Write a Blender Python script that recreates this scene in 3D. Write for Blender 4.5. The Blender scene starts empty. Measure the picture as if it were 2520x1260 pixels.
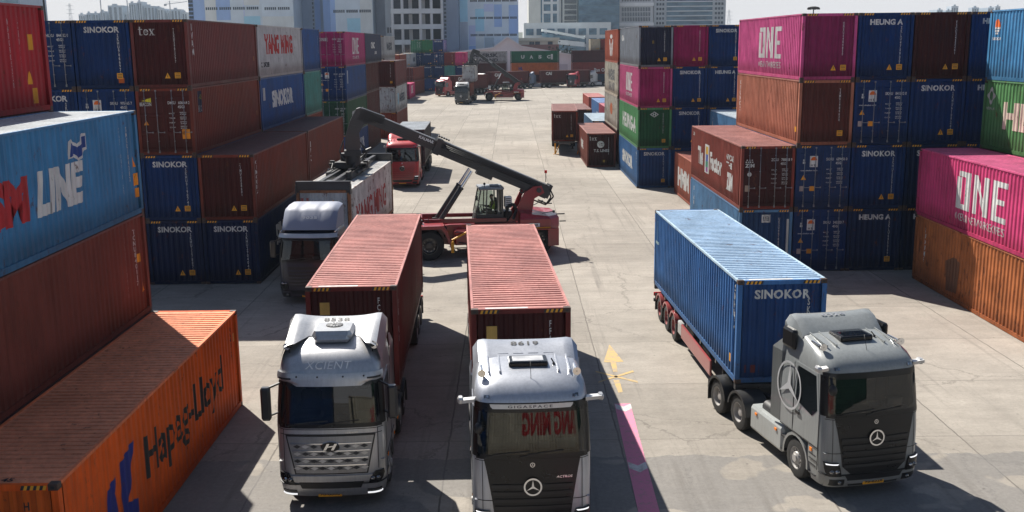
import bpy, bmesh, math, random
from mathutils import Matrix, Vector
S = bpy.context.scene
COL = S.collection
R = math.radians
random.seed(7)

# ------------------------------------------------------------------ camera, sky, sun, exposure
CAM_H, PITCH, ROLL, LENS = 10.409, 0.20224, -0.010604, 36.32
cam_d = bpy.data.cameras.new('camera'); cam = bpy.data.objects.new('camera', cam_d); COL.objects.link(cam)
cam_d.sensor_width = 36; cam_d.lens = LENS; cam_d.clip_start = 0.5; cam_d.clip_end = 6000
cp, sp, cr, sr = math.cos(PITCH), math.sin(PITCH), math.cos(ROLL), math.sin(ROLL)
fw = Vector((0, cp, -sp)); r0 = Vector((1, 0, 0)); u0 = Vector((0, sp, cp))
ri = r0 * cr + u0 * sr; up = u0 * cr - r0 * sr
cam.matrix_world = Matrix(((ri.x, up.x, -fw.x, 0), (ri.y, up.y, -fw.y, 0), (ri.z, up.z, -fw.z, CAM_H), (0, 0, 0, 1)))
S.camera = cam

SUN_EL, SUN_AZ = R(46.5), R(-32.9)          # azimuth from +Y towards +X
world = bpy.data.worlds.new('World'); S.world = world; world.use_nodes = True
wn = world.node_tree; bg = wn.nodes['Background']
sky = wn.nodes.new('ShaderNodeTexSky'); sky.sky_type = 'NISHITA'; sky.sun_disc = False
sky.sun_elevation = SUN_EL; sky.sun_rotation = SUN_AZ; sky.altitude = 0; sky.air_density = 1.0; sky.dust_density = 1.0; sky.ozone_density = 1.0
# pale haze lying along the horizon of the real sky
tcw = wn.nodes.new('ShaderNodeTexCoord'); sxw = wn.nodes.new('ShaderNodeSeparateXYZ'); wn.links.new(tcw.outputs['Generated'], sxw.inputs[0])
rw = wn.nodes.new('ShaderNodeValToRGB'); rw.color_ramp.elements[0].position = 0.0; rw.color_ramp.elements[0].color = (1, 1, 1, 1); rw.color_ramp.elements[1].position = 0.30; rw.color_ramp.elements[1].color = (0, 0, 0, 1)
wn.links.new(sxw.outputs[2], rw.inputs[0])
mw = wn.nodes.new('ShaderNodeMix'); mw.data_type = 'RGBA'; wn.links.new(rw.outputs[0], mw.inputs[0]); wn.links.new(sky.outputs[0], mw.inputs[6]); mw.inputs[7].default_value = (8.6, 8.5, 8.75, 1)
wn.links.new(mw.outputs[2], bg.inputs[0]); bg.inputs[1].default_value = 0.053
sl = bpy.data.lights.new('sun', 'SUN'); sl.energy = 5.0; sl.angle = R(0.53); sl.color = (1.0, 0.945, 0.86)
so = bpy.data.objects.new('sun', sl); COL.objects.link(so)
sd = Vector((math.sin(SUN_AZ) * math.cos(SUN_EL), math.cos(SUN_AZ) * math.cos(SUN_EL), math.sin(SUN_EL)))
so.rotation_euler = sd.to_track_quat('Z', 'Y').to_euler(); so.location = (0, 0, 60)
S.view_settings.view_transform = 'Standard'; S.view_settings.look = 'None'
S.view_settings.exposure = 0.86; S.view_settings.gamma = 1.0
try:
    S.cycles.max_bounces = 6; S.cycles.transparent_max_bounces = 12; S.cycles.volume_bounces = 0
    S.cycles.caustics_reflective = False; S.cycles.caustics_refractive = False; S.cycles.use_denoising = True
except Exception: pass

# ------------------------------------------------------------------ materials
def srgb(r, g, b, a=1.0):
    f = lambda c: (c / 255 / 12.92) if c <= 10.3 else ((c / 255 + 0.055) / 1.055) ** 2.4
    return (f(r), f(g), f(b), a)
def newmat(name):
    m = bpy.data.materials.new(name); m.use_nodes = True
    return m, m.node_tree, m.node_tree.nodes['Principled BSDF']
def N(t, typ, **k):
    n = t.nodes.new(typ)
    for a, v in k.items(): setattr(n, a, v)
    return n
def noise(t, scale, detail=4, rough=0.6, vec=None, dist=0):
    n = N(t, 'ShaderNodeTexNoise'); n.inputs['Scale'].default_value = scale; n.inputs['Detail'].default_value = detail
    n.inputs['Roughness'].default_value = rough; n.inputs['Distortion'].default_value = dist
    if vec is not None: t.links.new(vec, n.inputs['Vector'])
    return n
def ramp(t, fac, p0, c0, p1, c1):
    r = N(t, 'ShaderNodeValToRGB'); e = r.color_ramp.elements
    e[0].position = p0; e[0].color = c0; e[1].position = p1; e[1].color = c1
    t.links.new(fac, r.inputs[0]); return r
def mixc(t, fac, a, b, mode='MIX'):
    n = N(t, 'ShaderNodeMix', data_type='RGBA', blend_type=mode)
    for sock, v in ((0, fac), (6, a), (7, b)):
        if hasattr(v, 'default_value') or hasattr(v, 'is_linked'): t.links.new(v, n.inputs[sock])
        else: n.inputs[sock].default_value = v
    return n.outputs[2]
W4 = lambda v: (v, v, v, 1)
def mapped(t, scale, rnd=True):
    tc = N(t, 'ShaderNodeTexCoord'); mp = N(t, 'ShaderNodeMapping'); mp.inputs['Scale'].default_value = scale
    t.links.new(tc.outputs['Object'], mp.inputs['Vector'])
    if rnd:
        oi = N(t, 'ShaderNodeObjectInfo'); mu = N(t, 'ShaderNodeMath', operation='MULTIPLY'); mu.inputs[1].default_value = 137.0
        t.links.new(oi.outputs['Random'], mu.inputs[0])
        cb = N(t, 'ShaderNodeCombineXYZ')
        for i in range(3): t.links.new(mu.outputs[0], cb.inputs[i])
        t.links.new(cb.outputs[0], mp.inputs['Location'])
    return mp.outputs[0]
def steel(name, rough=0.5, rust=0.62, wear=0.25, spec=0.4):
    """old container paint: the object's own colour, faded in patches, streaked and rust spotted"""
    m, t, b = newmat(name)
    oi = N(t, 'ShaderNodeObjectInfo')
    v1 = mapped(t, (0.6, 0.6, 0.6)); n1 = noise(t, 1.3, 5, 0.65, v1)
    v2 = mapped(t, (9, 9, 0.35)); n2 = noise(t, 1.0, 4, 0.6, v2)
    f1 = ramp(t, n1.outputs[0], 0.3, W4(1 - wear), 0.75, W4(1 + wear))
    c = mixc(t, 1.0, oi.outputs['Color'], f1.outputs[0], 'MULTIPLY')
    f2 = ramp(t, n2.outputs[0], 0.32, W4(0.6), 0.64, W4(1.1))
    c = mixc(t, 0.55, c, mixc(t, 1.0, c, f2.outputs[0], 'MULTIPLY'))
    n3 = noise(t, 3.5, 8, 0.75, mapped(t, (1, 1, 0.45)))
    fr = ramp(t, n3.outputs[0], rust, W4(0), rust + 0.07, W4(0.85))
    c = mixc(t, fr.outputs[0], c, srgb(92, 52, 34))
    tcz = N(t, 'ShaderNodeTexCoord'); sz = N(t, 'ShaderNodeSeparateXYZ'); t.links.new(tcz.outputs['Object'], sz.inputs[0])
    zz = N(t, 'ShaderNodeMath', operation='MULTIPLY_ADD'); t.links.new(n2.outputs[0], zz.inputs[0]); zz.inputs[1].default_value = -0.7; t.links.new(sz.outputs[2], zz.inputs[2])
    gr = ramp(t, zz.outputs[0], 0.0, W4(0.5), 0.42, W4(0)); c = mixc(t, gr.outputs[0], c, mixc(t, 1.0, c, srgb(150, 118, 100), 'MULTIPLY'))
    dn_ = noise(t, 0.9, 2, 0.4, mapped(t, (1, 1, 1))); bp = N(t, 'ShaderNodeBump'); bp.inputs['Strength'].default_value = 0.35; bp.inputs['Distance'].default_value = 0.12
    t.links.new(dn_.outputs[0], bp.inputs['Height']); t.links.new(bp.outputs[0], b.inputs['Normal'])
    t.links.new(c, b.inputs['Base Color'])
    rr = ramp(t, n1.outputs[0], 0.3, W4(rough - 0.08), 0.7, W4(rough + 0.15)); t.links.new(rr.outputs[0], b.inputs['Roughness'])
    b.inputs['Specular IOR Level'].default_value = spec
    return m
M = {}
M['paint'] = steel('container_paint', spec=0.16, rust=0.60)
M['oldpaint'] = steel('rusty_container_paint', rough=0.6, rust=0.55, wear=0.35, spec=0.2)
M['sign'] = steel('lettering_paint', rough=0.6, rust=0.60, wear=0.2, spec=0.3)
def plain(name, col, rough=0.5, metal=0.0, spec=0.5, coat=0.0, var=0.15, scale=2.0, bump=0.0):
    m, t, b = newmat(name)
    n = noise(t, scale, 5, 0.65, mapped(t, (1, 1, 1)))
    f = ramp(t, n.outputs[0], 0.3, W4(1 - var), 0.7, W4(1 + var))
    c = mixc(t, 1.0, col, f.outputs[0], 'MULTIPLY'); t.links.new(c, b.inputs['Base Color'])
    rr = ramp(t, n.outputs[0], 0.3, W4(max(0.02, rough - 0.06)), 0.7, W4(min(1, rough + 0.1))); t.links.new(rr.outputs[0], b.inputs['Roughness'])
    b.inputs['Metallic'].default_value = metal; b.inputs['Specular IOR Level'].default_value = spec
    b.inputs['Coat Weight'].default_value = coat; b.inputs['Coat Roughness'].default_value = 0.08
    if bump:
        bp = N(t, 'ShaderNodeBump'); bp.inputs['Strength'].default_value = bump; t.links.new(n.outputs[0], bp.inputs['Height']); t.links.new(bp.outputs[0], b.inputs['Normal'])
    return m
def carpaint(name, metal, rough):
    m, t, b = newmat(name); oi = N(t, 'ShaderNodeObjectInfo')
    n = noise(t, 2.2, 6, 0.7, mapped(t, (1, 1, 0.6))); f = ramp(t, n.outputs[0], 0.3, W4(0.91), 0.7, W4(1.04))
    c = mixc(t, 1.0, oi.outputs['Color'], f.outputs[0], 'MULTIPLY')
    sk_ = noise(t, 1.0, 5, 0.7, mapped(t, (16, 16, 0.8))); fs = ramp(t, sk_.outputs[0], 0.35, W4(0.8), 0.6, W4(1.04)); c = mixc(t, 0.6, c, mixc(t, 1.0, c, fs.outputs[0], 'MULTIPLY'))
    sx = N(t, 'ShaderNodeSeparateXYZ'); tc = N(t, 'ShaderNodeTexCoord'); t.links.new(tc.outputs['Object'], sx.inputs[0])
    g = noise(t, 5, 6, 0.7, mapped(t, (1, 1, 1)))
    ad = N(t, 'ShaderNodeMath', operation='MULTIPLY_ADD'); t.links.new(g.outputs[0], ad.inputs[0]); ad.inputs[1].default_value = -1.4; t.links.new(sx.outputs[2], ad.inputs[2])
    d = ramp(t, ad.outputs[0], -0.25, W4(0.34), 0.5, W4(0)); d.color_ramp.elements[0].position = 0.0
    dust = mixc(t, 0.45, srgb(120, 110, 98), c); c = mixc(t, d.outputs[0], c, dust); t.links.new(c, b.inputs['Base Color'])     # road dust low down
    b.inputs['Metallic'].default_value = metal
    rr = ramp(t, n.outputs[0], 0.3, W4(rough), 0.7, W4(rough + 0.05)); t.links.new(rr.outputs[0], b.inputs['Roughness'])
    b.inputs['Coat Weight'].default_value = 0.35; b.inputs['Coat Roughness'].default_value = 0.06
    return m
M['car'] = carpaint('truck_paint', 0.0, 0.32)
M['carm'] = carpaint('metallic_truck_paint', 0.55, 0.33)
M['black'] = plain('black_plastic', (0.012, 0.012, 0.013, 1), 0.45, var=0.3)
M['gblack'] = plain('gloss_black_panel', (0.007, 0.007, 0.008, 1), 0.3, coat=0.1, var=0.1, spec=0.35)
M['dark'] = plain('dark_steel', (0.028, 0.028, 0.03, 1), 0.55, var=0.35)
M['boom'] = plain('charcoal_boom_paint', (0.022, 0.024, 0.028, 1), 0.38, var=0.2, coat=0.2)
M['tyre'] = plain('tyre_rubber', (0.022, 0.021, 0.02, 1), 0.85, var=0.25, scale=5)
M['rim'] = plain('wheel_rim_metal', (0.36, 0.35, 0.34, 1), 0.38, metal=0.7, var=0.25, scale=8)
M['oim'] = carpaint('wheel_paint', 0.1, 0.45)
M['chrome'] = plain('chrome', (0.75, 0.75, 0.76, 1), 0.12, metal=1.0, var=0.05)
M['alu'] = plain('brushed_aluminium', (0.5, 0.5, 0.5, 1), 0.38, metal=0.7, var=0.15)
M['galv'] = plain('galvanised_bars', (0.24, 0.25, 0.27, 1), 0.45, metal=0.5, var=0.2)
M['yellow'] = plain('yellow_decal', srgb(224, 158, 30), 0.55, var=0.15)
M['amber'] = plain('amber_lens', srgb(235, 130, 30), 0.2, var=0.05)
M['redlens'] = plain('red_lens', srgb(190, 30, 25), 0.2, var=0.05)
M['white'] = plain('white_paint', (0.72, 0.72, 0.71, 1), 0.5, var=0.1)
M['decal'] = plain('silver_decal', (0.50, 0.51, 0.52, 1), 0.35, metal=0.2)
M['letter_dark'] = plain('dark_lettering', (0.02, 0.02, 0.022, 1), 0.5)
M['gasket'] = plain('door_gasket', (0.015, 0.015, 0.015, 1), 0.7)
M['skin'] = plain('skin', srgb(176, 122, 92), 0.55, var=0.05)
M['hivis'] = plain('hi_vis_fabric', srgb(190, 225, 40), 0.8, var=0.1)
M['cloth'] = plain('dark_cloth', srgb(40, 42, 50), 0.9, var=0.1)
M['fabric'] = plain('seat_fabric', (0.05, 0.05, 0.048, 1), 0.9, var=0.2)
M['cast'] = plain('corner_casting_steel', srgb(70, 52, 42), 0.6, var=0.4, scale=6)
def tint(name, rough=0.55):
    m, t, b = newmat(name); oi = N(t, 'ShaderNodeObjectInfo')
    n = noise(t, 0.35, 4, 0.6, mapped(t, (1, 1, 0.5))); f = ramp(t, n.outputs[0], 0.3, W4(0.9), 0.7, W4(1.06))
    c = mixc(t, 1.0, oi.outputs['Color'], f.outputs[0], 'MULTIPLY'); t.links.new(c, b.inputs['Base Color']); b.inputs['Roughness'].default_value = rough
    return m
M['tint'] = tint('building_cladding')
def lens():
    m, t, b = newmat('headlamp_lens')
    b.inputs['Base Color'].default_value = (0.55, 0.56, 0.58, 1); b.inputs['Metallic'].default_value = 0.8; b.inputs['Roughness'].default_value = 0.15; b.inputs['Coat Weight'].default_value = 1
    v = N(t, 'ShaderNodeTexVoronoi'); v.inputs['Scale'].default_value = 14
    tc = N(t, 'ShaderNodeTexCoord'); t.links.new(tc.outputs['Object'], v.inputs['Vector'])
    r = ramp(t, v.outputs['Distance'], 0.1, W4(0.7), 0.6, W4(0.12)); t.links.new(r.outputs[0], b.inputs['Base Color']); return m
M['lens'] = lens()
def lamp():
    m, t, b = newmat('lit_daytime_lamp'); b.inputs['Base Color'].default_value = (0.9, 0.9, 0.9, 1)
    b.inputs['Emission Color'].default_value = (1, 1, 1, 1); b.inputs['Emission Strength'].default_value = 0.5
    n = noise(t, 8, 2); r = ramp(t, n.outputs[0], 0.2, W4(0.8), 0.8, W4(1)); t.links.new(r.outputs[0], b.inputs['Base Color']); return m
M['lamp'] = lamp()
def glass(name, tintc, trans, rough=0.02):
    m, t, b = newmat(name); out = t.nodes['Material Output']
    b.inputs['Base Color'].default_value = (0.006, 0.008, 0.009, 1); b.inputs['Roughness'].default_value = rough; b.inputs['Specular IOR Level'].default_value = 0.7
    b.inputs['Coat Weight'].default_value = 0.2; b.inputs['Coat Roughness'].default_value = 0.02
    n = noise(t, 1.2, 3); bp = N(t, 'ShaderNodeBump'); bp.inputs['Strength'].default_value = 0.02; t.links.new(n.outputs[0], bp.inputs['Height']); t.links.new(bp.outputs[0], b.inputs['Normal'])
    tr = N(t, 'ShaderNodeBsdfTransparent'); tr.inputs[0].default_value = tintc
    mx = N(t, 'ShaderNodeMixShader'); mx.inputs[0].default_value = trans
    t.links.new(b.outputs[0], mx.inputs[1]); t.links.new(tr.outputs[0], mx.inputs[2]); t.links.new(mx.outputs[0], out.inputs[0]); return m
M['glass'] = glass('windscreen_glass', (0.7, 0.75, 0.74, 1), 0.16)
M['sideglass'] = glass('side_window_glass', (0.3, 0.32, 0.32, 1), 0.1)
M['cabglass'] = glass('crane_cab_glass', (0.8, 0.9, 0.86, 1), 0.72)
def facade(name, c1, c2, rough=0.12):
    m, t, b = newmat(name); n = noise(t, 0.25, 3, 0.5, mapped(t, (1, 1, 2)))
    r = ramp(t, n.outputs[0], 0.35, c1, 0.65, c2); t.links.new(r.outputs[0], b.inputs['Base Color']); b.inputs['Roughness'].default_value = rough; return m
M['bglass'] = facade('building_glass', srgb(58, 88, 108), srgb(90, 125, 145))
M['bwin'] = facade('building_window', srgb(40, 52, 66), srgb(66, 82, 98), 0.2)
M['bdark'] = facade('open_deck_interior', srgb(52, 56, 66), srgb(70, 74, 84), 0.8)

def ground_mat():
    m, t, b = newmat('concrete_slabs'); L = t.links.new
    tc = N(t, 'ShaderNodeTexCoord'); P = tc.outputs['Object']
    big = noise(t, 0.07, 5, 0.6, P); mid = noise(t, 0.6, 6, 0.7, P); fine = noise(t, 9.0, 6, 0.75, P)
    st = N(t, 'ShaderNodeMapping'); st.inputs['Scale'].default_value = (0.5, 3.0, 1); L(P, st.inputs[0]); streak = noise(t, 0.7, 6, 0.7, st.outputs[0])
    c = ramp(t, big.outputs[0], 0.3, (0.262, 0.238, 0.206, 1), 0.7, (0.358, 0.328, 0.287, 1)).outputs[0]
    c = mixc(t, 1.0, c, ramp(t, mid.outputs[0], 0.25, W4(0.80), 0.72, W4(1.12)).outputs[0], 'MULTIPLY')
    c = mixc(t, 1.0, c, ramp(t, fine.outputs[0], 0.25, W4(0.82), 0.75, W4(1.10)).outputs[0], 'MULTIPLY')
    c = mixc(t, 1.0, c, ramp(t, streak.outputs[0], 0.3, W4(0.86), 0.7, W4(1.06)).outputs[0], 'MULTIPLY')
    # slabs cast at different times
    wob = noise(t, 1.1, 4, 0.6, P); wm = N(t, 'ShaderNodeVectorMath', operation='MULTIPLY_ADD'); L(wob.outputs['Color'], wm.inputs[0]); wm.inputs[1].default_value = (0.10, 0.10, 0); L(P, wm.inputs[2])
    sx = N(t, 'ShaderNodeSeparateXYZ'); L(wm.outputs[0], sx.inputs[0])
    def math_(op, a, bb=None, cc=None):
        n = N(t, 'ShaderNodeMath', operation=op)
        for i, v in enumerate((a, bb, cc)):
            if v is None: continue
            if isinstance(v, (int, float)): n.inputs[i].default_value = v
            else: L(v, n.inputs[i])
        return n.outputs[0]
    def joint(axis, period, off, half):
        u = math_('MULTIPLY_ADD', axis, 1.0 / period, off); f = math_('FRACT', u); d = math_('ABSOLUTE', math_('SUBTRACT', f, 0.5))
        return math_('LESS_THAN', math_('SUBTRACT', 0.5, d), half / period), math_('FLOOR', u)
    jx, ix = joint(sx.outputs[0], 4.55, 0.37, 0.022); jy, iy = joint(sx.outputs[1], 4.6, 0.31, 0.018)
    cid = N(t, 'ShaderNodeCombineXYZ'); L(ix, cid.inputs[0]); L(iy, cid.inputs[1])
    wn_ = N(t, 'ShaderNodeTexWhiteNoise'); L(cid.outputs[0], wn_.inputs[0])
    c = mixc(t, 1.0, c, ramp(t, wn_.outputs['Value'], 0.0, W4(0.87), 1.0, W4(1.07)).outputs[0], 'MULTIPLY')
    # cracks
    v = N(t, 'ShaderNodeTexVoronoi', feature='DISTANCE_TO_EDGE'); v.inputs['Scale'].default_value = 0.17
    wm2 = N(t, 'ShaderNodeVectorMath', operation='MULTIPLY_ADD'); cn = noise(t, 0.9, 6, 0.75, P); L(cn.outputs['Color'], wm2.inputs[0]); wm2.inputs[1].default_value = (1.5, 1.5, 0); L(P, wm2.inputs[2]); L(wm2.outputs[0], v.inputs['Vector'])
    crack = math_('LESS_THAN', v.outputs['Distance'], 0.0045)
    keep = math_('GREATER_THAN', noise(t, 0.13, 2, 0.5, P).outputs[0], 0.42); crack = math_('MULTIPLY', crack, keep)
    lines = math_('MAXIMUM', math_('MAXIMUM', math_('MULTIPLY', jx, 0.75), math_('MULTIPLY', jy, 0.55)), math_('MULTIPLY', crack, 0.42))
    lines = math_('MULTIPLY', lines, ramp(t, mid.outputs[0], 0.3, W4(0.45), 0.6, W4(1)).outputs[0])
    c = mixc(t, lines, c, (0.07, 0.062, 0.055, 1))
    # older, darker resurfaced band nearest the camera with worn pale patches
    edge = math_('MULTIPLY_ADD', noise(t, 0.8, 5, 0.6, P).outputs[0], 1.0, sx.outputs[1])
    near = math_('LESS_THAN', edge, 25.5)
    patch = ramp(t, noise(t, 0.42, 3, 0.45, P).outputs[0], 0.555, W4(1), 0.575, W4(0)).outputs[0]
    c = mixc(t, math_('MULTIPLY', math_('MULTIPLY', near, patch), 0.62), c, mixc(t, 1.0, (0.155, 0.152, 0.15, 1), ramp(t, fine.outputs[0], 0.25, W4(0.75), 0.75, W4(1.2)).outputs[0], 'MULTIPLY'))
    # oil drips and tyre marks
    oil = ramp(t, noise(t, 0.33, 7, 0.8, P).outputs[0], 0.60, W4(0), 0.74, W4(0.6)).outputs[0]
    c = mixc(t, oil, c, (0.10, 0.095, 0.09, 1))
    tm = N(t, 'ShaderNodeMapping'); tm.inputs['Scale'].default_value = (2.2, 0.07, 1); L(P, tm.inputs[0]); tn = noise(t, 1.0, 5, 0.65, tm.outputs[0])
    tyre = math_('MULTIPLY', ramp(t, tn.outputs[0], 0.56, W4(0), 0.70, W4(0.55)).outputs[0], ramp(t, mid.outputs[0], 0.35, W4(0.3), 0.6, W4(1)).outputs[0])
    c = mixc(t, tyre, c, (0.115, 0.105, 0.095, 1))
    gr_ = N(t, 'ShaderNodeTexVoronoi'); gr_.inputs['Scale'].default_value = 7.0; L(P, gr_.inputs['Vector'])
    c = mixc(t, math_('MULTIPLY', math_('LESS_THAN', gr_.outputs['Distance'], 0.13), math_('MULTIPLY', mid.outputs[0], 0.7)), c, (0.12, 0.105, 0.09, 1))
    sp_ = N(t, 'ShaderNodeTexVoronoi'); sp_.inputs['Scale'].default_value = 1.3; L(P, sp_.inputs['Vector'])
    c = mixc(t, math_('MULTIPLY', math_('LESS_THAN', sp_.outputs['Distance'], 0.045), 0.6), c, (0.08, 0.075, 0.07, 1))
    L(c, b.inputs['Base Color']); b.inputs['Roughness'].default_value = 0.9; b.inputs['Specular IOR Level'].default_value = 0.25
    bp = N(t, 'ShaderNodeBump'); bp.inputs['Strength'].default_value = 0.25; bp.inputs['Distance'].default_value = 0.02; L(fine.outputs[0], bp.inputs['Height']); L(bp.outputs[0], b.inputs['Normal'])
    return m
M['ground'] = ground_mat()
def marking(name, col, worn):
    m, t, b = newmat(name); tc = N(t, 'ShaderNodeTexCoord'); n = noise(t, 4, 9, 0.85, tc.outputs['Object'])
    r = ramp(t, n.outputs[0], worn - .01, (0.27, 0.24, 0.205, 1), worn + 0.15, col); t.links.new(r.outputs[0], b.inputs['Base Color']); b.inputs['Roughness'].default_value = 0.8; return m
M['m_yellow'] = marking('worn_yellow_road_paint', (0.50, 0.34, 0.12, 1), 0.39)
M['m_pink'] = marking('worn_pink_road_paint', (0.60, 0.20, 0.31, 1), 0.34)
M['m_white'] = marking('worn_white_road_paint', (0.58, 0.57, 0.57, 1), 0.36)
def bark():
    m, t, b = newmat('bare_twigs'); n = noise(t, 3, 4); r = ramp(t, n.outputs[0], 0.3, srgb(92, 78, 72), 0.7, srgb(128, 110, 102)); t.links.new(r.outputs[0], b.inputs['Base Color']); b.inputs['Roughness'].default_value = 0.9; return m
M['bark'] = bark()
M['leaf'] = plain('dull_evergreen_leaves', (0.05, 0.065, 0.04, 1), 0.8, var=0.3)

# ------------------------------------------------------------------ mesh helpers
class MB:
    def __init__(s): s.v = []; s.f = []; s.m = []; s.sm = []
    def add(s, vs, fs, m=0, smooth=False):
        o = len(s.v); s.v += [tuple(p) for p in vs]
        for f in fs: s.f.append(tuple(i + o for i in f)); s.m.append(m); s.sm.append(smooth)
        return s
    def box(s, x0, x1, y0, y1, z0, z1, m=0, bev=0.0):
        if bev > 0:
            return s.loftbox(x0, x1, y0, y1, z0, z1, bev, m)
        v = [(x0, y0, z0), (x1, y0, z0), (x1, y1, z0), (x0, y1, z0), (x0, y0, z1), (x1, y0, z1), (x1, y1, z1), (x0, y1, z1)]
        return s.add(v, [(3, 2, 1, 0), (4, 5, 6, 7), (0, 1, 5, 4), (1, 2, 6, 5), (2, 3, 7, 6), (3, 0, 4, 7)], m)
    def loftbox(s, x0, x1, y0, y1, z0, z1, b, m=0):
        b = min(b, (x1 - x0) / 2.1, (y1 - y0) / 2.1, (z1 - z0) / 2.1)
        ring = lambda i, z: [(x0 + i, y0 + b, z), (x0 + b, y0 + i, z), (x1 - b, y0 + i, z), (x1 - i, y0 + b, z), (x1 - i, y1 - b, z), (x1 - b, y1 - i, z), (x0 + b, y1 - i, z), (x0 + i, y1 - b, z)]
        rs = [ring(b * .6, z0), ring(0, z0 + b), ring(0, z1 - b), ring(b * .6, z1)]
        v = sum(rs, []); f = []
        for k in range(3):
            for i in range(8): j = (i + 1) % 8; f.append((k * 8 + i, k * 8 + j, k * 8 + 8 + j, k * 8 + 8 + i))
        f.append(tuple(range(7, -1, -1))); f.append(tuple(range(24, 32)))
        return s.add(v, f, m)
    def obox(s, c, ax, ay, az, m=0):
        c, ax, ay, az = map(Vector, (c, ax, ay, az))
        v = [c + ax * i + ay * j + az * k for k in (-1, 1) for j, i in ((-1, -1), (-1, 1), (1, 1), (1, -1))]
        return s.add(v, [(3, 2, 1, 0), (4, 5, 6, 7), (0, 1, 5, 4), (1, 2, 6, 5), (2, 3, 7, 6), (3, 0, 4, 7)], m)
    def bar(s, p0, p1, w, h, m=0, upv=(0, 0, 1)):
        p0, p1 = Vector(p0), Vector(p1); d = (p1 - p0); L = d.length; d.normalize(); upv = Vector(upv)
        if abs(d.dot(upv)) > .98: upv = Vector((0, 1, 0))
        a = d.cross(upv).normalized(); b = a.cross(d)
        return s.obox((p0 + p1) / 2, a * w / 2, d * L / 2, b * h / 2, m)
    def cyl(s, p0, p1, r0, r1=None, n=12, m=0, cap=True):
        r1 = r0 if r1 is None else r1; p0, p1 = Vector(p0), Vector(p1); d = (p1 - p0).normalized()
        a = d.orthogonal().normalized(); b = d.cross(a); v = []
        for p, r in ((p0, r0), (p1, r1)):
            for i in range(n): t = 2 * math.pi * i / n; v.append(p + a * r * math.cos(t) + b * r * math.sin(t))
        f = [(i, (i + 1) % n, n + (i + 1) % n, n + i) for i in range(n)]
        s.add(v, f, m, True)
        if cap: s.add(v, [tuple(range(n - 1, -1, -1)), tuple(range(n, 2 * n))], m)
        return s
    def tube(s, pts, r, n=8, m=0):
        for a, b in zip(pts, pts[1:]): s.cyl(a, b, r, n=n, m=m)
        return s
    def lathe(s, prof, c, axis='x', n=24, m=0):
        """prof: (along axis, radius)"""
        v = []; k = len(prof)
        for i in range(n):
            t = 2 * math.pi * i / n; ct, st_ = math.cos(t), math.sin(t)
            for a, r in prof:
                v.append({'x': (c[0] + a, c[1] + r * ct, c[2] + r * st_), 'y': (c[0] + r * ct, c[1] + a, c[2] + r * st_), 'z': (c[0] + r * ct, c[1] + r * st_, c[2] + a)}[axis])
        f = []
        for i in range(n):
            j = (i + 1) % n
            for q in range(k - 1): f.append((i * k + q, j * k + q, j * k + q + 1, i * k + q + 1))
        return s.add(v, f, m, True)
    def ball(s, c, r, n=10, m=0, sz=1.0):
        pr = [(-r * math.cos(math.pi * i / 8) * sz, max(1e-4, r * math.sin(math.pi * i / 8))) for i in range(9)]
        return s.lathe(pr, c, 'z', n, m)
    def prism(s, poly, axis, a0, a1, m=0):
        """poly 2D extruded between a0 and a1 along axis: x->(y,z) y->(x,z) z->(x,y)"""
        mk = {'x': lambda p, a: (a, p[0], p[1]), 'y': lambda p, a: (p[0], a, p[1]), 'z': lambda p, a: (p[0], p[1], a)}[axis]
        n = len(poly); v = [mk(p, a0) for p in poly] + [mk(p, a1) for p in poly]
        return s.add(v, [tuple(range(n - 1, -1, -1)), tuple(range(n, 2 * n))] + [(i, (i + 1) % n, n + (i + 1) % n, n + i) for i in range(n)], m)
    def grid(s, rows, m=0, smooth=True, close=False):
        nr, nc = len(rows), len(rows[0]); v = [p for r in rows for p in r]; f = []
        for i in range(nr - 1):
            for j in range(nc - 1 + (1 if close else 0)):
                k = (j + 1) % nc; f.append((i * nc + j, i * nc + k, (i + 1) * nc + k, (i + 1) * nc + j))
        return s.add(v, f, m, smooth)
    def mesh(s, name, mats):
        me = bpy.data.meshes.new(name); me.from_pydata(s.v, [], s.f)
        for q in mats: me.materials.append(q)
        me.polygons.foreach_set('material_index', s.m); me.polygons.foreach_set('use_smooth', s.sm)
        bm = bmesh.new(); bm.from_mesh(me); bmesh.ops.remove_doubles(bm, verts=bm.verts, dist=1e-5)
        bmesh.ops.recalc_face_normals(bm, faces=bm.faces)
        for e in bm.edges:
            if len(e.link_faces) == 2 and e.calc_face_angle(0) > R(38): e.smooth = False
        bm.to_mesh(me); bm.free(); me.update(); return me
    def build(s, name, mats, parent=None, col=None, loc=None):
        if not isinstance(mats, (list, tuple)): mats = [mats]
        return link(name, s.mesh(name, mats), parent, col, loc)
def link(name, me, parent=None, col=None, loc=None):
    o = bpy.data.objects.new(name, me); COL.objects.link(o)
    if parent is not None: o.parent = parent
    if col is not None: o.color = col if len(col) == 4 else (*col, 1)
    if loc is not None: o.location = loc
    return o
def empty(name, loc=(0, 0, 0), rz=0.0, parent=None):
    o = bpy.data.objects.new(name, None); o.empty_display_size = 0.3; COL.objects.link(o); o.location = loc; o.rotation_euler = (0, 0, rz)
    if parent is not None: o.parent = parent
    return o
def tag(o, label=None, cat=None, group=None, kind=None):
    if label: o['label'] = label
    if cat: o['category'] = cat
    if group: o['group'] = group
    if kind: o['kind'] = kind
    return o
def copy_tree(o, parent=None):
    c = o.copy(); COL.objects.link(c)
    if parent is not None: c.parent = parent
    for ch in list(o.children): copy_tree(ch, c)
    return c
def walk(o):
    yield o
    for c in o.children: yield from walk(c)

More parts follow.
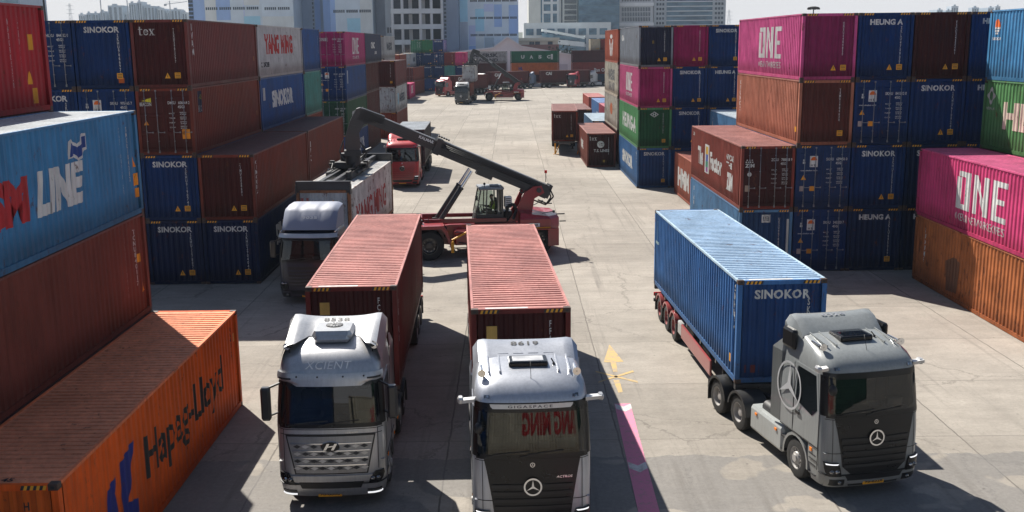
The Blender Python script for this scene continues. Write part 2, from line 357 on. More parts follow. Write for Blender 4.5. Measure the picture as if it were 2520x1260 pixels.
# ------------------------------------------------------------------ lettering
_txt = {}
def glyphs(s, bold=0.0, space=1.0, line=1.0, shear=0.0):
    k = (s, bold, space, line, shear)
    if k not in _txt:
        cu = bpy.data.curves.new('text', 'FONT'); cu.body = s; cu.resolution_u = 2; cu.offset = bold; cu.space_character = space; cu.space_line = line; cu.align_x = 'CENTER' if '\n' in s else 'LEFT'; cu.shear = shear
        ob = bpy.data.objects.new('text', cu); COL.objects.link(ob)
        dg = bpy.context.evaluated_depsgraph_get(); me = bpy.data.meshes.new_from_object(ob.evaluated_get(dg))
        v = [(p.co.x, p.co.y) for p in me.vertices]; f = [tuple(q.vertices) for q in me.polygons]
        COL.objects.unlink(ob); bpy.data.objects.remove(ob); bpy.data.meshes.remove(me); bpy.data.curves.remove(cu)
        xs = [p[0] for p in v]; ys = [p[1] for p in v]; x0, x1, y0, y1 = min(xs), max(xs), min(ys), max(ys)
        _txt[k] = ([((p[0] - x0) / max(1e-6, x1 - x0) - .5, (p[1] - y0) / max(1e-6, y1 - y0) - .5) for p in v], f)
    return _txt[k]
def text2d(s, w, h, cx=0, cy=0, bold=0.02, space=1.0, line=1.0, shear=0.0):
    v, f = glyphs(s, bold, space, line, shear)
    return [(cx + a * w, cy + b * h) for a, b in v], list(f)
def polys2d(polys, w, h, cx, cy):
    """list of outlines in 0..1 space"""
    v = []; f = []
    for p in polys:
        o = len(v); v += [(cx + (a - .5) * w, cy + (b - .5) * h) for a, b in p]; f.append(tuple(range(o, o + len(p))))
    return v, f
ONE_LOGO = [[(0, 0), (.28, 0), (.28, .13), (.09, .13), (.09, .87), (.0, .87)], [(.0, .87), (.19, .87), (.19, 1), (0, 1)], [(.19, .87), (.28, .87), (.28, .87), (.28, 1), (.19, 1)], [(.19, .13), (.28, .13), (.28, .87), (.19, .87)],
            [(.35, 0), (.44, 0), (.44, 1), (.35, 1)], [(.44, 1), (.44, .72), (.57, 0), (.57, .28)], [(.57, 0), (.66, 0), (.66, 1), (.57, 1)],
            [(.73, 0), (.82, 0), (.82, 1), (.73, 1)], [(.82, .87), (1, .87), (1, 1), (.82, 1)], [(.82, .43), (.98, .43), (.98, .56), (.82, .56)], [(.82, 0), (1, 0), (1, .13), (.82, .13)]]
def merge2d(*items):
    v = []; f = []
    for a, b in items:
        o = len(v); v += a; f += [tuple(i + o for i in q) for q in b]
    return v, f
rc = lambda x0, x1, y0, y1: [(x0, y0), (x1, y0), (x1, y1), (x0, y1)]
ONE_LOGO = [rc(0, .09, 0, .84), rc(.19, .28, 0, 1), rc(.09, .19, 0, .14), rc(.045, .19, .86, 1),
            rc(.35, .44, 0, 1), [(.44, 1), (.44, .70), (.57, 0), (.57, .30)], rc(.57, .66, 0, 1),
            rc(.73, .82, 0, 1), rc(.82, 1, .86, 1), rc(.82, .97, .43, .56), rc(.82, 1, 0, .14)]
CW, HC, STD, L40, L20 = 2.438, 2.896, 2.591, 12.192, 6.058
C_NAVY = (0.006, 0.032, 0.12); C_BLUE = (0.035, 0.13, 0.33); C_MAROON = (0.075, 0.016, 0.014); C_BROWN = (0.185, 0.042, 0.028); C_RUST = (0.26, 0.075, 0.045)
C_PINK = (0.55, 0.05, 0.17); C_GREEN = (0.03, 0.135, 0.055); C_WHITE = (0.50, 0.50, 0.48); C_GREY = (0.33, 0.34, 0.35); C_DGREY = (0.055, 0.06, 0.085); C_TEAL = (0.07, 0.24, 0.21)
C_ORANGE = (0.72, 0.108, 0.012); C_RED = (0.26, 0.025, 0.028); C_CREAM = (0.46, 0.44, 0.36); C_FOREST = (0.012, 0.05, 0.03); C_ORRED = (0.42, 0.10, 0.05)
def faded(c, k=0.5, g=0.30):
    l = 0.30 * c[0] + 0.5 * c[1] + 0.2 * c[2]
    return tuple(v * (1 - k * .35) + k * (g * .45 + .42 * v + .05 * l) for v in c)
SIDE_P = 0.2765
def side_breaks(L):
    n = int((L - 0.36) / SIDE_P); y = (L - n * SIDE_P) / 2; out = [(0.0, 0.0), (y - .05, 0.0)]
    for i in range(n): out += [(y + .034, .0), (y + .102, .036), (y + .172, .036), (y + .240, .0)]; y += SIDE_P
    out += [(L, 0.0)]; return out
def prof(br, y):
    for (a, da), (b, db) in zip(br, br[1:]):
        if a - 1e-6 <= y <= b + 1e-6: return da if b - a < 1e-6 else da + (db - da) * (y - a) / (b - a)
    return 0.0
def front_breaks():
    out = [(-1.219, 0.0)]; n = 9; p = 2.18 / n; x = -1.09
    for i in range(n): out += [(x + .03, 0), (x + .075, .04), (x + .165, .04), (x + .21, 0)]; x += p
    return out + [(1.219, 0.0)]
FB = front_breaks()
_cm = {}
RIB = [.044]
def cmesh(kind, L=L40, H=HC):
    k = (kind, L, H, RIB[0])
    if k in _cm: return _cm[k]
    b = MB(); w = CW / 2; y0, y1 = 0.0, L
    if kind == 'side':
        br = side_breaks(L); rows = [[(w - 0.02 - d, y, z) for y, d in br if .05 < y < L - .05] for z in (0.15, H - .05)]
        b.grid(rows, smooth=False); me = b.mesh('side_panel', [M['paint']])
    elif kind == 'roof':
        n = int((L - .5) / (0.212 if RIB[0] < .05 else .236)); p = (L - .5) / n; y = 0.25; xs = (-w + .06, -w + .14, w - .14, w - .06)
        rows = [[(x, .06, H - .012) for x in xs], [(x, y, H - .012) for x in xs]]
        for i in range(n):
            for dy, dz in ((.03, 0), (.085, -RIB[0]), (.132, -RIB[0]), (.142, 0)): rows.append([(x, y + dy, H - .012 + (dz if 0 < q < 3 else dz * .15)) for q, x in enumerate(xs)])
            y += p
        rows.append([(x, L - .06, H - .012) for x in xs]); b.grid(rows, smooth=False); me = b.mesh('roof_panel', [M['paint']])
    elif kind == 'front':
        rows = [[(x, .03 + d, z) for x, d in FB if abs(x) < 1.13] for z in (.15, H - .11)]; b.grid(rows, smooth=False); me = b.mesh('end_panel', [M['paint']])
    elif kind == 'frame':
        for sx in (-1, 1):
            for ya, yb in ((0, .16), (L - .16, L)):
                b.box(*sorted((sx * w, sx * (w - .13))), ya, yb, .118, H - .118)
            b.box(*sorted((sx * (w - .004), sx * (w - .06))), .16, L - .16, 0.02, .16)          # bottom rail
        for ya, yb in ((0, .09), (L - .09, L)):
            b.box(-w + .178, w - .178, ya + .004, yb - .004, H - .12, H - .003); b.box(-w + .13, w - .13, ya + .004, yb - .004, .02, .16)
        b.box(-w + .06, w - .06, .09, L - .09, .10, .14)
        for sx in (-1, 1):
            for ya, yb in ((0, .162), (L - .162, L)):
                for z0 in (0, H - .118):
                    xa, xb = sorted((sx * (w + .003), sx * (w - .178))); c = (ya - .003 if ya == 0 else ya, yb + .003 if ya > 0 else yb)
                    b.loftbox(xa, xb, c[0], c[1], z0 - (.0 if z0 == 0 else -.0), z0 + .118 + (.004 if z0 else 0), .012, 1)
                    yf = -.0045 if ya == 0 else L + .0045
                    b.box(sx * (w - .09) - .035, sx * (w - .09) + .035, min(yf, yf + (.02 if ya == 0 else -.02)), max(yf, yf + (.02 if ya == 0 else -.02)), z0 + .035, z0 + .085, 2)
                    if z0: b.box(sx * (w - .09) - .05, sx * (w - .09) + .05, (ya + yb) / 2 - .03, (ya + yb) / 2 + .03, H - .01, H + .0055, 2)
        me = b.mesh('frame', [M['paint'], M['cast'], M['black']])
    elif kind == 'rail':
        b.box(w - .06, w, .16, L - .16, H - .06, H); b.box(w - .066, w - .058, .16, L - .16, H - .03, H - .004); me = b.mesh('top_rail', [M['paint']])
    elif kind == 'door':        # one leaf, hinge at -x side, leaf centred on x = 0
        hw = .585
        rows = []
        for z, d in ((.16, 0), (.30, 0), (.34, .022), (.86, .022), (.90, 0), (1.02, 0), (1.06, .022), (1.62, .022), (1.66, 0), (1.78, 0), (1.82, .022), (H - .36, .022), (H - .32, 0), (H - .12, 0)):
            rows.append([(-hw, .012, z), (-hw + .08, .012, z), (-hw + .1, .012 + d, z), (hw - .1, .012 + d, z), (hw - .08, .012, z), (hw, .012, z)])
        b.grid(rows, smooth=False)
        for xx in (-hw, hw): b.box(xx - .012, xx + .012, .018, .05, .15, H - .115, 1)
        me = b.mesh('door', [M['paint'], M['gasket']])
    elif kind == 'bar':
        b.cyl((0, -.028, .13), (0, -.028, H - .07), .016, n=8)
        for z in (.20, .62, 1.05, 1.75, H - .42): b.box(-.03, .03, -.02, .014, z - .018, z + .018)
        for z in (.14, H - .10): b.box(-.032, .032, -.045, .0, z - .035, z + .035)
        b.box(-.015, .28, -.045, -.03, .99, 1.01); b.box(.24, .29, -.03, .014, .97, 1.03)
        me = b.mesh('locking_bar', [M['galv']])
    elif kind.startswith('hazard'):
        yb, s_ = ((-.0005, 1), (L + .0005, -1))[int(kind[6])]; sx = (-1, 1)[int(kind[7])]
        for i in range(8):
            x = sx * (w - .22) - sx * i * .056
            b.add([(x, yb - .0015 * s_, H - .105), (x - sx * .056, yb - .0015 * s_, H - .105), (x - sx * .056 + .03, yb - .0015 * s_, H - .02), (x + .03, yb - .0015 * s_, H - .02)], [(0, 1, 2, 3)], i % 2)
        me = b.mesh('hazard_stripes', [M['yellow'], M['letter_dark']])
    elif kind == 'sticker':
        yy = .012
        b.add([(.55, yy, .42), (.80, yy, .42), (.80, yy, .66), (.55, yy, .66)], [(0, 1, 2, 3)])
        for k_ in range(3): b.add([(.58, yy - .002, .46 + k_ * .065), (.77, yy - .002, .46 + k_ * .065), (.77, yy - .002, .485 + k_ * .065), (.58, yy - .002, .485 + k_ * .065)], [(0, 1, 2, 3)], 1)
        me = b.mesh('caution_sticker', [M['yellow'], M['letter_dark']])
    elif kind == 'triangle':
        yy = .012
        b.add([(.12, yy, .42), (.36, yy, .42), (.24, yy, .66)], [(0, 1, 2)])
        b.add([(.225, yy - .002, .46), (.255, yy - .002, .46), (.25, yy - .002, .58), (.23, yy - .002, .58)], [(0, 1, 2, 3)], 1)
        me = b.mesh('warning_triangle', [M['yellow'], M['letter_dark']])
    _cm[k] = me; return me
FLIP = Matrix.Rotation(math.pi, 4, 'Z')
def face_map(face, L, H):
    """2D lettering coordinates to container space"""
    w = CW / 2
    if face == 'right': br = side_breaks(L); return lambda a, z: (w - .013 - prof(br, a), a, z)
    if face == 'left': br = side_breaks(L); return lambda a, z: (-w + .013 + prof(br, L - (-a)), -a, z)
    if face == 'front': return lambda a, z: (a, .022 + prof(FB, a), z)
    if face == 'door': return lambda a, z: (a, .0085, z)
    if face == 'door2': return lambda a, z: (a, .004, z)
    if face == 'header': return lambda a, z: (a, .0015, z)
    if face == 'rear': return lambda a, z: (-a, L - .022 - prof(FB, -a), z)
    if face == 'roof': return lambda a, z: (a, z, H + .003)
def cut_strip(v, f, breaks):
    bm = bmesh.new(); vs = [bm.verts.new((a, c, 0)) for a, c in v]
    for q in f:
        try: bm.faces.new([vs[i] for i in q])
        except ValueError: pass
    lo, hi = min(p[0] for p in v), max(p[0] for p in v)
    for x in breaks:
        if lo < x < hi: bmesh.ops.bisect_plane(bm, geom=bm.verts[:] + bm.edges[:] + bm.faces[:], plane_co=(x, 0, 0), plane_no=(1, 0, 0), dist=1e-5)
    bm.verts.ensure_lookup_table(); bm.verts.index_update()
    out = [(p.co.x, p.co.y) for p in bm.verts], [tuple(p.index for p in q.verts) for q in bm.faces]; bm.free(); return out
_lm = {}
def lettering(root, items, L, H, col, mat='sign', name='lettering'):
    """items: (face, (v, f), cut)"""
    b = MB()
    for face, (v, f), cut in items:
        if cut:
            br = [x for x, _ in (FB if face in ('front', 'rear') else side_breaks(L))]
            if face == 'left': br = [-(x) for x in br]
            v, f = cut_strip(v, f, br)
        mp = face_map(face, L, H); b.add([mp(a, z) for a, z in v], f)
    me = bpy.data.meshes.new(name); me.from_pydata(b.v, [], b.f); me.materials.append(M[mat]); me.update()
    return link(name, me, root, col)
def vtext(s): return '\n'.join(s)
def ring8(cx, cy, r, t, a0, a1, n=10, ky=1.0):
    o = [(cx + r * math.cos(R(a0 + (a1 - a0) * i / n)), cy + ky * r * math.sin(R(a0 + (a1 - a0) * i / n))) for i in range(n + 1)]; q = [(cx + (r - t) * math.cos(R(a0 + (a1 - a0) * i / n)), cy + ky * (r - t) * math.sin(R(a0 + (a1 - a0) * i / n))) for i in range(n + 1)]
    return [[o[i], o[i + 1], q[i + 1], q[i]] for i in range(n)]
TEX = [rc(.07, .14, .12, 1), rc(.0, .25, .66, .74), [(.07, .12), (.14, .12), (.17, .07), (.25, .10), (.25, .04), (.16, 0), (.09, .03)]] + ring8(.47, .36, .155, .06, 20, 335, 12, 2.3) + [rc(.34, .62, .36, .43)] + \
      [[(.70, .72), (.79, .72), (.98, 0), (.89, 0)], [(.93, .72), (.97, .72), (.75, 0), (.71, 0)], rc(.66, .84, .68, .74), rc(.88, 1.02, .68, .74), rc(.66, .80, 0, .06), rc(.85, 1.03, 0, .06)]
WHT = (0.62, 0.62, 0.60)
random_id = random.Random(3)
def serial(pre): return pre + ' ' + ''.join(str(random_id.randint(0, 9)) for _ in range(6)) + ' ' + str(random_id.randint(0, 9))
def door_marks(L, H, sn, texts=()):
    it = [('door', text2d(sn.replace(' ', '   ', 1), 0.95, .13, .62, H - .62, .02), 0), ('door', text2d('45G1', .3, .12, .72, H - .80, .02), 0)]
    for k, lab in enumerate(('MAX.WT.', 'TARE', 'NET', 'CU.CAP.')):
        z = H - 1.08 - k * .2
        it += [('door', text2d(lab, .26, .055, .30, z, .01), 0), ('door', text2d('%d KG\n%d LB' % (30480 - k * 3870, 67200 - k * 8530), .28, .13, .78, z, .01), 0)]
    it += list(texts); return it
def container(loc, rz=0.0, L=L40, H=HC, col=C_NAVY, label='', group='stacked shipping containers', door=False, rear_door=True, roof=None, side=None, marks=(), stickers=True, hazard=True, old=False, lite=False, frame=None, rail=None):
    """loc is the bottom centre of the end that faces the camera"""
    t = empty('shipping_container', loc, rz); tag(t, label, 'shipping container', group)
    roof = roof or faded(col); side = side or col  # many side colours are lighter than the ends to carry their brighter light
    def part(n, me, c, mw=None):
        o = link(n, me, t, c)
        if mw is not None: o.matrix_local = mw
        return o
    part('frame', cmesh('frame', L, H), frame or side)
    part('top_rail', cmesh('rail', L, H), rail or tuple(.5 * a + .5 * b_ for a, b_ in zip(roof, side))); part('top_rail', cmesh('rail', L, H), rail or tuple(.5 * a + .5 * b_ for a, b_ in zip(roof, side)), Matrix.Translation((0, L, 0)) @ FLIP)
    part('side_panel', cmesh('side', L, H), side); part('side_panel', cmesh('side', L, H), side, Matrix.Translation((0, L, 0)) @ FLIP)
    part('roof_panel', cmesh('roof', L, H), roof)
    for isd, mw in ((door, Matrix.Identity(4)), (not door, Matrix.Translation((0, L, 0)) @ FLIP)):
        if isd and not lite:
            for sx in (-1, 1):
                d = part('door', cmesh('door', L, H), col, mw @ Matrix.Translation((sx * .592, 0, 0)))
                for bx in (-.25, .25): o = link('locking_bar', cmesh('bar', L, H), d, (1, 1, 1)); o.location = (bx, 0, 0); o.scale = (1 if sx * bx < 0 else .999, 1, 1)
        else: part('end_panel', cmesh('front', L, H), col, mw)
    if hazard and H > 2.7:
        for k_ in (('00', '01') if lite else ('00', '01', '10', '11')): part('hazard_stripes', cmesh('hazard' + k_, L, H), (1, 1, 1))
    if stickers and not door: 
        part('caution_sticker', cmesh('sticker', L, H), (1, 1, 1))
        if (hash(label) if False else len(label)) % 3: part('warning_triangle', cmesh('triangle', L, H), (1, 1, 1))
    small = {}
    for m in marks:
        face, v2, cut, c = m if len(m) == 4 else (*m, WHT)
        if not cut and face == 'door' and c is WHT and len(v2[0]) > 21 and max(p[1] for p in v2[0]) - min(p[1] for p in v2[0]) < .1351 and max(p[0] for p in v2[0]) - min(p[0] for p in v2[0]) < .29: small.setdefault(c, []).append((face, v2, cut)); continue
        nm = 'lettering' if len(v2[0]) > 21 else 'decal'
        lettering(t, [(face, v2, cut)], L, H, c, name=nm)
    for c, it in small.items(): lettering(t, it, L, H, c, name='data_panel')
    if old:
        for o in t.children:
            if o.type == 'MESH' and o.data.materials and o.data.materials[0] == M['paint']:
                o.material_slots[0].link = 'OBJECT'; o.material_slots[0].material = M['oldpaint']
    return t
# ---- stock markings (face, 2D shape, follows corrugation?, colour)
def sinokor_front(H=HC, pre='SKHU', big=True):
    return [('front', text2d('SINOKOR', 1.52, .26, .02, H - .40, .035, 1.05), 1), ('front', text2d(vtext(serial(pre).replace(' ', '')), .085, 1.75, .70, H - 1.45, .02, 1, .82), 0)]
def heung_front(H=HC):
    return [('front', text2d('HEUNG A', 1.45, .25, .02, H - .40, .045, 1.05), 1), ('front', text2d(vtext(serial('SKLU').replace(' ', '')), .085, 1.75, .70, H - 1.45, .02, 1, .82), 0)]
def serial_front(pre='TEMU', H=HC): return [('front', text2d(vtext(serial(pre).replace(' ', '')), .075, 1.45, .62, H - 1.1, .02, 1, .82), 0)]
def navy_door(H=HC, sn='SKHU 641002 5'):
    fr = ('door', polys2d([rc(0, 1, 0, 1)], .36, .50, -.42, H - .72), 0, (0.7, 0.7, 0.68))
    sun = ('door2', polys2d([[(.5 + .42 * math.cos(math.pi * i / 8), .48 + .36 * math.sin(math.pi * i / 8)) for i in range(9)]], .34, .46, -.42, H - .66), 0, srgb(224, 110, 40)[:3])
    bl = ('door2', merge2d(text2d('H', .10, .11, -.50, H - .89, .02), text2d('B', .10, .11, -.35, H - .89, .02)), 0, (0.05, 0.05, 0.06))
    tri = ('door', polys2d([[(0, 0), (1, 0), (.5, 1)]], .24, .22, -.86, H - 1.44), 0, srgb(232, 160, 40)[:3])
    sq = ('door', polys2d([rc(0, 1, 0, 1)], .22, .22, -.46, H - 1.95), 0, srgb(226, 150, 50)[:3]); sq2 = ('door', polys2d([rc(0, 1, 0, 1)], .2, .24, -.92, H - 1.95), 0, (0.42, 0.34, 0.32))
    web = ('door', text2d('www.sinokor.co.kr', .78, .07, -.62, H - 1.12, .01), 0)
    box = ('door', polys2d([rc(0, 1, 0, .45), rc(.1, .9, .55, 1)], .12, .2, -.86, H - .72), 0)
    return [fr, web, tri, sq, sq2, box] + [(f, v, c) for f, v, c in door_marks(L40, H, sn)] + [sun, bl]
def one_side(L, face, s0=None, sc=1.0, H=HC, zc=1.70, txt=True):
    c = L / 2 if s0 is None else s0
    sg = 1 if face == 'right' else -1
    it = [(face, polys2d(ONE_LOGO, 4.2 * sc, 1.50 * sc, sg * c, zc), 1)]
    if txt: it.append((face, text2d('OCEAN NETWORK EXPRESS', 4.2 * sc, .30 * sc, sg * c, zc - 1.06 * sc, .0), 1))
    return it
def stext(face, s, w, h, yc, zc, bold=.035, col=WHT, space=1.0, shear=0.0, cut=1): return (face, text2d(s, w, h, yc if face == 'right' else -yc, zc, bold, space, 1, shear), cut, col)
def svert(face, s, yc, zc, h, w=.13, col=WHT): return (face, text2d(vtext(s), w, h, yc if face == 'right' else -yc, zc, .02, 1, .85), 0, col)
def side_serial(face, L, near=True):
    y = .55 if near else L - .55
    return [(face, text2d(vtext(serial('TGBU').replace(' ', '')), .08, 1.3, y if face == 'right' else -y, 1.75, .02, 1, .85), 0, WHT)]
def side_yellow(face, y, z=.7): return (face, polys2d([rc(0, 1, 0, 1)], .16, .24, y if face == 'right' else -y, z), 0, srgb(226, 160, 40)[:3])
# ------------------------------------------------------------------ trucks
def lerp_tab(tab, z):
    if z <= tab[0][0]: return tab[0][1:]
    for a, b in zip(tab, tab[1:]):
        if z <= b[0]:
            k = (z - a[0]) / (b[0] - a[0]); return tuple(p + (q - p) * k for p, q in zip(a[1:], b[1:]))
    return tab[-1][1:]
# z: front y, half width, corner radius, crown
SK_TALL = [(.28, .10, 1.17, .30, .10), (.42, .02, 1.20, .30, .10), (.70, .0, 1.225, .30, .10), (1.10, .02, 1.235, .30, .10), (1.60, .05, 1.24, .30, .10), (1.98, .09, 1.24, .30, .11), (2.45, .16, 1.225, .30, .12), (2.90, .24, 1.195, .30, .12),
           (3.08, .28, 1.18, .30, .12), (3.25, .36, 1.165, .32, .12), (3.40, .47, 1.14, .36, .12), (3.52, .62, 1.10, .42, .12), (3.60, .80, 1.05, .46, .11), (3.66, 1.02, 1.0, .48, .09), (3.71, 1.30, .955, .48, .07), (3.76, 1.70, .92, .40, .05), (3.80, 2.08, .90, .3, .03)]
SK_GIGA = [(.28, .10, 1.17, .26, .10), (.42, .02, 1.20, .26, .10), (.70, .0, 1.225, .26, .10), (1.10, .02, 1.235, .26, .10), (1.60, .04, 1.24, .26, .10), (2.08, .08, 1.24, .26, .11), (2.55, .13, 1.225, .26, .12), (3.02, .19, 1.20, .28, .12),
           (3.20, .22, 1.19, .30, .12), (3.30, .27, 1.18, .32, .13), (3.42, .38, 1.16, .36, .13), (3.53, .55, 1.12, .42, .13), (3.61, .78, 1.08, .46, .12), (3.66, 1.02, 1.03, .48, .10), (3.70, 1.30, .98, .46, .07), (3.74, 1.70, .94, .40, .05), (3.77, 2.10, .92, .3, .03)]
SK_MID = [(.28, .10, 1.17, .28, .10), (.42, .02, 1.20, .28, .10), (.70, .0, 1.225, .28, .10), (1.10, .02, 1.235, .28, .10), (1.60, .04, 1.24, .28, .10), (2.02, .08, 1.24, .28, .11), (2.45, .13, 1.225, .28, .12), (2.88, .19, 1.20, .28, .12),
          (3.02, .21, 1.19, .30, .12), (3.12, .26, 1.175, .32, .13), (3.24, .38, 1.15, .36, .13), (3.34, .56, 1.11, .42, .13), (3.41, .78, 1.07, .46, .12), (3.46, 1.02, 1.03, .48, .10), (3.51, 1.30, .99, .46, .07), (3.55, 1.70, .96, .40, .05), (3.58, 2.08, .94, .3, .03)]
SK_LOW = [(.28, .10, 1.17, .28, .10), (.42, .02, 1.20, .28, .10), (.70, .0, 1.225, .28, .10), (1.10, .02, 1.235, .28, .10), (1.55, .05, 1.24, .28, .10), (1.82, .08, 1.24, .28, .11), (2.25, .15, 1.22, .28, .12), (2.66, .23, 1.19, .28, .12),
          (2.78, .28, 1.17, .30, .12), (2.88, .40, 1.13, .34, .12), (2.94, .62, 1.08, .4, .12), (2.98, .95, 1.03, .45, .1), (3.01, 1.4, .98, .45, .07), (3.03, 2.0, .95, .3, .03)]
class Skin:
    def __init__(s, tab, yb=2.28): s.t = tab; s.yb = yb
    def y(s, x, z):
        yf, hw, r, c = lerp_tab(s.t, z); x = abs(x); q = max(0.0, min(1.0, (x - (hw - r)) / r))
        return yf + c * (min(x, hw) / hw) ** 2 + r * (1 - math.sqrt(max(0.0, 1 - q * q)))
    def hw(s, z): return lerp_tab(s.t, z)[1]
    def front_pt(s, x, z, off=0.0):
        e = .01; p = Vector((x, s.y(x, z), z))
        tx = Vector((2 * e, s.y(x + e, z) - s.y(x - e, z), 0)); tz = Vector((0, s.y(x, z + e) - s.y(x, z - e), 2 * e))
        n = tx.cross(tz).normalized()
        if n.y > 0: n = -n
        return p + n * off
    def ring(s, z, yb, cols):
        yf, hw, r, c = lerp_tab(s.t, z); pts = []
        ys = s.y(hw, z)
        ns = 5
        yb = max(yb, ys + .02)
        for i in range(ns): pts.append((-hw, yb + (ys - yb) * i / ns, z))
        for x in cols: xx = max(-hw, min(hw, x * hw)); pts.append((xx, s.y(xx, z), z))
        for i in range(ns - 1, -1, -1): pts.append((hw, yb + (ys - yb) * i / ns, z))
        return pts
COLS = [-1, -.995, -.975, -.94, -.885, -.83, -.74, -.6, -.4, -.2, 0, .2, .4, .6, .74, .83, .885, .94, .975, .995, 1]
def cab_shell(sk, zw0, zw1, xw=.885, zcut=1.12, ycut=.86):
    b = MB(); zs = [r[0] for r in sk.t]
    ns = 5; iw = [ns + i for i, c in enumerate(COLS) if abs(c) < xw + .001]
    lowz = [z for z in zs if z < zcut] + [zcut]; b.grid([sk.ring(z, ycut - (.10 if z < .5 else 0), COLS) for z in lowz])
    z1 = sorted(set([zcut] + [z for z in zs if zcut < z < zw0] + [zw0])); b.grid([sk.ring(z, sk.yb, COLS) for z in z1])
    zm = sorted(set([zw0] + [z for z in zs if zw0 < z < zw1] + [zw1])); rows = [sk.ring(z, sk.yb, COLS) for z in zm]
    b.grid([r[:iw[0] + 1] for r in rows]); b.grid([r[iw[-1]:] for r in rows])
    z2 = sorted(set([zw1] + [z for z in zs if z > zw1])); rows = [sk.ring(z, sk.yb, COLS) for z in z2]; b.grid(rows)
    top = rows[-1]; n = len(top); b.add(top, [tuple(range(n))], smooth=True)
    # back wall and floor
    allz = sorted(set(z1 + zm + z2)); b.grid([[(-sk.hw(z), sk.yb, z), (sk.hw(z), sk.yb, z)] for z in allz], smooth=False)
    b.grid([[(-1.2, .15, zcut), (1.2, .15, zcut)], [(-1.2, sk.yb, zcut), (1.2, sk.yb, zcut)]], smooth=False)
    return b
def fpatch(b, sk, rows, off, m=0, nx=13, skirt=.03):
    """patch on the cab front: rows of (z, xleft, xright), standing `off` proud of the skin"""
    g = []
    for z, xl, xr in rows:
        line = [sk.front_pt(xl + (xr - xl) * i / (nx - 1), z, off) for i in range(nx)]
        g.append([sk.front_pt(xl, z, -skirt)] + line + [sk.front_pt(xr, z, -skirt)])
    lo = [sk.front_pt(p.x, rows[0][0], -skirt) for p in g[0]]; hi = [sk.front_pt(p.x, rows[-1][0], -skirt) for p in g[-1]]
    b.grid([lo] + g + [hi], m); return b
def frows(z0, z1, l0, l1, r0, r1, n=6): return [(z0 + (z1 - z0) * i / n, l0 + (l1 - l0) * i / n, r0 + (r1 - r0) * i / n) for i in range(n + 1)]
def ftext(sk, v2, off, name, mat, root, col=None):
    v, f = v2; b = MB(); b.add([sk.front_pt(x, z, off) for x, z in v], f); me = bpy.data.meshes.new(name); me.from_pydata(b.v, [], b.f); me.materials.append(mat); me.update(); return link(name, me, root, col)
def spatch(b, sk, sx, pts, off=.006, m=0):
    """flat polygon on the cab side, pts (y, z)"""
    o = [(sx * (sk.hw(z) + off), y, z) for y, z in pts]; i_ = [(sx * (sk.hw(z) - .02), y, z) for y, z in pts]; n = len(pts)
    b.add(o + i_, [tuple(range(n))] + [(k, (k + 1) % n, n + (k + 1) % n, n + k) for k in range(n)], m); return b
def star2d(r, rin, n=32):
    """ring with three pointed star, unit of metres, origin centred"""
    v = []; f = []
    for i in range(n):
        t = 2 * math.pi * i / n; v += [(r * math.cos(t), r * math.sin(t)), (rin * math.cos(t), rin * math.sin(t))]
    f = [(2 * i, 2 * ((i + 1) % n), 2 * ((i + 1) % n) + 1, 2 * i + 1) for i in range(n)]
    o = len(v); pts = []
    for k in range(3):
        a = math.pi / 2 + k * 2 * math.pi / 3; pts.append((rin * 1.02 * math.cos(a), rin * 1.02 * math.sin(a))); a2 = a + math.pi / 3; pts.append((rin * .17 * math.cos(a2), rin * .17 * math.sin(a2)))
    v += [(0, 0)] + pts; f += [(o, o + 1 + i, o + 1 + (i + 1) % 6) for i in range(6)]
    return v, f
def wheel(root, x, y, r=.50, w=.30, side=1, dual=False, col=None, front=False, name='wheel'):
    t = empty(name, (x, y, r), 0, root)
    b = MB(); h = w / 2; ri_ = r * .56
    def tyre(c): b.lathe([(-h, ri_), (-h, r * .80), (-h * .92, r * .93), (-h * .7, r * .985), (-h * .3, r), (0, r * .99), (h * .3, r), (h * .7, r * .985), (h * .92, r * .93), (h, r * .80), (h, ri_)], (c, 0, 0), 'x', 28)
    tyre(0)
    if dual: tyre(-side * (w + .05))
    b.build('tyre', M['tyre'], t)
    q = MB(); s = side
    if front: pr = [(-.02, ri_), (h * .96, ri_), (h * .96, ri_ * .93), (h * .55, ri_ * .86), (h * .62, ri_ * .62), (h * .98, ri_ * .52), (h * 1.05, ri_ * .36), (h * 1.25, ri_ * .33), (h * 1.25, 1e-3)]
    else: pr = [(-.02, ri_), (h * .96, ri_), (h * .96, ri_ * .93), (h * .1, ri_ * .86), (-h * .1, ri_ * .6), (-h * .05, ri_ * .45), (h * .55, ri_ * .40), (h * .6, ri_ * .3), (h * .6, 1e-3)]
    q.lathe([(s * a, rr) for a, rr in pr], (0, 0, 0), 'x', 24)
    for i in range(10):
        a = 2 * math.pi * i / 10; xx = s * h * (.66 if front else -.06); q.cyl((xx, ri_ * .72 * math.cos(a), ri_ * .72 * math.sin(a)), (xx + s * .035, ri_ * .72 * math.cos(a), ri_ * .72 * math.sin(a)), .017, n=6, m=1)
        q.cyl((s * h * (.5 if front else -.05), ri_ * .56 * math.cos(a + .3), ri_ * .56 * math.sin(a + .3)), (s * h * (.64 if front else .0) + s * .012, ri_ * .56 * math.cos(a + .3), ri_ * .56 * math.sin(a + .3)), .03, n=8, m=2)
    q.build('rim', [M['oim'], M['chrome'], M['black']], t, col or (0.42, 0.41, 0.40))
    return t
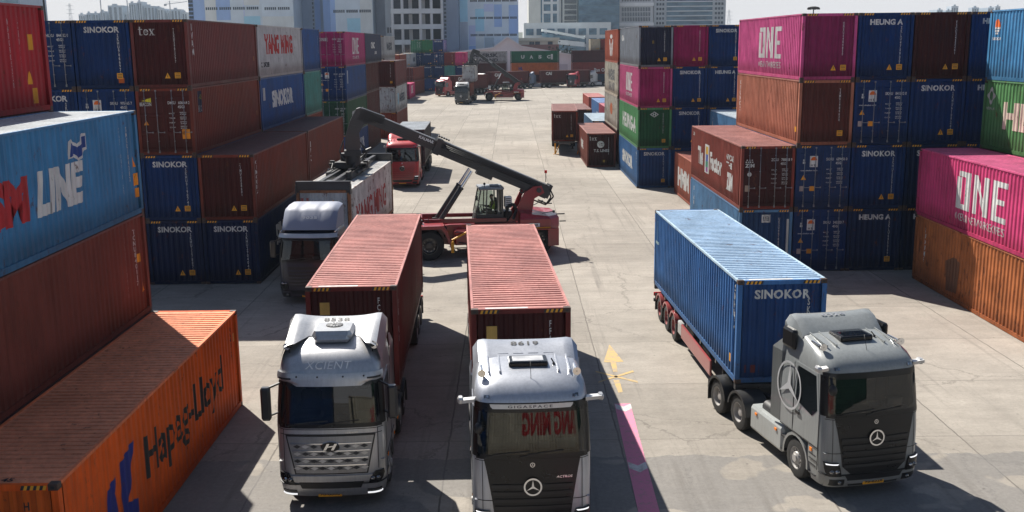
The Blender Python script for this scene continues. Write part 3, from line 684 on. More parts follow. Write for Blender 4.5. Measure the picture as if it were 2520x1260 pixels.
def mudguard(b, x0, x1, y, z, r, a0, a1, th=.025, n=10, m=0):
    rows = []
    for i in range(n + 1):
        a = R(a0 + (a1 - a0) * i / n); c, s_ = math.cos(a), math.sin(a)
        rows.append([(x0, y + (r - .07) * c, z + (r - .07) * s_), (x0, y + r * c, z + r * s_), (x1, y + r * c, z + r * s_), (x1, y + (r - .07) * c, z + (r - .07) * s_)])
    b.grid(rows, m)
def mirror(root, sk, sx, col, tall=True, z0=2.1, z1=2.85, ym=.12, xo=1.42):
    b = MB(); xa, xb = sorted((sx * (xo - .10), sx * (xo + .12)))
    b.loftbox(xa, xb, ym - .02, ym + .16, z0, z1, .05, 0)
    b.box(xa + .02, xb - .02, ym + .158, ym + .164, z0 + .05, z1 - .05, 1)
    b.bar((sx * 1.14, .42, z1 + .02), (sx * xo, ym + .07, z1 - .04), .05, .04, 2); b.bar((sx * 1.2, .42, z0 + .1), (sx * xo, ym + .07, z0 + .08), .04, .035, 2)
    return b.build('mirror', [M['car'], M['chrome'], M['black']], root, col)
def plate(root, sk, s, x, z):
    b = MB(); y = sk.y(0, z) - .03; b.loftbox(x - .27, x + .27, y, y + .05, z - .075, z + .075, .01); p = b.build('number_plate', M['yellow'], root)
    v, f = text2d(s, .46, .085, x, z, .03, 1.0); bb = MB(); bb.add([(a, y - .004, c) for a, c in v], f); me = bpy.data.meshes.new('lettering'); me.from_pydata(bb.v, [], bb.f); me.materials.append(M['letter_dark']); link('lettering', me, p)
def horn(root, x, y, z, L=.55):
    b = MB(); b.cyl((x, y - L / 2, z + .12), (x, y + L / 2, z + .12), .018, .028, 8); b.lathe([(0, .03), (.10, .045), (.16, .085), (.165, .085), (.15, .02)], (x, y - L / 2, z + .12), 'y', 14) if False else b.cyl((x, y - L / 2 + .12, z + .12), (x, y - L / 2, z + .12), .035, .085, 14)
    for yy in (y - .1, y + .16): b.cyl((x, yy, z), (x, yy, z + .12), .02, n=6)
    return b.build('air_horn', M['chrome'], root)
def interior(root, z0):
    b = MB(); b.loftbox(-1.05, 1.05, .32, .85, z0 - .28, z0 - .02, .08); b.loftbox(-.95, -.25, .55, .95, z0 - .1, z0 + .10, .06); b.build('dashboard', M['dark'], root)
    for x in (-.62, .62):
        b = MB(); b.loftbox(x - .27, x + .27, 1.05, 1.5, z0 - .45, z0 - .28, .06); b.loftbox(x - .25, x + .25, 1.42, 1.60, z0 - .3, z0 + .38, .07); b.loftbox(x - .14, x + .14, 1.44, 1.56, z0 + .40, z0 + .58, .05); b.build('seat', M['fabric'], root)
    b = MB(); b.lathe([(-.018, .20), (0, .225), (.018, .20), (0, .19)], (-.6, .93, z0 + .12), 'y', 20); b.bar((-.79, .93, z0 + .12), (-.41, .93, z0 + .12), .03, .04); b.build('steering_wheel', M['black'], root)
    b = MB(); b.loftbox(-1.05, 1.05, 1.7, 2.2, z0 - .5, z0 - .1, .06); b.loftbox(-1.0, 1.0, 2.08, 2.22, z0 + .35, z0 + .8, .05); b.build('bunk', M['fabric'], root)
    b = MB(); b.loftbox(.55, .95, .5, .62, z0 - .02, z0 + .16, .01); b.loftbox(.1, .4, .52, .66, z0 - .02, z0 + .08, .02); b.build('dash_clutter', M['white'], root)
def tractor(style, loc, rz, label, plate_no, col, group='container trucks in the yard'):
    t = empty('truck_tractor', loc, rz); tag(t, label, 'truck', group)
    giga, silver, grey, low = style == 'giga', style == 'silver', style == 'grey', style == 'low'
    sk = Skin({'giga': SK_GIGA, 'silver': SK_TALL, 'grey': SK_MID, 'low': SK_LOW}[style])
    pm = M['carm'] if style in ('silver', 'giga') else M['car']
    zw0, zw1 = {'giga': (2.08, 3.02), 'silver': (1.98, 2.90), 'grey': (2.02, 2.88), 'low': (1.82, 2.66)}[style]
    zt = sk.t[-1][0]
    cab_shell(sk, zw0, zw1).build('cab', pm, t, col)
    b = MB(); xw = .885
    rows = []
    for i in range(8):
        z = zw0 - .02 + (zw1 - zw0 + .04) * i / 7; h = sk.hw(z) * (xw + .02); rows.append((z, -h, h))
    fpatch(b, sk, rows, .012, 0, 25, .0); b.build('windscreen', M['glass'], t)
    # black surround: A pillars and band
    b = MB()
    for s in (-1, 1):
        rr = []
        for i in range(6):
            z = zw0 - .03 + (zw1 - zw0 + .06) * i / 5; h = sk.hw(z); a, c = sorted((s * h * .90, s * h * .992)); rr.append((z, a, c))
        fpatch(b, sk, rr, .01, 0, 8, .02)
    band = (.16, .18) if giga else ((.05, .02) if silver else (.1, .08))
    h = sk.hw(zw1); fpatch(b, sk, frows(zw1 - .04, zw1 + band[0], -h * .97, -h * .97, h * .97, h * .97, 4), .014, 0, 21, .02)
    h = sk.hw(zw0); fpatch(b, sk, frows(zw0 - .07, zw0 + .03, -h * .93, -h * .93, h * .93, h * .93, 2), .014, 0, 21, .02)
    b.build('windscreen_surround', M['gblack'], t)
    interior(t, zw0)
    for s in (-.35, .35):
        b = MB(); b.bar(sk.front_pt(s - .45, zw0 + .03, .035), sk.front_pt(s + .3, zw0 + .10, .03), .025, .02); b.bar(sk.front_pt(s - .6, zw0 - .02, .03), sk.front_pt(s - .1, zw0 + .07, .035), .02, .02); b.build('wiper', M['black'], t)
    # doors
    for s in (-1, 1):
        b = MB(); zb = 1.16; d0, d1 = .40, 1.62
        pts = [(d0 + .03, zb), (d1, zb), (d1, zw1 + .02), (d0 + .22, zw1 + .02), (d0 + .02, zw0)]; spatch(b, sk, s, pts, .008); d = b.build('door', pm, t, col)
        b = MB(); spatch(b, sk, s, [(d0 + .10, zw0 + .02), (d0 + .32, zw0 - .18), (d1 - .10, zw0 - .02), (d1 - .10, zw1 - .06), (d0 + .28, zw1 - .06)], .014); b.build('side_window', M['sideglass'], d)
        b = MB(); x = s * (sk.hw(1.75) + .012); b.loftbox(min(x, x + s * .03), max(x, x + s * .03), d1 - .34, d1 - .12, 1.66, 1.74, .012); b.build('handle', M['black'], d)
        b = MB(); x = s * sk.hw(1.4)
        for z in (1.13,): b.box(min(x, x + s * .016), max(x, x + s * .016), d0, 2.25, z, z + .025)
        b.box(min(x, x + s * .010), max(x, x + s * .010), d1 + .012, d1 + .03, 1.16, zw1)
        b.build('door_seam', M['black'], t)
        # rear quarter air deflector
        b = MB(); zt2 = zt - .25; prf = [(s * 1.21, 2.22), (s * 1.24, 2.30), (s * 1.25, 2.78), (s * 1.22, 2.78), (s * 1.19, 2.30)]
        zh_ = zt2 - .02; b.add([(x, y, z) for z in (1.15, zh_ - .35) for x, y in prf[:3]] + [(prf[0][0] * .985, 2.22, zh_), (prf[1][0] * .985, 2.28, zh_)], [(0, 1, 4, 3), (1, 2, 5, 4), (3, 4, 7, 6), (4, 5, 7)]); b.prism(prf, 'z', 1.15, zh_ - .36)
        if not low: b.build('air_deflector', pm, t, col)
        mirror(t, sk, s, (0.02, 0.02, 0.022) if style in ('silver', 'low') else col, z0=zw0 + .12 if not giga else zw0 + .25, z1=zw1 - .02) if not (giga or grey) else None
        if giga or grey:      # camera arm in place of a mirror
            b = MB(); p = sk.front_pt(s * 1.08, zw1 + .14, 0); k_ = 0 if giga else .16; b.obox((s * (1.32 - k_ * .6), p.y + .05, zw1 + .18), (.16 - k_ * .3, -.05, .03), (.02, .09, 0), (0, 0, .035)); b.loftbox(*sorted((s * (1.40 - k_), s * (1.52 - k_))), p.y - .03, p.y + .18, zw1 + .12, zw1 + .25, .04); b.build('mirror_camera', M['alu'], t)
            b = MB(); b.ball((s * 1.10, sk.y(1.1, zw0 + .55) - .18, zw0 + .62), .10, 12, 0, 1.25); b.bar((s * 1.06, sk.y(1.06, zw1) - .02, zw1 - .02), (s * 1.10, sk.y(1.1, zw0 + .6) - .16, zw0 + .70), .05, .05); b.build('kerb_mirror', M['black'], t) if s < 0 else None
    # front panel, grille
    if silver:
        b = MB(); fpatch(b, sk, frows(.83, 1.755, -.83, -1.02, .83, 1.02, 8), .010, 0, 21); b.build('grille_surround', M['black'], t)
        b = MB(); fpatch(b, sk, frows(.86, 1.72, -.80, -.98, .80, .98, 8), .018, 0, 21); g = b.build('grille', pm, t, tuple(v * .62 for v in col))
        for k, z in enumerate((.93, 1.10, 1.27, 1.44)):
            b = MB(); hx = .80 + .12 * k / 3; fpatch(b, sk, frows(z + .105, z + .13, -hx, -hx, hx, hx, 1), .035, 0, 21, -.01); b.build('chrome_strip', M['chrome'], g)
        b = MB()
        for k, z in enumerate((.96, 1.13, 1.30)):
            for i in range(-22, 23):
                for j in range(3):
                    x = i * .022 + (j % 2) * .011; zz = z + j * .026 - .01
                    if abs(i) % 9 < 7 - j: p = sk.front_pt(x, zz, .021); b.add([p + Vector(q) for q in ((-.008, 0, -.008), (.008, 0, -.008), (.008, 0, .008), (-.008, 0, .008))], [(0, 1, 2, 3)])
        b.build('grille_mesh', M['black'], g)
        b = MB()
        for k, z in enumerate((.93, 1.10, 1.27, 1.44)):
            for i in range(-4, 5):
                if k == 3 and abs(i) < 2: continue
                x = i * .19; p = [sk.front_pt(x + a, z + .05 + c, .022) for a, c in ((-.09, 0), (0, -.045), (.09, 0), (0, .045))]; b.add(p, [(0, 1, 2, 3)], (i + k) % 2)
        b.build('grille_facets', [M['alu'], M['dark']], g)
        v = [(.21 * math.cos(2 * math.pi * i / 24), .115 * math.sin(2 * math.pi * i / 24)) for i in range(24)]
        b = MB(); b.add([sk.front_pt(x, 1.49 + z, .05) for x, z in v] + [sk.front_pt(x * 1.12, 1.49 + z * 1.14, .02) for x, z in v], [(i, (i + 1) % 24, 24 + (i + 1) % 24, 24 + i) for i in range(24)], 1); b.add([sk.front_pt(x, 1.49 + z, .046) for x, z in v], [tuple(range(24))], 0)
        e = b.build('emblem', [M['gblack'], M['chrome']], t)
        H_ = [[(-.105, -.075), (-.065, -.075), (-.01, .075), (-.05, .075)], [(.01, -.075), (.05, -.075), (.105, .075), (.065, .075)], [(-.045, -.012), (.06, .005), (.045, .03), (-.055, .01)]]
        b = MB()
        for q in H_: b.add([sk.front_pt(x * 1.5, 1.49 + z, .054) for x, z in q], [(0, 1, 2, 3)])
        b.build('emblem_letter', M['chrome'], e)
        ftext(sk, text2d('XCIENT', 1.05, .15, -.02, 3.30, -.005, 1.08, 1, .18), .012, 'lettering', M['white'], t, None)
        ftext(sk, text2d('XCIENT', .30, .04, .48, 1.80, .0, 1.08, 1, .15), .012, 'lettering', M['chrome'], t)
        # visor with marker lamps
        b = MB(); fpatch(b, sk, [(2.86, -.72, .72), (2.92, -.82, .82), (2.99, -1.14, 1.14), (3.06, -1.15, 1.15), (3.13, -1.14, 1.14)], .07, 0, 25, .0); vz = b.build('sun_visor', pm, t, col)
        for x in (-.72, -.25, .32, .78): bb = MB(); bb.ball(sk.front_pt(x, 3.07, .075), .022, 8); bb.build('marker_lamp', M['black'], vz)
        for s in (-1, 1): bb = MB(); fpatch(bb, sk, frows(3.0, 3.04, *sorted((s * .85, s * 1.1))[:1] * 2, *sorted((s * .85, s * 1.1))[1:] * 2, 1), .076, 0, 6, -.06); bb.build('visor_vent', M['black'], vz)
    else:
        b = MB(); zb, zt_ = (.62, zw0 - .06) if not low else (.62, zw0 - .25)
        if style == 'low': fpatch(b, sk, frows(zb + .15, zt_, -.80, -.80, .80, .80, 8), .016, 0, 19)
        else: fpatch(b, sk, [(zb, -.60, .60), (zb + .18, -.80, .80), (zb + .5, -.84, .84), (zt_ - .25, -.95, .95), (zt_, -1.0, 1.0)], .02, 0, 21)
        g = b.build('front_panel', M['gblack'] if not style == 'low' else M['black'], t)
        for k in range(5):
            b = MB(); z = zb + .16 + k * .155
            if style == 'low': z = zb + .2 + k * .14
            hx = .76 + .02 * k; fpatch(b, sk, frows(z, z + .075, -hx, -hx, hx, hx, 2), .045, 0, 19, .0); b.build('grille_slat', M['black'] if not low else M['car'], g, col)
        if not low:
            zs_ = 1.43 if giga else 1.46
            v, f = star2d(.19, .155); b = MB(); b.add([sk.front_pt(x, zs_ + z, .07) for x, z in v], f); b.add([sk.front_pt(.2 * math.cos(2 * math.pi * i / 24), zs_ + .2 * math.sin(2 * math.pi * i / 24), .05) for i in range(24)], [tuple(range(24))], 1)
            b.build('emblem', [M['chrome'], M['gblack']], t)
            v, f = star2d(.05, .038, 16); b = MB(); b.add([sk.front_pt(x, zw0 - .19 + z, .03) for x, z in v], f); b.build('badge', M['chrome'], t)
            if giga: ftext(sk, text2d('ACTROS', .34, .05, .66, 1.62, .01, 1, 1, .2), .03, 'lettering', M['chrome'], t)
        if giga:
            b = MB(); fpatch(b, sk, [(3.06, -.80, .80), (3.10, -.84, .84), (3.155, -.86, .86)], .03, 0, 21); pl = b.build('name_strip', M['alu'], t)
            ftext(sk, text2d('GIGASPACE', .92, .055, -.03, 3.105, .01, 1.3), .034, 'lettering', M['letter_dark'], pl)
        if giga or grey:
            for s in (-1, 1):
                b = MB(); z = zw1 + (.23 if giga else .15); a, c = sorted((s * .86, s * .97)); fpatch(b, sk, frows(z, z + .06, a, a, c, c, 1), .03, 0, 4); b.build('marker_lamp', M['lens'], t)
    # vertical paint panels beside grille, bumper
    b = MB()
    fpatch(b, sk, frows(.30, .58, -1.12, -1.14, 1.12, 1.14, 4), .035, 0, 27, .02); bp = b.build('bumper', pm if not low else M['car'], t, col)
    b = MB()
    if silver: fpatch(b, sk, frows(.50, .64, -.68, -.74, .66, .72, 2), .045, 0, 19)
    else: fpatch(b, sk, [(.33, -.62, .62), (.5, -.68, .68), (.60, -.74, .74)], .045, 0, 19)
    b.build('bumper_slot', M['black'], bp)
    if silver:
        b = MB(); fpatch(b, sk, frows(.66, .80, -.86, -1.0, .86, 1.0, 2), .045, 0, 23); b.build('bumper_bar', pm, bp, col)
    else:
        for s in (-1, 1):
            b = MB(); a, c = sorted((s * .74, s * 1.06)); fpatch(b, sk, frows(.36, .50, a, a, c, c, 2), .046, 0, 8); fo = b.build('fog_lamp_bay', M['black'], bp)
            b = MB(); b.ball(sk.front_pt(s * .86, .43, .05), .05, 10); b.build('fog_lamp', M['lens'], fo)
    for s in (-1, 1):
        b = MB()
        if silver: rows = [(.60, .84, 1.06), (.70, .86, 1.13), (.80, .93, 1.16), (.87, 1.0, 1.15)]
        else: rows = [(.58, .82, 1.08), (.68, .84, 1.14), (.78, .86, 1.16), (.90, .90, 1.17)] if not low else [(.66, .84, 1.14), (.86, .84, 1.16)]
        rr = [(z, *sorted((s * a, s * c))) for z, a, c in rows]; fpatch(b, sk, rr, .05, 0, 9); hl = b.build('headlight', M['gblack'], t)
        b = MB(); z = rows[1][0] + .02; 
        for xx in (.93, 1.035): b.ball(sk.front_pt(s * xx, z, .04), .062, 12, 0, .85)
        b.build('lamp_reflector', M['lens'], hl)
        b = MB()
        if silver: rr = [(.36, .80, 1.06), (.385, .80, 1.10)]
        else: rr = [(.86, .93, 1.13), (.885, .90, 1.14)]
        fpatch(b, sk, [(z, *sorted((s * a, s * c))) for z, a, c in rr], .062, 0, 9, .0); b.build('daytime_lamp', M['lamp'] if not low else M['lens'], hl)
        if silver: b = MB(); fpatch(b, sk, [(z, *sorted((s * a, s * c))) for z, a, c in ((.34, .78, 1.08), (.46, .80, 1.10))], .046, 0, 9); b.build('fog_lamp_bay', M['black'], bp)
        b = MB(); b.obox((s * (sk.hw(.9) + .01), .72, 1.02), (.012, 0, 0), (0, .05, 0), (0, 0, .04)); b.build('side_indicator', M['amber'], t)
    for z, h_ in ((zw0 - .10, .95), (1.765 if silver else 1.12, 1.0), (.60, .98)):      # shut lines between the front panels
        b = MB(); q = sk.hw(z) * h_; fpatch(b, sk, [(z - .008, -q, q), (z + .008, -q, q)], .0065 if z > .7 else .04, 0, 27, -.004); b.build('panel_gap', M['black'], t)
    for s in (-1, 1):
        b = MB(); xx = 1.06 if silver else 1.03; x0, x1 = sorted((s * xx, s * (xx + .012)))
        fpatch(b, sk, [(z, x0, x1) for z in (.92, 1.1, 1.3, 1.5, 1.7, zw0 - .1)], .007, 0, 2, -.004); b.build('panel_gap', M['black'], t)
        b = MB(); x = s * sk.hw(1.3)
        b.box(*sorted((x, x + s * .008)), .40, .415, .62, zw0 - .05); b.box(*sorted((x, x + s * .012)), .42, .80, .80, .815); b.build('panel_gap', M['black'], t)
        b = MB()
        for z in (.42, .66, .90): b.box(*sorted((s * 1.10, s * 1.235)), .50, .82, z, z + .03)
        b.build('entry_step', M['dark'], t)
    plate(t, sk, plate_no, .0 if not silver else -.06, .40 if not silver else .345)
    # roof
    zr = zt
    if low:
        pr = [(.50, 3.02), (.56, 3.14), (1.02, 3.72), (1.22, 3.86), (1.9, 3.95), (2.25, 3.95), (2.25, 2.98), (.6, 2.98)]
        rows = []
        for i in range(17):
            x = -1.12 + 2.24 * i / 16; e = abs(x) / 1.12; k = 1 - .10 * e ** 14; off = .10 * e ** 10
            rr = [(x, y + (off if y < 2 else 0), 2.98 + (z - 2.98) * k - (.045 if i in (5, 11) and .6 < y < 2.1 else 0)) for y, z in pr[:6]]; rows.append(rr + [(x, 2.25, 2.98)])
        b = MB(); b.grid(rows); b.add(rows[0], [tuple(range(7))]); b.add(rows[-1], [tuple(range(7))]); rf = b.build('roof_fairing', M['tint'], t, (0.20, 0.225, 0.30))
        v, f = text2d('9035', .62, .13, .0, 0, .03, 1.1); b = MB(); b.add([(x, .82 + z * .62, 3.47 + z * .79 + .02) for x, z in v], f); me = bpy.data.meshes.new('lettering'); me.from_pydata(b.v, [], b.f); me.materials.append(M['white']); link('lettering', me, rf)
        b = MB(); fpatch(b, sk, frows(2.70, 2.80, -1.1, -1.1, 1.1, 1.1, 2), .16, 0, 21, -.1); b.build('sun_visor', M['alu'], t)
        for s in (-1, 1): b = MB(); b.tube([(s * 1.12, .35, 2.98), (s * 1.12, 1.5, 3.02)], .02); b.build('roof_rail', M['chrome'], t)
    else:
        ears = .10 if silver else .04; zc = zr + (.10 if silver else .11); rows = []
        prf = [(1.62 if not silver else 1.35, -.17), (1.95, -.03), (2.28, .05), (2.36, .04), (2.36, -.04), (2.30, -.10), (1.95, -.16)]
        if grey: prf = [(1.66, -.16), (2.02, .10), (2.30, .17), (2.36, .15), (2.36, .02), (2.28, -.02), (1.95, -.16)]
        for i in range(21):
            x = -1.17 + 2.34 * i / 20; e = abs(x) / 1.17; k = ears * (e ** 3) * 1.4; drop = -.42 * max(0, (e - .86) / .14) ** 1.5; fw_ = -.70 * max(0, min(1, (e - .50) / .22)) if silver else 0
            rows.append([(x, y + (fw_ if q in (0, 6) else fw_ * .45 if q in (1, 5) else 0), zc + z + (k if q in (1, 2, 3) else k * .8 if q else 0) + (drop if q in (0, 1, 5, 6, 4) else drop * .5)) for q, (y, z) in enumerate(prf)])
        b = MB(); b.grid([r + [r[0]] for r in rows]); b.add(rows[0], [tuple(range(7))]); b.add(rows[-1], [tuple(range(7))]); sp_ = b.build('roof_spoiler', pm, t, col)
        num = {'silver': '8538', 'giga': '8619', 'grey': '8326'}[style]
        v, f = text2d(num, .62, .17, -.02, 0, .03, 1.15); b = MB(); b.add([(x, (2.16 if grey else 2.11) + z * .9, zc + (.16 if grey else .024) + z * .22 + ears * (abs(x) / 1.17) ** 3 * 1.4) for x, z in v], f)
        me = bpy.data.meshes.new('lettering'); me.from_pydata(b.v, [], b.f); me.materials.append(M['dark'] if style != 'grey' else M['alu']); link('lettering', me, sp_)
        if silver:
            b = MB(); b.loftbox(-.47, .47, .98, 1.88, zr - .10, zr + .13, .10); b.loftbox(-.40, .40, .92, 1.2, zr - .12, zr + .02, .08); ac = b.build('roof_air_conditioner', pm, t, col)
            b = MB(); b.cyl((0, 1.55, zr + .125), (0, 1.55, zr + .145), .20, n=24); b.build('fan_guard', M['black'], ac)
            b = MB()
            for q in range(12): a = 2 * math.pi * q / 12; b.bar((.06 * math.cos(a), 1.55 + .06 * math.sin(a), zr + .148), (.185 * math.cos(a), 1.55 + .185 * math.sin(a), zr + .148), .022, .008)
            b.build('fan_blades', M['alu'], ac)
        else:
            y0, y1 = (1.12, 1.56) if giga else (1.05, 1.60); zz = lambda y: zr - .075 + (y - 1.1) * .07
            b = MB(); b.grid([[(-.40, y0, zz(y0)), (.40, y0, zz(y0))], [(-.40, y1, zz(y1)), (.40, y1, zz(y1))]]); bb = MB(); bb.loftbox(-.42, .42, y0 - .03, y1 + .03, zz(y0) - .04, zz(y1) + .055, .035); ht = bb.build('roof_hatch', M['gblack'], t)
            bb = MB(); bb.loftbox(-.33, .33, y0 + .04, y1 - .04, zz(y1) + .05, zz(y1) + .064, .006); bb.build('hatch_glass', M['sideglass'] if grey else M['alu'], ht)
            b = MB()
            for x in (-.86, -.62, .62, .86): b.bar((x, .86, zr - .12), (x, 1.75, zr - .03), .03, .045)
            for k in range(4): b.bar((-.62 + k * .33, 1.78, zr + .0), (-.40 + k * .33, 1.78, zr + .0), .03, .02)
            b.build('roof_rib', pm, t, col)
            b = MB(); b.cyl((.02, .62, zr - .30), (.02, .62, zr - .23), .035, n=8); b.cyl((.02, .62, zr - .25), (.02, .78, zr + .12), .006, n=5); b.build('aerial', M['black'], t)
            b = MB(); b.cyl((.55, 1.2, zr - .12), (.55, 1.2, zr - .05), .03, n=8); b.bar((.55, 1.2, zr - .05), (.50, 1.26, zr + .03), .02, .02); b.build('aerial', M['black'], t)
        zh = zr - .30
        for x in (-1.0, 1.0): horn(t, x, 1.02 if silver else 1.05, zh + (.04 if silver else .06))
        if silver:
            for x in (-.95, .95): b = MB(); b.ball((x, .78, zr - .12), .075, 10); b.cyl((x, .78, zr - .3), (x, .78, zr - .12), .02, n=6); b.build('roof_lamp', M['black'], t)
    if grey:
        for s in (-1, 1):
            b = MB(); x = s * 1.12; b.loftbox(min(x, x + s * .16), max(x, x + s * .16), 1.72, 2.3, 3.14, 3.62, .06); b.build('side_air_intake', M['gblack'], t)
        v, f = star2d(.60, .545, 40)
        b = MB(); x0 = -(1.24 + .035)
        b.add([(-(max(sk.hw(2.3 + z), 1.21) + .032), 1.86 - a, 2.22 + z) for a, z in v], f); b.build('side_emblem', M['decal'], t)
    # chassis
    b = MB(); yE = 6.35
    for x in (-.43, .43): b.box(x - .05, x + .05, .7, yE, .72, 1.0)
    for y in (2.45, 3.2, 4.2, 5.2, 6.2): b.box(-.38, .38, y - .06, y + .06, .74, .96)
    b.box(-.55, .55, .35, 2.2, .55, 1.08); b.loftbox(-.45, .45, .25, 2.3, .40, .7, .1)
    b.build('chassis', M['dark'], t)
    b = MB(); b.cyl((0, 5.45, 1.02), (0, 5.45, 1.14), .48, n=20); b.box(-.42, .42, 5.2, 5.7, .98, 1.06); b.box(-.10, .10, 5.45, 5.95, 1.07, 1.15); b.build('fifth_wheel', M['dark'], t)
    for s in (-1, 1):
        wheel(t, s * 1.06, 1.45, .50, .32, s, False, None, True)
        for y in (4.72, 6.08): wheel(t, s * 1.08, y, .50, .28, s, True, None, False)
        b = MB(); xa, xb = sorted((s * .80, s * 1.245)); mudguard(b, xa, xb, 1.45, .5, .63, -5, 185, m=0); b.build('wheel_arch', pm if not low else M['black'], t, col)
        b = MB(); xa, xb = sorted((s * .58, s * 1.26))
        for y in (4.72, 6.08): mudguard(b, xa, xb, y, .5, .60, 10, 175)
        b.box(xa, xb, 6.62, 6.65, .25, .85); b.build('mudguard', M['black'], t)
        b = MB(); xs = s * 1.22
        if grey: b.loftbox(min(s * .6, xs), max(s * .6, xs), 2.18, 3.98, .34, 1.0, .07)
        else: b.loftbox(min(s * .6, s * 1.18), max(s * .6, s * 1.18), 2.25, 3.7, .42, 1.02, .16)
        b.build('side_skirt' if grey else 'fuel_tank', pm if grey else M['alu'], t, tuple(min(1, v * 1.6) for v in col) if grey else None)
        for y in (2.5, 3.6): bb = MB(); bb.obox((s * 1.235, y, .85), (.012, 0, 0), (0, .05, 0), (0, 0, .03)); bb.build('side_marker', M['amber'], t)
        b = MB(); 
        for z in (.45, .78): b.box(*sorted((s * 1.0, s * 1.22)), 2.02, 2.22, z, z + .05)
        b.build('step', M['dark'], t)
    b = MB(); b.cyl((-.9, 3.0, 1.05), (-.9, 3.6, 1.05), .16, n=14); b.cyl((.2, 2.6, 1.0), (.2, 2.6, 2.2), .06, n=8); b.tube([(-.3, 2.32, 2.1), (-.2, 2.7, 1.5), (.0, 3.4, 1.35), (.0, 4.2, 1.25)], .025); b.tube([(-.1, 2.32, 2.1), (.05, 2.7, 1.55), (.12, 3.4, 1.4), (.1, 4.2, 1.25)], .022, m=1); b.box(-.7, .7, 2.45, 3.9, 1.0, 1.03)
    b.build('air_lines', [M['dark'], M['redlens']], t)
    return t
def trailer(loc, rz, label, fcol=(0.03, 0.03, 0.032), guard=None, L=12.4, top=1.2, n_ax=3, group='container trailers under load'):
    """loc: ground point under the middle of the container's front end"""
    t = empty('semi_trailer', loc, rz); tag(t, label, 'trailer', group)
    b = MB()
    for x in (-.48, .48): b.box(x - .07, x + .07, .3, L - .1, .86, 1.12)
    for y in (0.12, 2.4, 4.4, 6.4, 8.4, 10.2, L - .25): b.box(-1.18, 1.18, y - .06, y + .06, top - .13, top - .02); 
    b.box(-.55, .55, -.1, 1.9, 1.0, 1.13); b.build('frame', M['car'], t, fcol)
    for s in (-1, 1):
        for y in (.1, L - .28): b = MB(); b.box(*sorted((s * 1.0, s * 1.21)), y - .09, y + .09, top - .16, top - .012); b.build('twist_lock', M['dark'], t)
    for s in (-1, 1):
        b = MB(); b.box(s * .8 - .06, s * .8 + .06, 2.7, 2.82, .35, 1.1); b.box(s * .8 - .12, s * .8 + .12, 2.62, 2.9, .30, .35); b.build('landing_leg', M['dark'], t)
        for k in range(n_ax):
            y = L - 1.3 - 1.31 * k; wheel(t, s * 1.06, y, .50, .28, s, True, guard)
        b = MB(); xa, xb = sorted((s * .62, s * 1.24))
        for k in range(n_ax): mudguard(b, xa, xb, L - 1.3 - 1.31 * k, .5, .58, 25, 155)
        b.build('mudguard', M['car'], t, guard or (0.02, 0.02, 0.02))
        if guard:
            b = MB(); b.loftbox(*sorted((s * 1.15, s * 1.22)), 2.9, 7.1, .48, .98, .03); b.build('side_guard', M['car'], t, guard)
            b = MB(); b.loftbox(*sorted((s * .75, s * 1.2)), 7.15, 7.75, .5, .95, .04); b.build('tool_box', M['alu'], t)
        b = MB(); b.box(*sorted((s * .6, s * 1.22)), L - .52, L - .48, .25, .9); b.build('mud_flap', M['black'], t)
        b = MB(); b.loftbox(*sorted((s * .75, s * 1.2)), L - .12, L - .02, .70, .84, .02); b.build('tail_light', M['redlens'], t)
    b = MB(); b.box(-1.2, 1.2, L - .15, L - .03, .48, .60); b.build('rear_bumper', M['dark'], t)
    b = MB(); b.tube([(.7, .5, .95), (.7, 8, .95)], .03); b.box(.55, .85, 5, 5.8, .6, .9); b.cyl((-.75, 4.2, .78), (-.75, 5.2, .78), .17, n=12); b.build('air_tank', M['dark'], t)
    return t
# ------------------------------------------------------------------ person (one continuous skinned body)
def seated_person(loc, rz, label):
    t = empty('person', loc, rz); tag(t, label, 'person')
    V = [(0, 0, .48), (0, .02, .70), (0, .02, .92), (0, .0, 1.03), (0, -.03, 1.13), (0, -.035, 1.24)]; Rr = [.15, .145, .15, .06, .09, .075]
    E_ = [(0, 1), (1, 2), (2, 3), (3, 4), (4, 5)]
    def chain(a, pts, rs):
        p = a
        for q, r in zip(pts, rs): V.append(q); Rr.append(r); E_.append((p, len(V) - 1)); p = len(V) - 1
    for s in (-1, 1):
        chain(0, [(s * .10, -.10, .50), (s * .12, -.46, .53), (s * .12, -.50, .10), (s * .12, -.62, .05)], [.095, .07, .05, .045])
        chain(2, [(s * .19, .0, .92), (s * .25, -.10, .68), (s * .17, -.36, .72), (s * .16, -.44, .73)], [.065, .05, .038, .035])
    me = bpy.data.meshes.new('body'); me.from_pydata(V, E_, []); ob = link('body', me, t)
    md = ob.modifiers.new('skin', 'SKIN'); md.use_smooth_shade = True
    for i, sv in enumerate(me.skin_vertices[0].data): sv.radius = (Rr[i], Rr[i] * (.8 if i < 3 else 1)); sv.use_root = (i == 0)
    ob.modifiers.new('sub', 'SUBSURF').render_levels = 2; me.materials.append(M['cloth'])
    b = MB(); b.ball((0, -.04, 1.22), .092, 12, 0, 1.22); b.ball((0, -.13, 1.20), .018, 6); b.build('face', M['skin'], t)
    b = MB(); b.ball((0, -.025, 1.28), .10, 12, 0, .8); b.build('hair', M['black'], t)
    b = MB(); rows = []
    for z, w, d in ((.56, .19, .145), (.70, .195, .15), (.85, .20, .155), (.94, .17, .13), (.99, .11, .09)):
        rows.append([(w * math.cos(2 * math.pi * i / 16), .02 + d * math.sin(2 * math.pi * i / 16), z) for i in range(16)])
    b.grid(rows, close=True); b.build('safety_vest', M['hivis'], t)
    return t
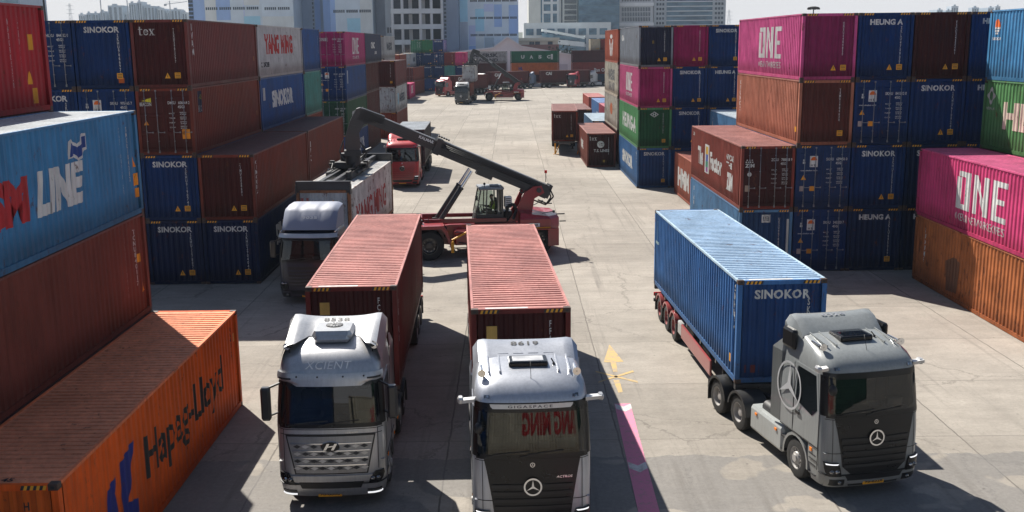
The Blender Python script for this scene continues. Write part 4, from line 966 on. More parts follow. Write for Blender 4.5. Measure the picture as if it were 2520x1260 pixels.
# ------------------------------------------------------------------ reach stacker: local x runs rearwards from the front axle, y away from the camera
RSS = .92
C_RS = (0.28, 0.014, 0.022)
def spreader(parent, c, rz, half=6.0):
    s = empty('spreader', c, rz, parent); s.scale = (1 / RSS,) * 3
    b = MB(); b.loftbox(-.55, .55, -.9, .9, .30, .62, .05); b.box(-.75, .75, -.25, .25, .05, .35); b.cyl((0, 0, .5), (0, 0, 1.0), .42, n=18); b.box(-.95, .95, -.35, .35, .42, .52)
    for sx in (-1, 1):
        b.box(*sorted((sx * .34, sx * .62)), -2.6, 2.6, -.02, .34); b.cyl((sx * .72, -1.6, .2), (sx * .72, .4, .2), .06, n=8)
        b.tube([(sx * .5, -.6, .5), (sx * .55, -1.2, .62), (sx * .5, -1.9, .4)], .03); b.tube([(sx * .35, .6, .5), (sx * .45, 1.2, .7), (sx * .4, 2.0, .4)], .03)
        b.bar((sx * .5, -.9, .34), (sx * .5, -2.4, .48), .06, .05); b.cyl((sx * .85, 0, .25), (sx * .85, 0, .62), .13, n=10)
    b.build('rotator_frame', M['dark'], s)
    for sy in (-1, 1):
        b = MB()
        for sx in (-1, 1): b.bar((sx * .28, sy * .6, .16), (sx * .28, sy * (half - .1), .16), .18, .24)
        b.bar((0, sy * (half - 1.5), .2), (0, sy * half, .08), .5, .05)
        b.build('telescopic_beam', M['boom'], s)
        b = MB(); b.loftbox(-1.24, 1.24, sy * half - .11, sy * half + .11, -.03, .36, .02); p = b.build('end_beam', M['boom'], s)
        b = MB()
        for sx in (-1, 1): b.box(sx * 1.1 - .09, sx * 1.1 + .09, sy * half - .10, sy * half + .10, -.10, -.03); b.box(sx * 1.21 - .03, sx * 1.21 + .03, sy * half - .17, sy * half + .17, -.22, .2)
        b.build('corner_guide', M['dark'], p)
    b = MB()
    for sx in (-1, 1): b.cyl((sx * .5, -2.7, .45), (sx * .5, -2.4, .45), .05, n=8)
    b.build('work_lamp', M['lens'], s)
    return s
def reach_stacker(loc, rz, label, ang, length, sp_drop, sp_yaw, far=False):
    t = empty('reach_stacker', loc, rz); t.scale = (RSS,) * 3; tag(t, label, 'reach stacker', 'reach stackers')
    def pw(n, x, y, r, w, s, dual): return wheel(t, x, y, r, w, s, dual, (0.07, 0.06, 0.06), False, n)
    for s in (-1, 1):
        for x, y, dual in ((0, s * 1.80, True), (6.0, s * 1.25, False)):
            wt = wheel(t, 0, 0, .80, .50, s, dual, (0.03, 0.028, 0.028), False); wt.location = (x, y, .80); wt.rotation_euler = (0, 0, math.pi / 2)
    b = MB()
    for s in (-1, 1):
        b.prism([(-.6, .95), (-.4, 1.55), (1.2, 1.72), (5.3, 1.72), (6.9, 1.75), (6.9, 1.0), (5.0, .75), (1.2, .62), (.2, .75)], 'y', *sorted((s * .55, s * .85)))
    b.box(-.5, 6.4, -.55, .55, .9, 1.15); b.box(-.35, .35, -1.5, 1.5, .62, 1.0); b.box(1.3, 4.9, -.9, .9, .6, .95)
    b.build('chassis', M['car'], t, C_RS)
    for s in (-1, 1):
        b = MB(); ya, yb = sorted((s * .85, s * 2.2))
        pr = [(-1.05, .95), (-1.0, 1.55), (-.65, 1.86), (.75, 1.86), (1.0, 1.5), (1.25, .75), (1.12, .72), (.85, 1.42), (.65, 1.72), (-.55, 1.72), (-.85, 1.45), (-.92, .95)]
        b.prism(pr, 'y', ya, yb); b.box(-.7, .8, ya, yb, 1.86, 1.90); b.build('front_fender', M['car'], t, C_RS)
        b = MB(); b.box(1.14, 1.30, *sorted((s * 2.05, s * 2.22)), .42, 1.02); b.bar((1.2, s * 2.1, 1.1), (2.3, s * 1.6, 1.55), .08, .08); b.build('yellow_guard', M['yellow'], t)
        b = MB(); b.loftbox(1.4, 4.9, *sorted((s * .86, s * 1.65)), .72, 1.42, .06); b.box(1.5, 4.8, *sorted((s * .9, s * 1.7)), 1.42, 1.46); tk = b.build('side_tank', M['car'], t, tuple(v * .8 for v in C_RS))
        b = MB(); b.box(1.3, 4.9, *sorted((s * 1.5, s * 1.75)), .34, .40); b.box(2.2, 2.8, *sorted((s * 1.655, s * 1.68)), .95, 1.3); b.tube([(1.6, s * 1.72, .9), (2.0, s * 1.75, .8), (2.1, s * 1.72, .5)], .03); b.build('step', M['dark'], tk)
        b = MB(); b.bar((1.4, s * 1.66, 1.36), (4.9, s * 1.66, 1.36), .05, .05); b.build('handrail', M['redlens'], tk)
        b = MB(); b.bar((-.2, s * .95, 1.98), (4.3, s * .95, 1.92), .12, .2); b.build('deck_beam', M['car'], t, tuple(v * .6 for v in C_RS))
    # counterweight and engine hood
    b = MB(); plan = [(4.95, -1.75), (6.6, -1.85), (7.15, -1.3), (7.25, 0), (7.15, 1.3), (6.6, 1.85), (4.95, 1.75)]
    b.prism(plan, 'z', 1.52, 2.02); b.prism([(6.75, -1.7), (7.15, -1.2), (7.25, 0), (7.15, 1.2), (6.75, 1.7)], 'z', .55, 1.52)
    rows = [[(x, y, 2.02) for x, y in plan], [(x - .1 if x > 6 else x + .05, y * .9, 2.35 if x < 6 else 2.15) for x, y in plan]]; b.grid(rows, close=True, smooth=False); b.add(rows[1], [tuple(range(7))])
    cw = b.build('counterweight', M['car'], t, C_RS)
    b = MB(); b.add([(5.1, -1.86, 1.62), (6.0, -1.86, 1.62), (6.0, -1.86, 1.82), (5.1, -1.86, 1.82)], [(0, 1, 2, 3)]); pl = b.build('name_plate', M['white'], cw)
    v, f = text2d('KALMAR', .75, .13, 5.55, 1.72, .03); b = MB(); b.add([(x, -1.865, z) for x, z in v], f); me = bpy.data.meshes.new('lettering'); me.from_pydata(b.v, [], b.f); me.materials.append(M['letter_dark']); link('lettering', me, pl)
    b = MB(); b.box(4.9, 6.6, -1.87, -1.855, 1.54, 1.60); b.build('yellow_stripe', M['yellow'], cw)
    for s in (-1, 1):
        b = MB(); b.bar((6.2, s * 1.5, 2.3), (6.7, s * 1.9, 2.45), .04, .04); b.cyl((6.9, s * 1.9, 2.30), (7.35, s * 1.9, 2.30), .035, n=8); b.loftbox(6.7, 6.82, s * 1.86 - .08, s * 1.86 + .08, 2.38, 2.5, .02); b.bar((7.2, s * 1.2, 1.78), (7.55, s * 1.2, 1.78), .05, .05); b.build('rear_lamp', M['black'], cw)
    b = MB(); b.prism([(6.3, -2.2), (6.95, -2.1), (6.95, -1.86), (5.2, -1.86), (5.3, -1.98)], 'z', 1.5, 1.54); b.prism([(6.45, -1.9), (7.05, -1.85), (7.05, -1.7), (6.45, -1.75)], 'z', .55, 1.5); b.build('rear_fender', M['car'], t, C_RS)
    # tower carrying the boom pivot
    piv = Vector((6.15, 0, 3.42))
    for s in (-1, 1):
        b = MB(); ya, yb = sorted((s * .58, s * .72)); b.prism([(4.35, 1.7), (5.55, 1.9), (5.75, 2.2), (5.9, 3.0), (6.45, 3.3), (6.3, 3.68), (5.85, 3.66), (5.3, 3.3), (4.9, 2.4)], 'y', ya, yb); b.build('boom_tower', M['car'], t, C_RS)
    b = MB(); b.cyl((6.15, -.8, 3.45), (6.15, .8, 3.45), .14, n=14); b.lathe([(-.03, .14), (-.03, .07), (.03, .07), (.03, .14), (-.03, .14)], (5.2, -.74, 3.45), 'y', 14); b.box(4.95, 5.35, -.6, .6, 1.8, 2.4); b.build('pivot_pin', M['dark'], t)
    # boom
    ca, sa = math.cos(ang), math.sin(ang); ax = Vector((-ca, 0, sa)); nz = Vector((sa, 0, ca))
    P = lambda d, h, y=0: piv + ax * d + nz * h + Vector((0, y, 0))
    def boombox(d0, d1, h0, h1, w, m=0, b=None):
        b = b or MB(); v = [P(d, h, y) for d in (d0, d1) for h, y in ((h0, -w), (h0, w), (h1, w), (h1, -w))]
        b.add(v, [(3, 2, 1, 0), (4, 5, 6, 7), (0, 1, 5, 4), (1, 2, 6, 5), (2, 3, 7, 6), (3, 0, 4, 7)], m); return b
    d1 = length * .58
    b = boombox(-.55, d1, -.30, .40, .44); boombox(-.55, d1 - .1, .40, .44, .50, 0, b); boombox(-.3, d1 - .3, .03, .08, .505, 0, b); boombox(.2, d1 - .5, -.10, -.06, .50, 0, b); boombox(d1 - .35, d1, -.36, .50, .52, 0, b); boombox(-.7, -.5, -.25, .52, .40, 0, b); boombox(2.6, 3.5, -.50, -.30, .38, 0, b)
    bm_ = b.build('boom', M['boom'], t)
    b = boombox(d1 - .3, length - .15, -.22, .32, .36); boombox(d1, length - .2, .32, .35, .39, 0, b); boombox(d1, length - .9, -.02, .02, .42, 0, b); b.build('boom_extension', M['boom'], t)
    b = MB()
    for h, y in ((.30, -.53), (.22, -.54), (.14, -.53)): b.cyl(P(.2, h, y), P(d1 - .3, h, y), .022, n=6)
    for k in range(5): b.cyl(P(d1 - .6 + k * .14, .62, -.30), P(d1 - .6 + k * .14, .62, .30), .05, n=8)
    b.tube([P(-.6, .3, -.4), P(-.95, 0, -.4), P(-.8, -.5, -.4), P(-.2, -.5, -.45)], .04); b.tube([P(-.6, .2, -.3), P(-.85, -.1, -.3), P(-.75, -.6, -.3), P(0, -.6, -.4)], .04); b.box(*[q for p in ((piv.x + .25, piv.x + .5), (-.42, .42), (piv.z - .1, piv.z + .3)) for q in p])
    b.build('hydraulic_hose', M['black'], t)
    v, f = text2d('KALMAR', .85, .16, d1 + .55, .20, .03); b = MB(); b.add([P(d1 + .55 - (a - d1 - .55), h, -.412) for a, h in v], f); me = bpy.data.meshes.new('lettering'); me.from_pydata(b.v, [], b.f); me.materials.append(M['white']); link('lettering', me, t)
    b = MB(); p = P(-.25, .56, -.3); b.cyl(p, p + Vector((0, 0, .5)), .02, n=6); bb = MB(); bb.cyl(p + Vector((0, 0, .5)), p + Vector((0, 0, .66)), .075, n=12); a_ = b.build('beacon_post', M['black'], t); bb.build('beacon', M['redlens'], a_)
    for s in (-1, 1):      # lift cylinders
        b = MB(); lo = Vector((.55, s * .78, 1.75)); hi = P(length * .36, -.42, s * .62); md = lo + (hi - lo) * .70; b.cyl(lo, md, .135, n=14); b.cyl(lo + Vector((0, s * .12, .1)), md + Vector((0, s * .12, 0)), .03, n=6); b.cyl(md - (hi - lo) * .03, md, .16, n=14); c = b.build('lift_cylinder', M['boom'], t)
        b = MB(); b.cyl(md, hi, .085, n=12); b.build('piston_rod', M['chrome'], c)
        b = MB(); b.box(.35, .75, *sorted((s * .6, s * .95)), 1.6, 1.9); b.tube([(.7, s * .9, 1.9), (1.0, s * 1.0, 1.6), (.9, s * 1.0, 1.1)], .035); b.build('cylinder_bracket', M['dark'], c)
    b = boombox(.3, d1 - .4, .445, .475, .16); boombox(d1 + .1, length - .3, .355, .385, .14, 0, b); b.build('boom_top_highlight', M['alu'], t)  # added pale strips painting the sunlit glint along the boom's top edge
    # gooseneck head
    T = P(length, .34)
    G = lambda x, z: (T.x + x, T.z + z)
    head = [G(.30, -.04), G(.05, .03), G(-.14, -.03), G(-.50, -.66), G(-.78, -1.5), G(-.84, -2.05), G(-.66, -2.30), G(-.12, -2.30), G(.0, -2.05), G(-.04, -1.30), G(.22, -.86), G(.70, -.74), G(1.3, -.86), G(1.35, -.45)]
    b = MB(); b.prism(head, 'y', T.y - .36, T.y + .36); b.prism([G(-.45, -.85), G(-.70, -1.5), G(-.66, -1.9), G(-.26, -1.9), G(-.2, -1.3), G(-.2, -.9)], 'y', T.y - .40, T.y + .40); b.build('boom_head', M['boom'], t)
    hx, hz = T.x - .42, T.z - 2.25
    b = MB(); b.box(hx - .45, hx + .45, -.45, .45, hz - .25, hz + .02); b.cyl((hx, 0, hz - .25), (hx, 0, hz - sp_drop), .40, n=18); b.tube([(hx + .5, -.4, hz + .3), (hx + .75, -.4, hz - .1), (hx + .5, -.5, hz - .5)], .04); b.tube([(hx - .45, -.4, hz + .6), (hx - .7, -.4, hz), (hx - .45, -.5, hz - .5)], .04); b.tube([(hx + .4, .3, hz + .4), (hx + .8, .3, hz - .1), (hx + .4, .4, hz - .5)], .04); b.cyl((hx + .5, -.2, hz - .1), (hx + 1.0, -.2, hz + .1), .09, n=8); b.build('rotator', M['dark'], t)
    spreader(t, (hx, 0, hz - sp_drop - .62), sp_yaw)
    # cab
    c = empty('operator_cab', (3.1, -.15, 1.78), 0, t)
    b = MB(); A = [(-.55, 0), (1.05, 0), (1.05, .45), (-.45, .45)]; b.prism(A, 'y', -.75, .75); b.box(.62, 1.05, -.75, .75, .45, 1.72) if False else None
    b.box(.95, 1.05, -.75, .75, .45, 1.75); b.build('cab_base', M['dark'], c)
    b = MB()
    for y in (-.72, .72):
        b.bar((-.45, y, .42), (-.18, y, 1.78), .07, .07); b.bar((.10, y, .42), (.16, y, 1.78), .06, .06); b.bar((1.0, y, .45), (.98, y, 1.78), .10, .14); b.bar((.72, y, .45), (.72, y, 1.78), .05, .24)
    b.bar((-.18, -.72, 1.78), (-.18, .72, 1.78), .06, .06); b.bar((-.45, -.72, .45), (-.45, .72, .45), .06, .06); b.build('cab_pillar', M['boom'], c)
    b = MB(); b.loftbox(-.28, 1.10, -.80, .80, 1.78, 1.92, .05); b.loftbox(.4, .9, -.3, .3, 1.92, 1.98, .03); b.build('cab_roof', M['galv'], c, None)
    b = MB(); g = .70; b.add([(-.47, -g, .46), (-.47, g, .46), (-.2, g, 1.75), (-.2, -g, 1.75)], [(0, 1, 2, 3)])
    for y in (-.74, .74): b.add([(-.43, y, .46), (.62, y, .46), (.62, y, 1.75), (-.17, y, 1.75)], [(0, 1, 2, 3)])
    b.build('cab_window', M['cabglass'], c)
    b = MB(); b.loftbox(.28, .75, -.26, .26, .35, .50, .05); b.loftbox(.66, .80, -.26, .26, .48, 1.25, .05); b.build('cab_seat', M['cloth'], c)
    b = MB(); b.cyl((-.05, 0, .42), (-.12, 0, .85), .03, n=8); b.lathe([(-.015, .17), (0, .19), (.015, .17)], (-.12, 0, .87), 'z', 16); b.box(-.4, -.2, -.3, .3, .45, .8); b.build('steering_column', M['black'], c)
    b = MB(); b.loftbox(.1, .45, -.7, -.42, .46, .62, .02); b.build('storage_box', M['fabric'], c)
    b = MB(); b.cyl((.05, -.5, 1.9), (.05, -.5, 2.05), .02, n=6); b.ball((.05, -.5, 2.1), .07, 8); b.build('cab_antenna', M['black'], c)
    b = MB(); b.tube([(-.5, -.78, .5), (-.28, -.80, 1.2), (-.42, -.80, 1.3)], .018); b.box(-.5, -.36, -.82, -.79, 1.25, 1.5); b.tube([(-.55, -.78, .45), (-.55, -.78, .1), (.9, -.78, .1)], .02); b.build('grab_rail', M['black'], c)
    b = MB(); b.loftbox(1.15, 1.55, -.62, -.10, .75, 1.35, .05); bb = MB()
    ac = b.build('air_conditioner', M['white'], t); ac.location = (3.1, -.15, 1.78)
    for k in range(5): bb.box(1.22, 1.48, -.635, -.62, .84 + k * .10, .89 + k * .10)
    bb.build('vent', M['dark'], ac)
    b = MB(); b.tube([(4.3, -.7, 2.0), (4.4, -.8, 2.6), (4.7, -.8, 2.75), (4.9, -.7, 2.4), (4.7, -.7, 1.9)], .09, 8); b.loftbox(4.2, 4.7, -.5, .5, 1.75, 2.3, .06); b.cyl((4.5, .6, 1.8), (4.5, .6, 2.7), .09, n=10); b.build('engine_pipework', M['black'], t)
    b = MB(); b.loftbox(-.7, -.3, -1.5, -1.1, 1.92, 2.12, .03); b.tube([(0.0, -1.2, 1.9), (.05, -1.2, 2.25)], .015); b.loftbox(-.8, -.6, -2.0, -1.8, 1.6, 1.8, .03); b.loftbox(-.9, -.5, .6, .9, 1.5, 1.8, .04); b.tube([(-.9, -1.9, 1.75), (-.6, -1.9, 2.0), (-.5, -1.4, 1.95)], .03); b.build('deck_lamp', M['black'], t)
    return t
# ------------------------------------------------------------------ distant buildings
def quadpart(name, parent, mat, x0, x1, z0, z1, y, d, col=(1, 1, 1)):
    b = MB(); b.box(x0, x1, y, y + d, z0, z1); return b.build(name, mat, parent, col)
def building(name, label, x0, x1, y0, y1, z1, col, cat='building', group=None):
    t = empty(name, ((x0 + x1) / 2, y0, 0)); tag(t, label, cat, group); t['ox'] = (x0 + x1) / 2
    b = MB(); b.box(x0 - (x0 + x1) / 2, x1 - (x0 + x1) / 2, 0, y1 - y0, 0, z1); b.build('wall', M['tint'], t, col); return t
def facade_rect(t, name, mat, x0, x1, z0, z1, d=.12, col=(1, 1, 1), dy=0.0):
    ox = t['ox']; return quadpart(name, t, mat, x0 - ox, x1 - ox, z0, z1, -d - dy, d + .0, col)
def winrow(t, x0, x1, z0, z1, n, gaps, mat, name='window_strip', d=.1, fill=.72):
    """a strip of small panes in groups"""
    ox = t['ox']; W_ = (x1 - x0) / gaps
    for g in range(gaps):
        b = MB(); a = x0 - ox + g * W_ + W_ * .05; w = W_ * .9 / n
        for i in range(n): b.box(a + i * w + w * (1 - fill) / 2, a + (i + 1) * w - w * (1 - fill) / 2, -d, 0.02, z0, z1)
        b.build(name, mat, t)
def bare_tree(loc, h, label, seed, spread=1.0):
    rnd = random.Random(seed); t = empty('bare_tree', loc); tag(t, label, 'tree', 'bare winter trees')
    b = MB(); b.cyl((0, 0, 0), (0, 0, h * .35), .16, .11, 7); b.build('trunk', M['bark'], t)
    b = MB()
    def br(p, d, L, r, k):
        q = p + d * L; b.cyl(p, q, r, r * .65, 4 if k > 1 else 5, cap=False)
        if k == 0: return
        for _ in range(3 if k > 1 else 4):
            e = (d + Vector((rnd.uniform(-1, 1), rnd.uniform(-1, 1), rnd.uniform(-.2, .7))) * .62 * spread).normalized(); br(p + d * L * rnd.uniform(.45, 1), e, L * rnd.uniform(.55, .8), r * .55, k - 1)
    for i in range(6):
        a = i * 1.05; br(Vector((0, 0, h * rnd.uniform(.22, .36))), Vector((math.cos(a) * .55, math.sin(a) * .55, 1)).normalized(), h * .26, .07, 3)
    b.build('crown', M['bark'], t); return t
# ------------------------------------------------------------------ setting
b = MB(); b.add([(-2500, -300, 0), (2500, -300, 0), (2500, 5000, 0), (-2500, 5000, 0)], [(0, 1, 2, 3)])
tag(b.build('ground', M['ground']), 'pale concrete slab yard with joints and cracks', 'ground', kind='structure')
def flat(name, polys, mat, z, label, cat):
    b = MB()
    for p in polys: b.add([(x, y, z) for x, y in p], [tuple(range(len(p)))])
    return tag(b.build(name, mat), label, cat, kind='structure')
flat('painted_arrow', [[(3.40, 35.04), (3.01, 32.98), (3.27, 32.98), (3.43, 32.98), (3.68, 33.02)], [(3.24, 32.979), (3.23, 31.95), (3.37, 31.95), (3.43, 32.979)], [(3.15, 31.15), (3.19, 29.9), (3.33, 29.97), (3.34, 31.10)]], M['m_yellow'], .004, 'worn yellow painted arrow on the concrete', 'road marking')
flat('painted_cross', [[(2.67, 32.06), (2.67, 31.92), (3.89, 30.80), (3.90, 30.98)], [(2.66, 30.86), (2.68, 31.0), (3.88, 32.08), (3.90, 31.90)]], M['m_yellow'], .0075, 'worn yellow painted cross strokes behind the arrow head', 'road marking')
def lane(y): return 2.97 - (28.94 - y) * .024
flat('painted_lane', [[(lane(28.94), 28.94), (lane(28.94) + .47, 28.94), (lane(14) + .50, 14), (lane(14), 14)]], M['m_pink'], .004, 'worn pink painted guide lane on the concrete', 'road marking')
chv = []
for y in (28.9, 24.6, 20.3):
    x = lane(y); m = (2 * x + .48) / 2; chv += [[(x + .005, y), (m, y - .62), (m, y - .28) if 0 else (m, y - .30), (x + .005, y + .0 + .0)] if 0 else [(x + .01, y), (x + .01, y - .40), (m, y - .66), (m, y - .24)], [(m, y - .24), (m, y - .66), (x + .47, y - .40), (x + .47, y)]]
flat('painted_chevron', chv, M['m_white'], .008, 'worn white chevrons on the pink lane', 'road marking')
# low wooded hills on the skyline
b = MB(); rnd = random.Random(5); rows = [[], []]
for i in range(160):
    x = -1500 + i * 19; hgt = 26 + 12 * math.sin(i * .11) + 6 * math.sin(i * .37 + 1) + rnd.uniform(-1.5, 1.5); rows[0].append((x, 1650, -2)); rows[1].append((x, 1750, hgt))
b.grid(rows); b.grid([rows[1], [(x, 1900, 0) for x, _, _ in rows[1]]]); tag(b.build('hill', M['leaf']), 'low wooded hill on the skyline', 'hill', kind='structure')

# ---- pale warehouse block with coloured cladding
PALE = (0.650, 0.741, 0.819); LBLUE = (0.351, 0.507, 0.806); LILAC = (0.546, 0.611, 0.820); SKYB = (0.390, 0.676, 0.820); MIDB = (0.221, 0.351, 0.624); SHADE = (0.260, 0.338, 0.455); IVORY = (0.702, 0.741, 0.741)
w1 = building('warehouse_tower', 'tall pale blue warehouse tower with coloured cladding, left skyline', -90.6, -61.0, 300, 345, 46, PALE)
for x0, x1, z0, z1, c in ((-90.6, -89.2, 2, 46, MIDB), (-89.2, -86.0, 2, 46, LBLUE), (-86.0, -82.8, 12, 46, IVORY), (-82.8, -78.8, 17.9, 46, LBLUE), (-78.8, -75.1, 8, 46, PALE), (-77.1, -74.8, 17.8, 30, LILAC), (-75.1, -70.5, 16.9, 18.9, SKYB), (-75.1, -70.5, 8, 16.9, SKYB), (-69.9, -61, 12, 18.8, IVORY), (-69.9, -61, 18.9, 40, PALE), (-75, -70.5, 22, 30, IVORY)):
    facade_rect(w1, 'cladding_panel', M['tint'], x0 + .02, x1 - .02, z0, z1, .06 + .004 * ((x1 * 7) % 3), c)
winrow(w1, -86, -70.6, 20.75, 21.5, 6, 4, M['bwin']); winrow(w1, -69.4, -61.8, 20.6, 21.35, 6, 2, M['bwin']); winrow(w1, -89.1, -86.2, 28, 29, 4, 1, M['bwin'])
b = MB()
for k in range(24): b.box(-90.55 + 75.8, -89.3 + 75.8, -.2, 0, 3 + k * 1.1, 3.7 + k * 1.1)
b.build('window_strip', M['bwin'], w1)
w2 = building('warehouse_tower', 'recessed stair block toned dark blue as shaded, between the two left warehouse towers', -60.95, -53.8, 312, 345, 46, SHADE)  # shade of the recess is put into this wall colour
facade_rect(w2, 'cladding_panel', M['tint'], -57.2, -55.6, 2, 46, .1, MIDB); winrow(w2, -58.4, -57.4, 12, 13, 2, 1, M['bwin'])
b = MB()
for k in range(20): b.box(-57.9 + 57.375, -57.5 + 57.375, -.15, 0, 8 + k * 1.2, 8.7 + k * 1.2)
b.build('window_strip', M['bwin'], w2)
w3 = building('warehouse_tower', 'pale warehouse tower with sky blue panel beside the round car ramp', -53.7, -39.4, 306, 345, 46, PALE)
for x0, x1, z0, z1, c in ((-53.7, -51.6, 2, 46, MIDB), (-51.6, -50.2, 2, 46, LBLUE), (-46.9, -43.1, 14.6, 18.2, SKYB), (-46.9, -43.1, 5, 14.5, SKYB), (-43.0, -39.5, 4, 46, IVORY), (-50.1, -47, 8, 46, PALE)):
    facade_rect(w3, 'cladding_panel', M['tint'], x0 + .02, x1 - .02, z0, z1, .06, c)
winrow(w3, -51, -39.7, 19.8, 20.6, 6, 3, M['bwin'])
w4 = building('warehouse_tower', 'grey blue link block directly left of the round car ramp', -39.3, -33.5, 312, 345, 46, (0.312, 0.351, 0.416))
facade_rect(w4, 'cladding_panel', M['tint'], -36.2, -33.6, 2, 46, 3.0, (0.494, 0.546, 0.598)); winrow(w4, -36.0, -34.2, 14, 15.6, 2, 1, M['bwin'], d=3.1)
# round car ramp
rp = empty('car_ramp_tower', (-29.6, 322, 0)); tag(rp, 'round open sided car ramp tower of pale concrete floors and columns', 'building')
def arcpts(r, a0, a1, n): return [(r * math.sin(R(a0 + (a1 - a0) * i / n)), -r * math.cos(R(a0 + (a1 - a0) * i / n))) for i in range(n + 1)]
RR = 22.0
for k in range(9):
    z = 2.0 + k * 4.3; b = MB(); o = arcpts(RR, -10.5, 29, 24); i_ = arcpts(RR - 3.5, -10.5, 29, 24)
    zz = lambda j: z - .0 * j
    rows = [[(x, y, zz(j) + .0) for j, (x, y) in enumerate(i_)], [(x, y, zz(j)) for j, (x, y) in enumerate(o)], [(x, y, zz(j) + 1.35) for j, (x, y) in enumerate(o)], [(x * .985, y * .985, zz(j) + 1.35) for j, (x, y) in enumerate(o)]]
    b.grid(rows, smooth=False); b.build('floor_band', M['tint'], rp, (0.546, 0.572, 0.598))
for a in (-9.5, -2, 11.5, 20, 28.5):
    x, y = (RR - .4) * math.sin(R(a)), -(RR - .4) * math.cos(R(a)); b = MB(); b.cyl((x, y, 0), (x, y, 40), .42, n=8); b.build('column', M['tint'], rp, (0.572, 0.585, 0.611))
b = MB(); o = arcpts(RR - 4.5, -12, 36, 24); b.grid([[(x, y, 0) for x, y in o], [(x, y, 40) for x, y in o]]); b.build('inner_wall', M['bdark'], rp)
for k in range(8):
    b = MB()
    for a in (4, 16): x, y = (RR - 4.2) * math.sin(R(a)), -(RR - 4.2) * math.cos(R(a)); b.box(x - .5, x + .5, y - .5, y, 3.4 + k * 4.3, 6.2 + k * 4.3)
    b.build('inner_pier', M['tint'], rp, (0.442, 0.455, 0.481))
w5 = building('warehouse_tower', 'dark slate stair shaft between car ramp and right warehouse tower', -14.2, -9.6, 309, 345, 46, (0.195, 0.247, 0.338)) if 0 else building('warehouse_tower', 'dark slate stair shaft between car ramp and right warehouse tower', -19.0, -14.65, 303.5, 345, 46, (0.195, 0.247, 0.338))
b = MB()
for k in range(26): b.box(-18.8 + 16.925, -18.2 + 16.925, -.15, 0, 8 + k * 1.1, 8.7 + k * 1.1)
b.build('window_strip', M['bwin'], w5)
w6 = building('warehouse_tower', 'pale warehouse tower with lilac and sky blue patches behind the gabled shed', -14.6, 2.6, 310, 345, 46, PALE)
for x0, x1, z0, z1, c in ((-14.5, -12.2, 17.0, 46, SKYB), (-14.5, -12.2, 2, 16.9, (0.442, 0.494, 0.572)), (-12.0, -10.0, 10.2, 15.9, LILAC), (-12.0, -10.0, 2, 10.0, LBLUE), (-10.0, -7.4, 14.2, 20.6, SKYB), (-7.5, -4.6, 19.8, 22.0, LILAC), (-4.5, -2.2, 15.4, 21.8, LBLUE), (-.2, 2.5, 13.4, 21.6, LBLUE), (-10, -7.5, 2, 13, IVORY), (-7.4, -4.6, 2, 12.4, (0.442, 0.520, 0.572)), (-2.2, -.3, 2, 12.6, PALE)):
    facade_rect(w6, 'cladding_panel', M['tint'], x0 + .02, x1 - .02, z0, z1, .06, c)
for z in (22.6, 17.7, 12.8): winrow(w6, -11.6, 2.3, z, z + .62, 6, 6, M['bwin'])
# ---- office towers on the right skyline
t1b = building('office_tower', 'cream office tower with blue window columns, centre skyline', 8.4, 29.6, 462, 500, 60, (0.520, 0.533, 0.507), group='office towers')
facade_rect(t1b, 'glazing_band', M['bglass'], 13.6, 21.4, 19.5, 60, .15)
for k in range(9):
    z = 20.8 + k * 3.95
    facade_rect(t1b, 'spandrel', M['tint'], 14.4, 21.5, z + 2.5, z + 3.6, .45, (0.546, 0.572, 0.585))
for x in (14.4, 18.4, 21.2): facade_rect(t1b, 'pier', M['tint'], x - .5 if x > 15 else x - .15, x + .5, 18, 60, .6, (0.546, 0.572, 0.585))
for k in range(12): winrow(t1b, 23.6, 29.5, 18.2 + k * 2.3, 20.0 + k * 2.3, 16, 1, M['bwin'], d=.2, fill=.5)
winrow(t1b, 22.4, 23.2, 18, 39, 1, 1, M['bwin'])
t2b = building('office_tower', 'blue green glass curtain wall tower between cream and white towers', 29.8, 47.2, 455, 495, 60, (0.130, 0.208, 0.260), group='office towers')
for k in range(11): facade_rect(t2b, 'glazing_band', M['bglass'], 29.9, 47.1, 8 + k * 3.7, 11.3 + k * 3.7, .15)
t3b = building('office_tower', 'white tower with slim vertical windows right of the glass tower', 47.5, 62.5, 461, 500, 60, (0.572, 0.572, 0.585), group='office towers')
for k in range(14):
    if k % 4 == 3: facade_rect(t3b, 'white_band', M['tint'], 47.3, 62.7, 11.4 + k * 2.1, 12.7 + k * 2.1, .5, (0.806, 0.793, 0.793)); continue
    winrow(t3b, 48, 62, 11.2 + k * 2.1, 12.9 + k * 2.1, 18, 1, M['bwin'], d=.15, fill=.5)
t4b = building('office_tower', 'grey tower with square windows flanking banded glass, right skyline', 62.9, 94.2, 462, 500, 60, (0.468, 0.494, 0.520), group='office towers')
for k in range(14):
    z = 12 + k * 2.0; facade_rect(t4b, 'glazing_band', M['bglass'], 68.4, 88.4, z, z + 1.5, .15); facade_rect(t4b, 'spandrel', M['tint'], 68.4, 88.4, z + 1.55, z + 1.98, .3, (0.650, 0.676, 0.689))
    winrow(t4b, 63.6, 67.8, z + .2, z + 1.25, 3, 1, M['bwin'], d=.15, fill=.66); winrow(t4b, 89.0, 93.6, z + .2, z + 1.25, 3, 1, M['bwin'], d=.15, fill=.66)
t5b = building('office_block', 'low white office block with curved blue glazed bands', 5.4, 38.5, 402, 440, 18.2, (0.520, 0.559, 0.585))
for z0, z1 in ((13.6, 16.0), (10.2, 12.4), (6.4, 9.0)):
    for g in range(8): x = 6.2 + g * 4.0; facade_rect(t5b, 'window', M['bglass'], x, x + 2.9, z0, z1, .15)
cv = empty('curved_wing', (19.6, 398, 0)); tag(cv, 'curved white and blue banded wing bulging before the low office block', 'building')
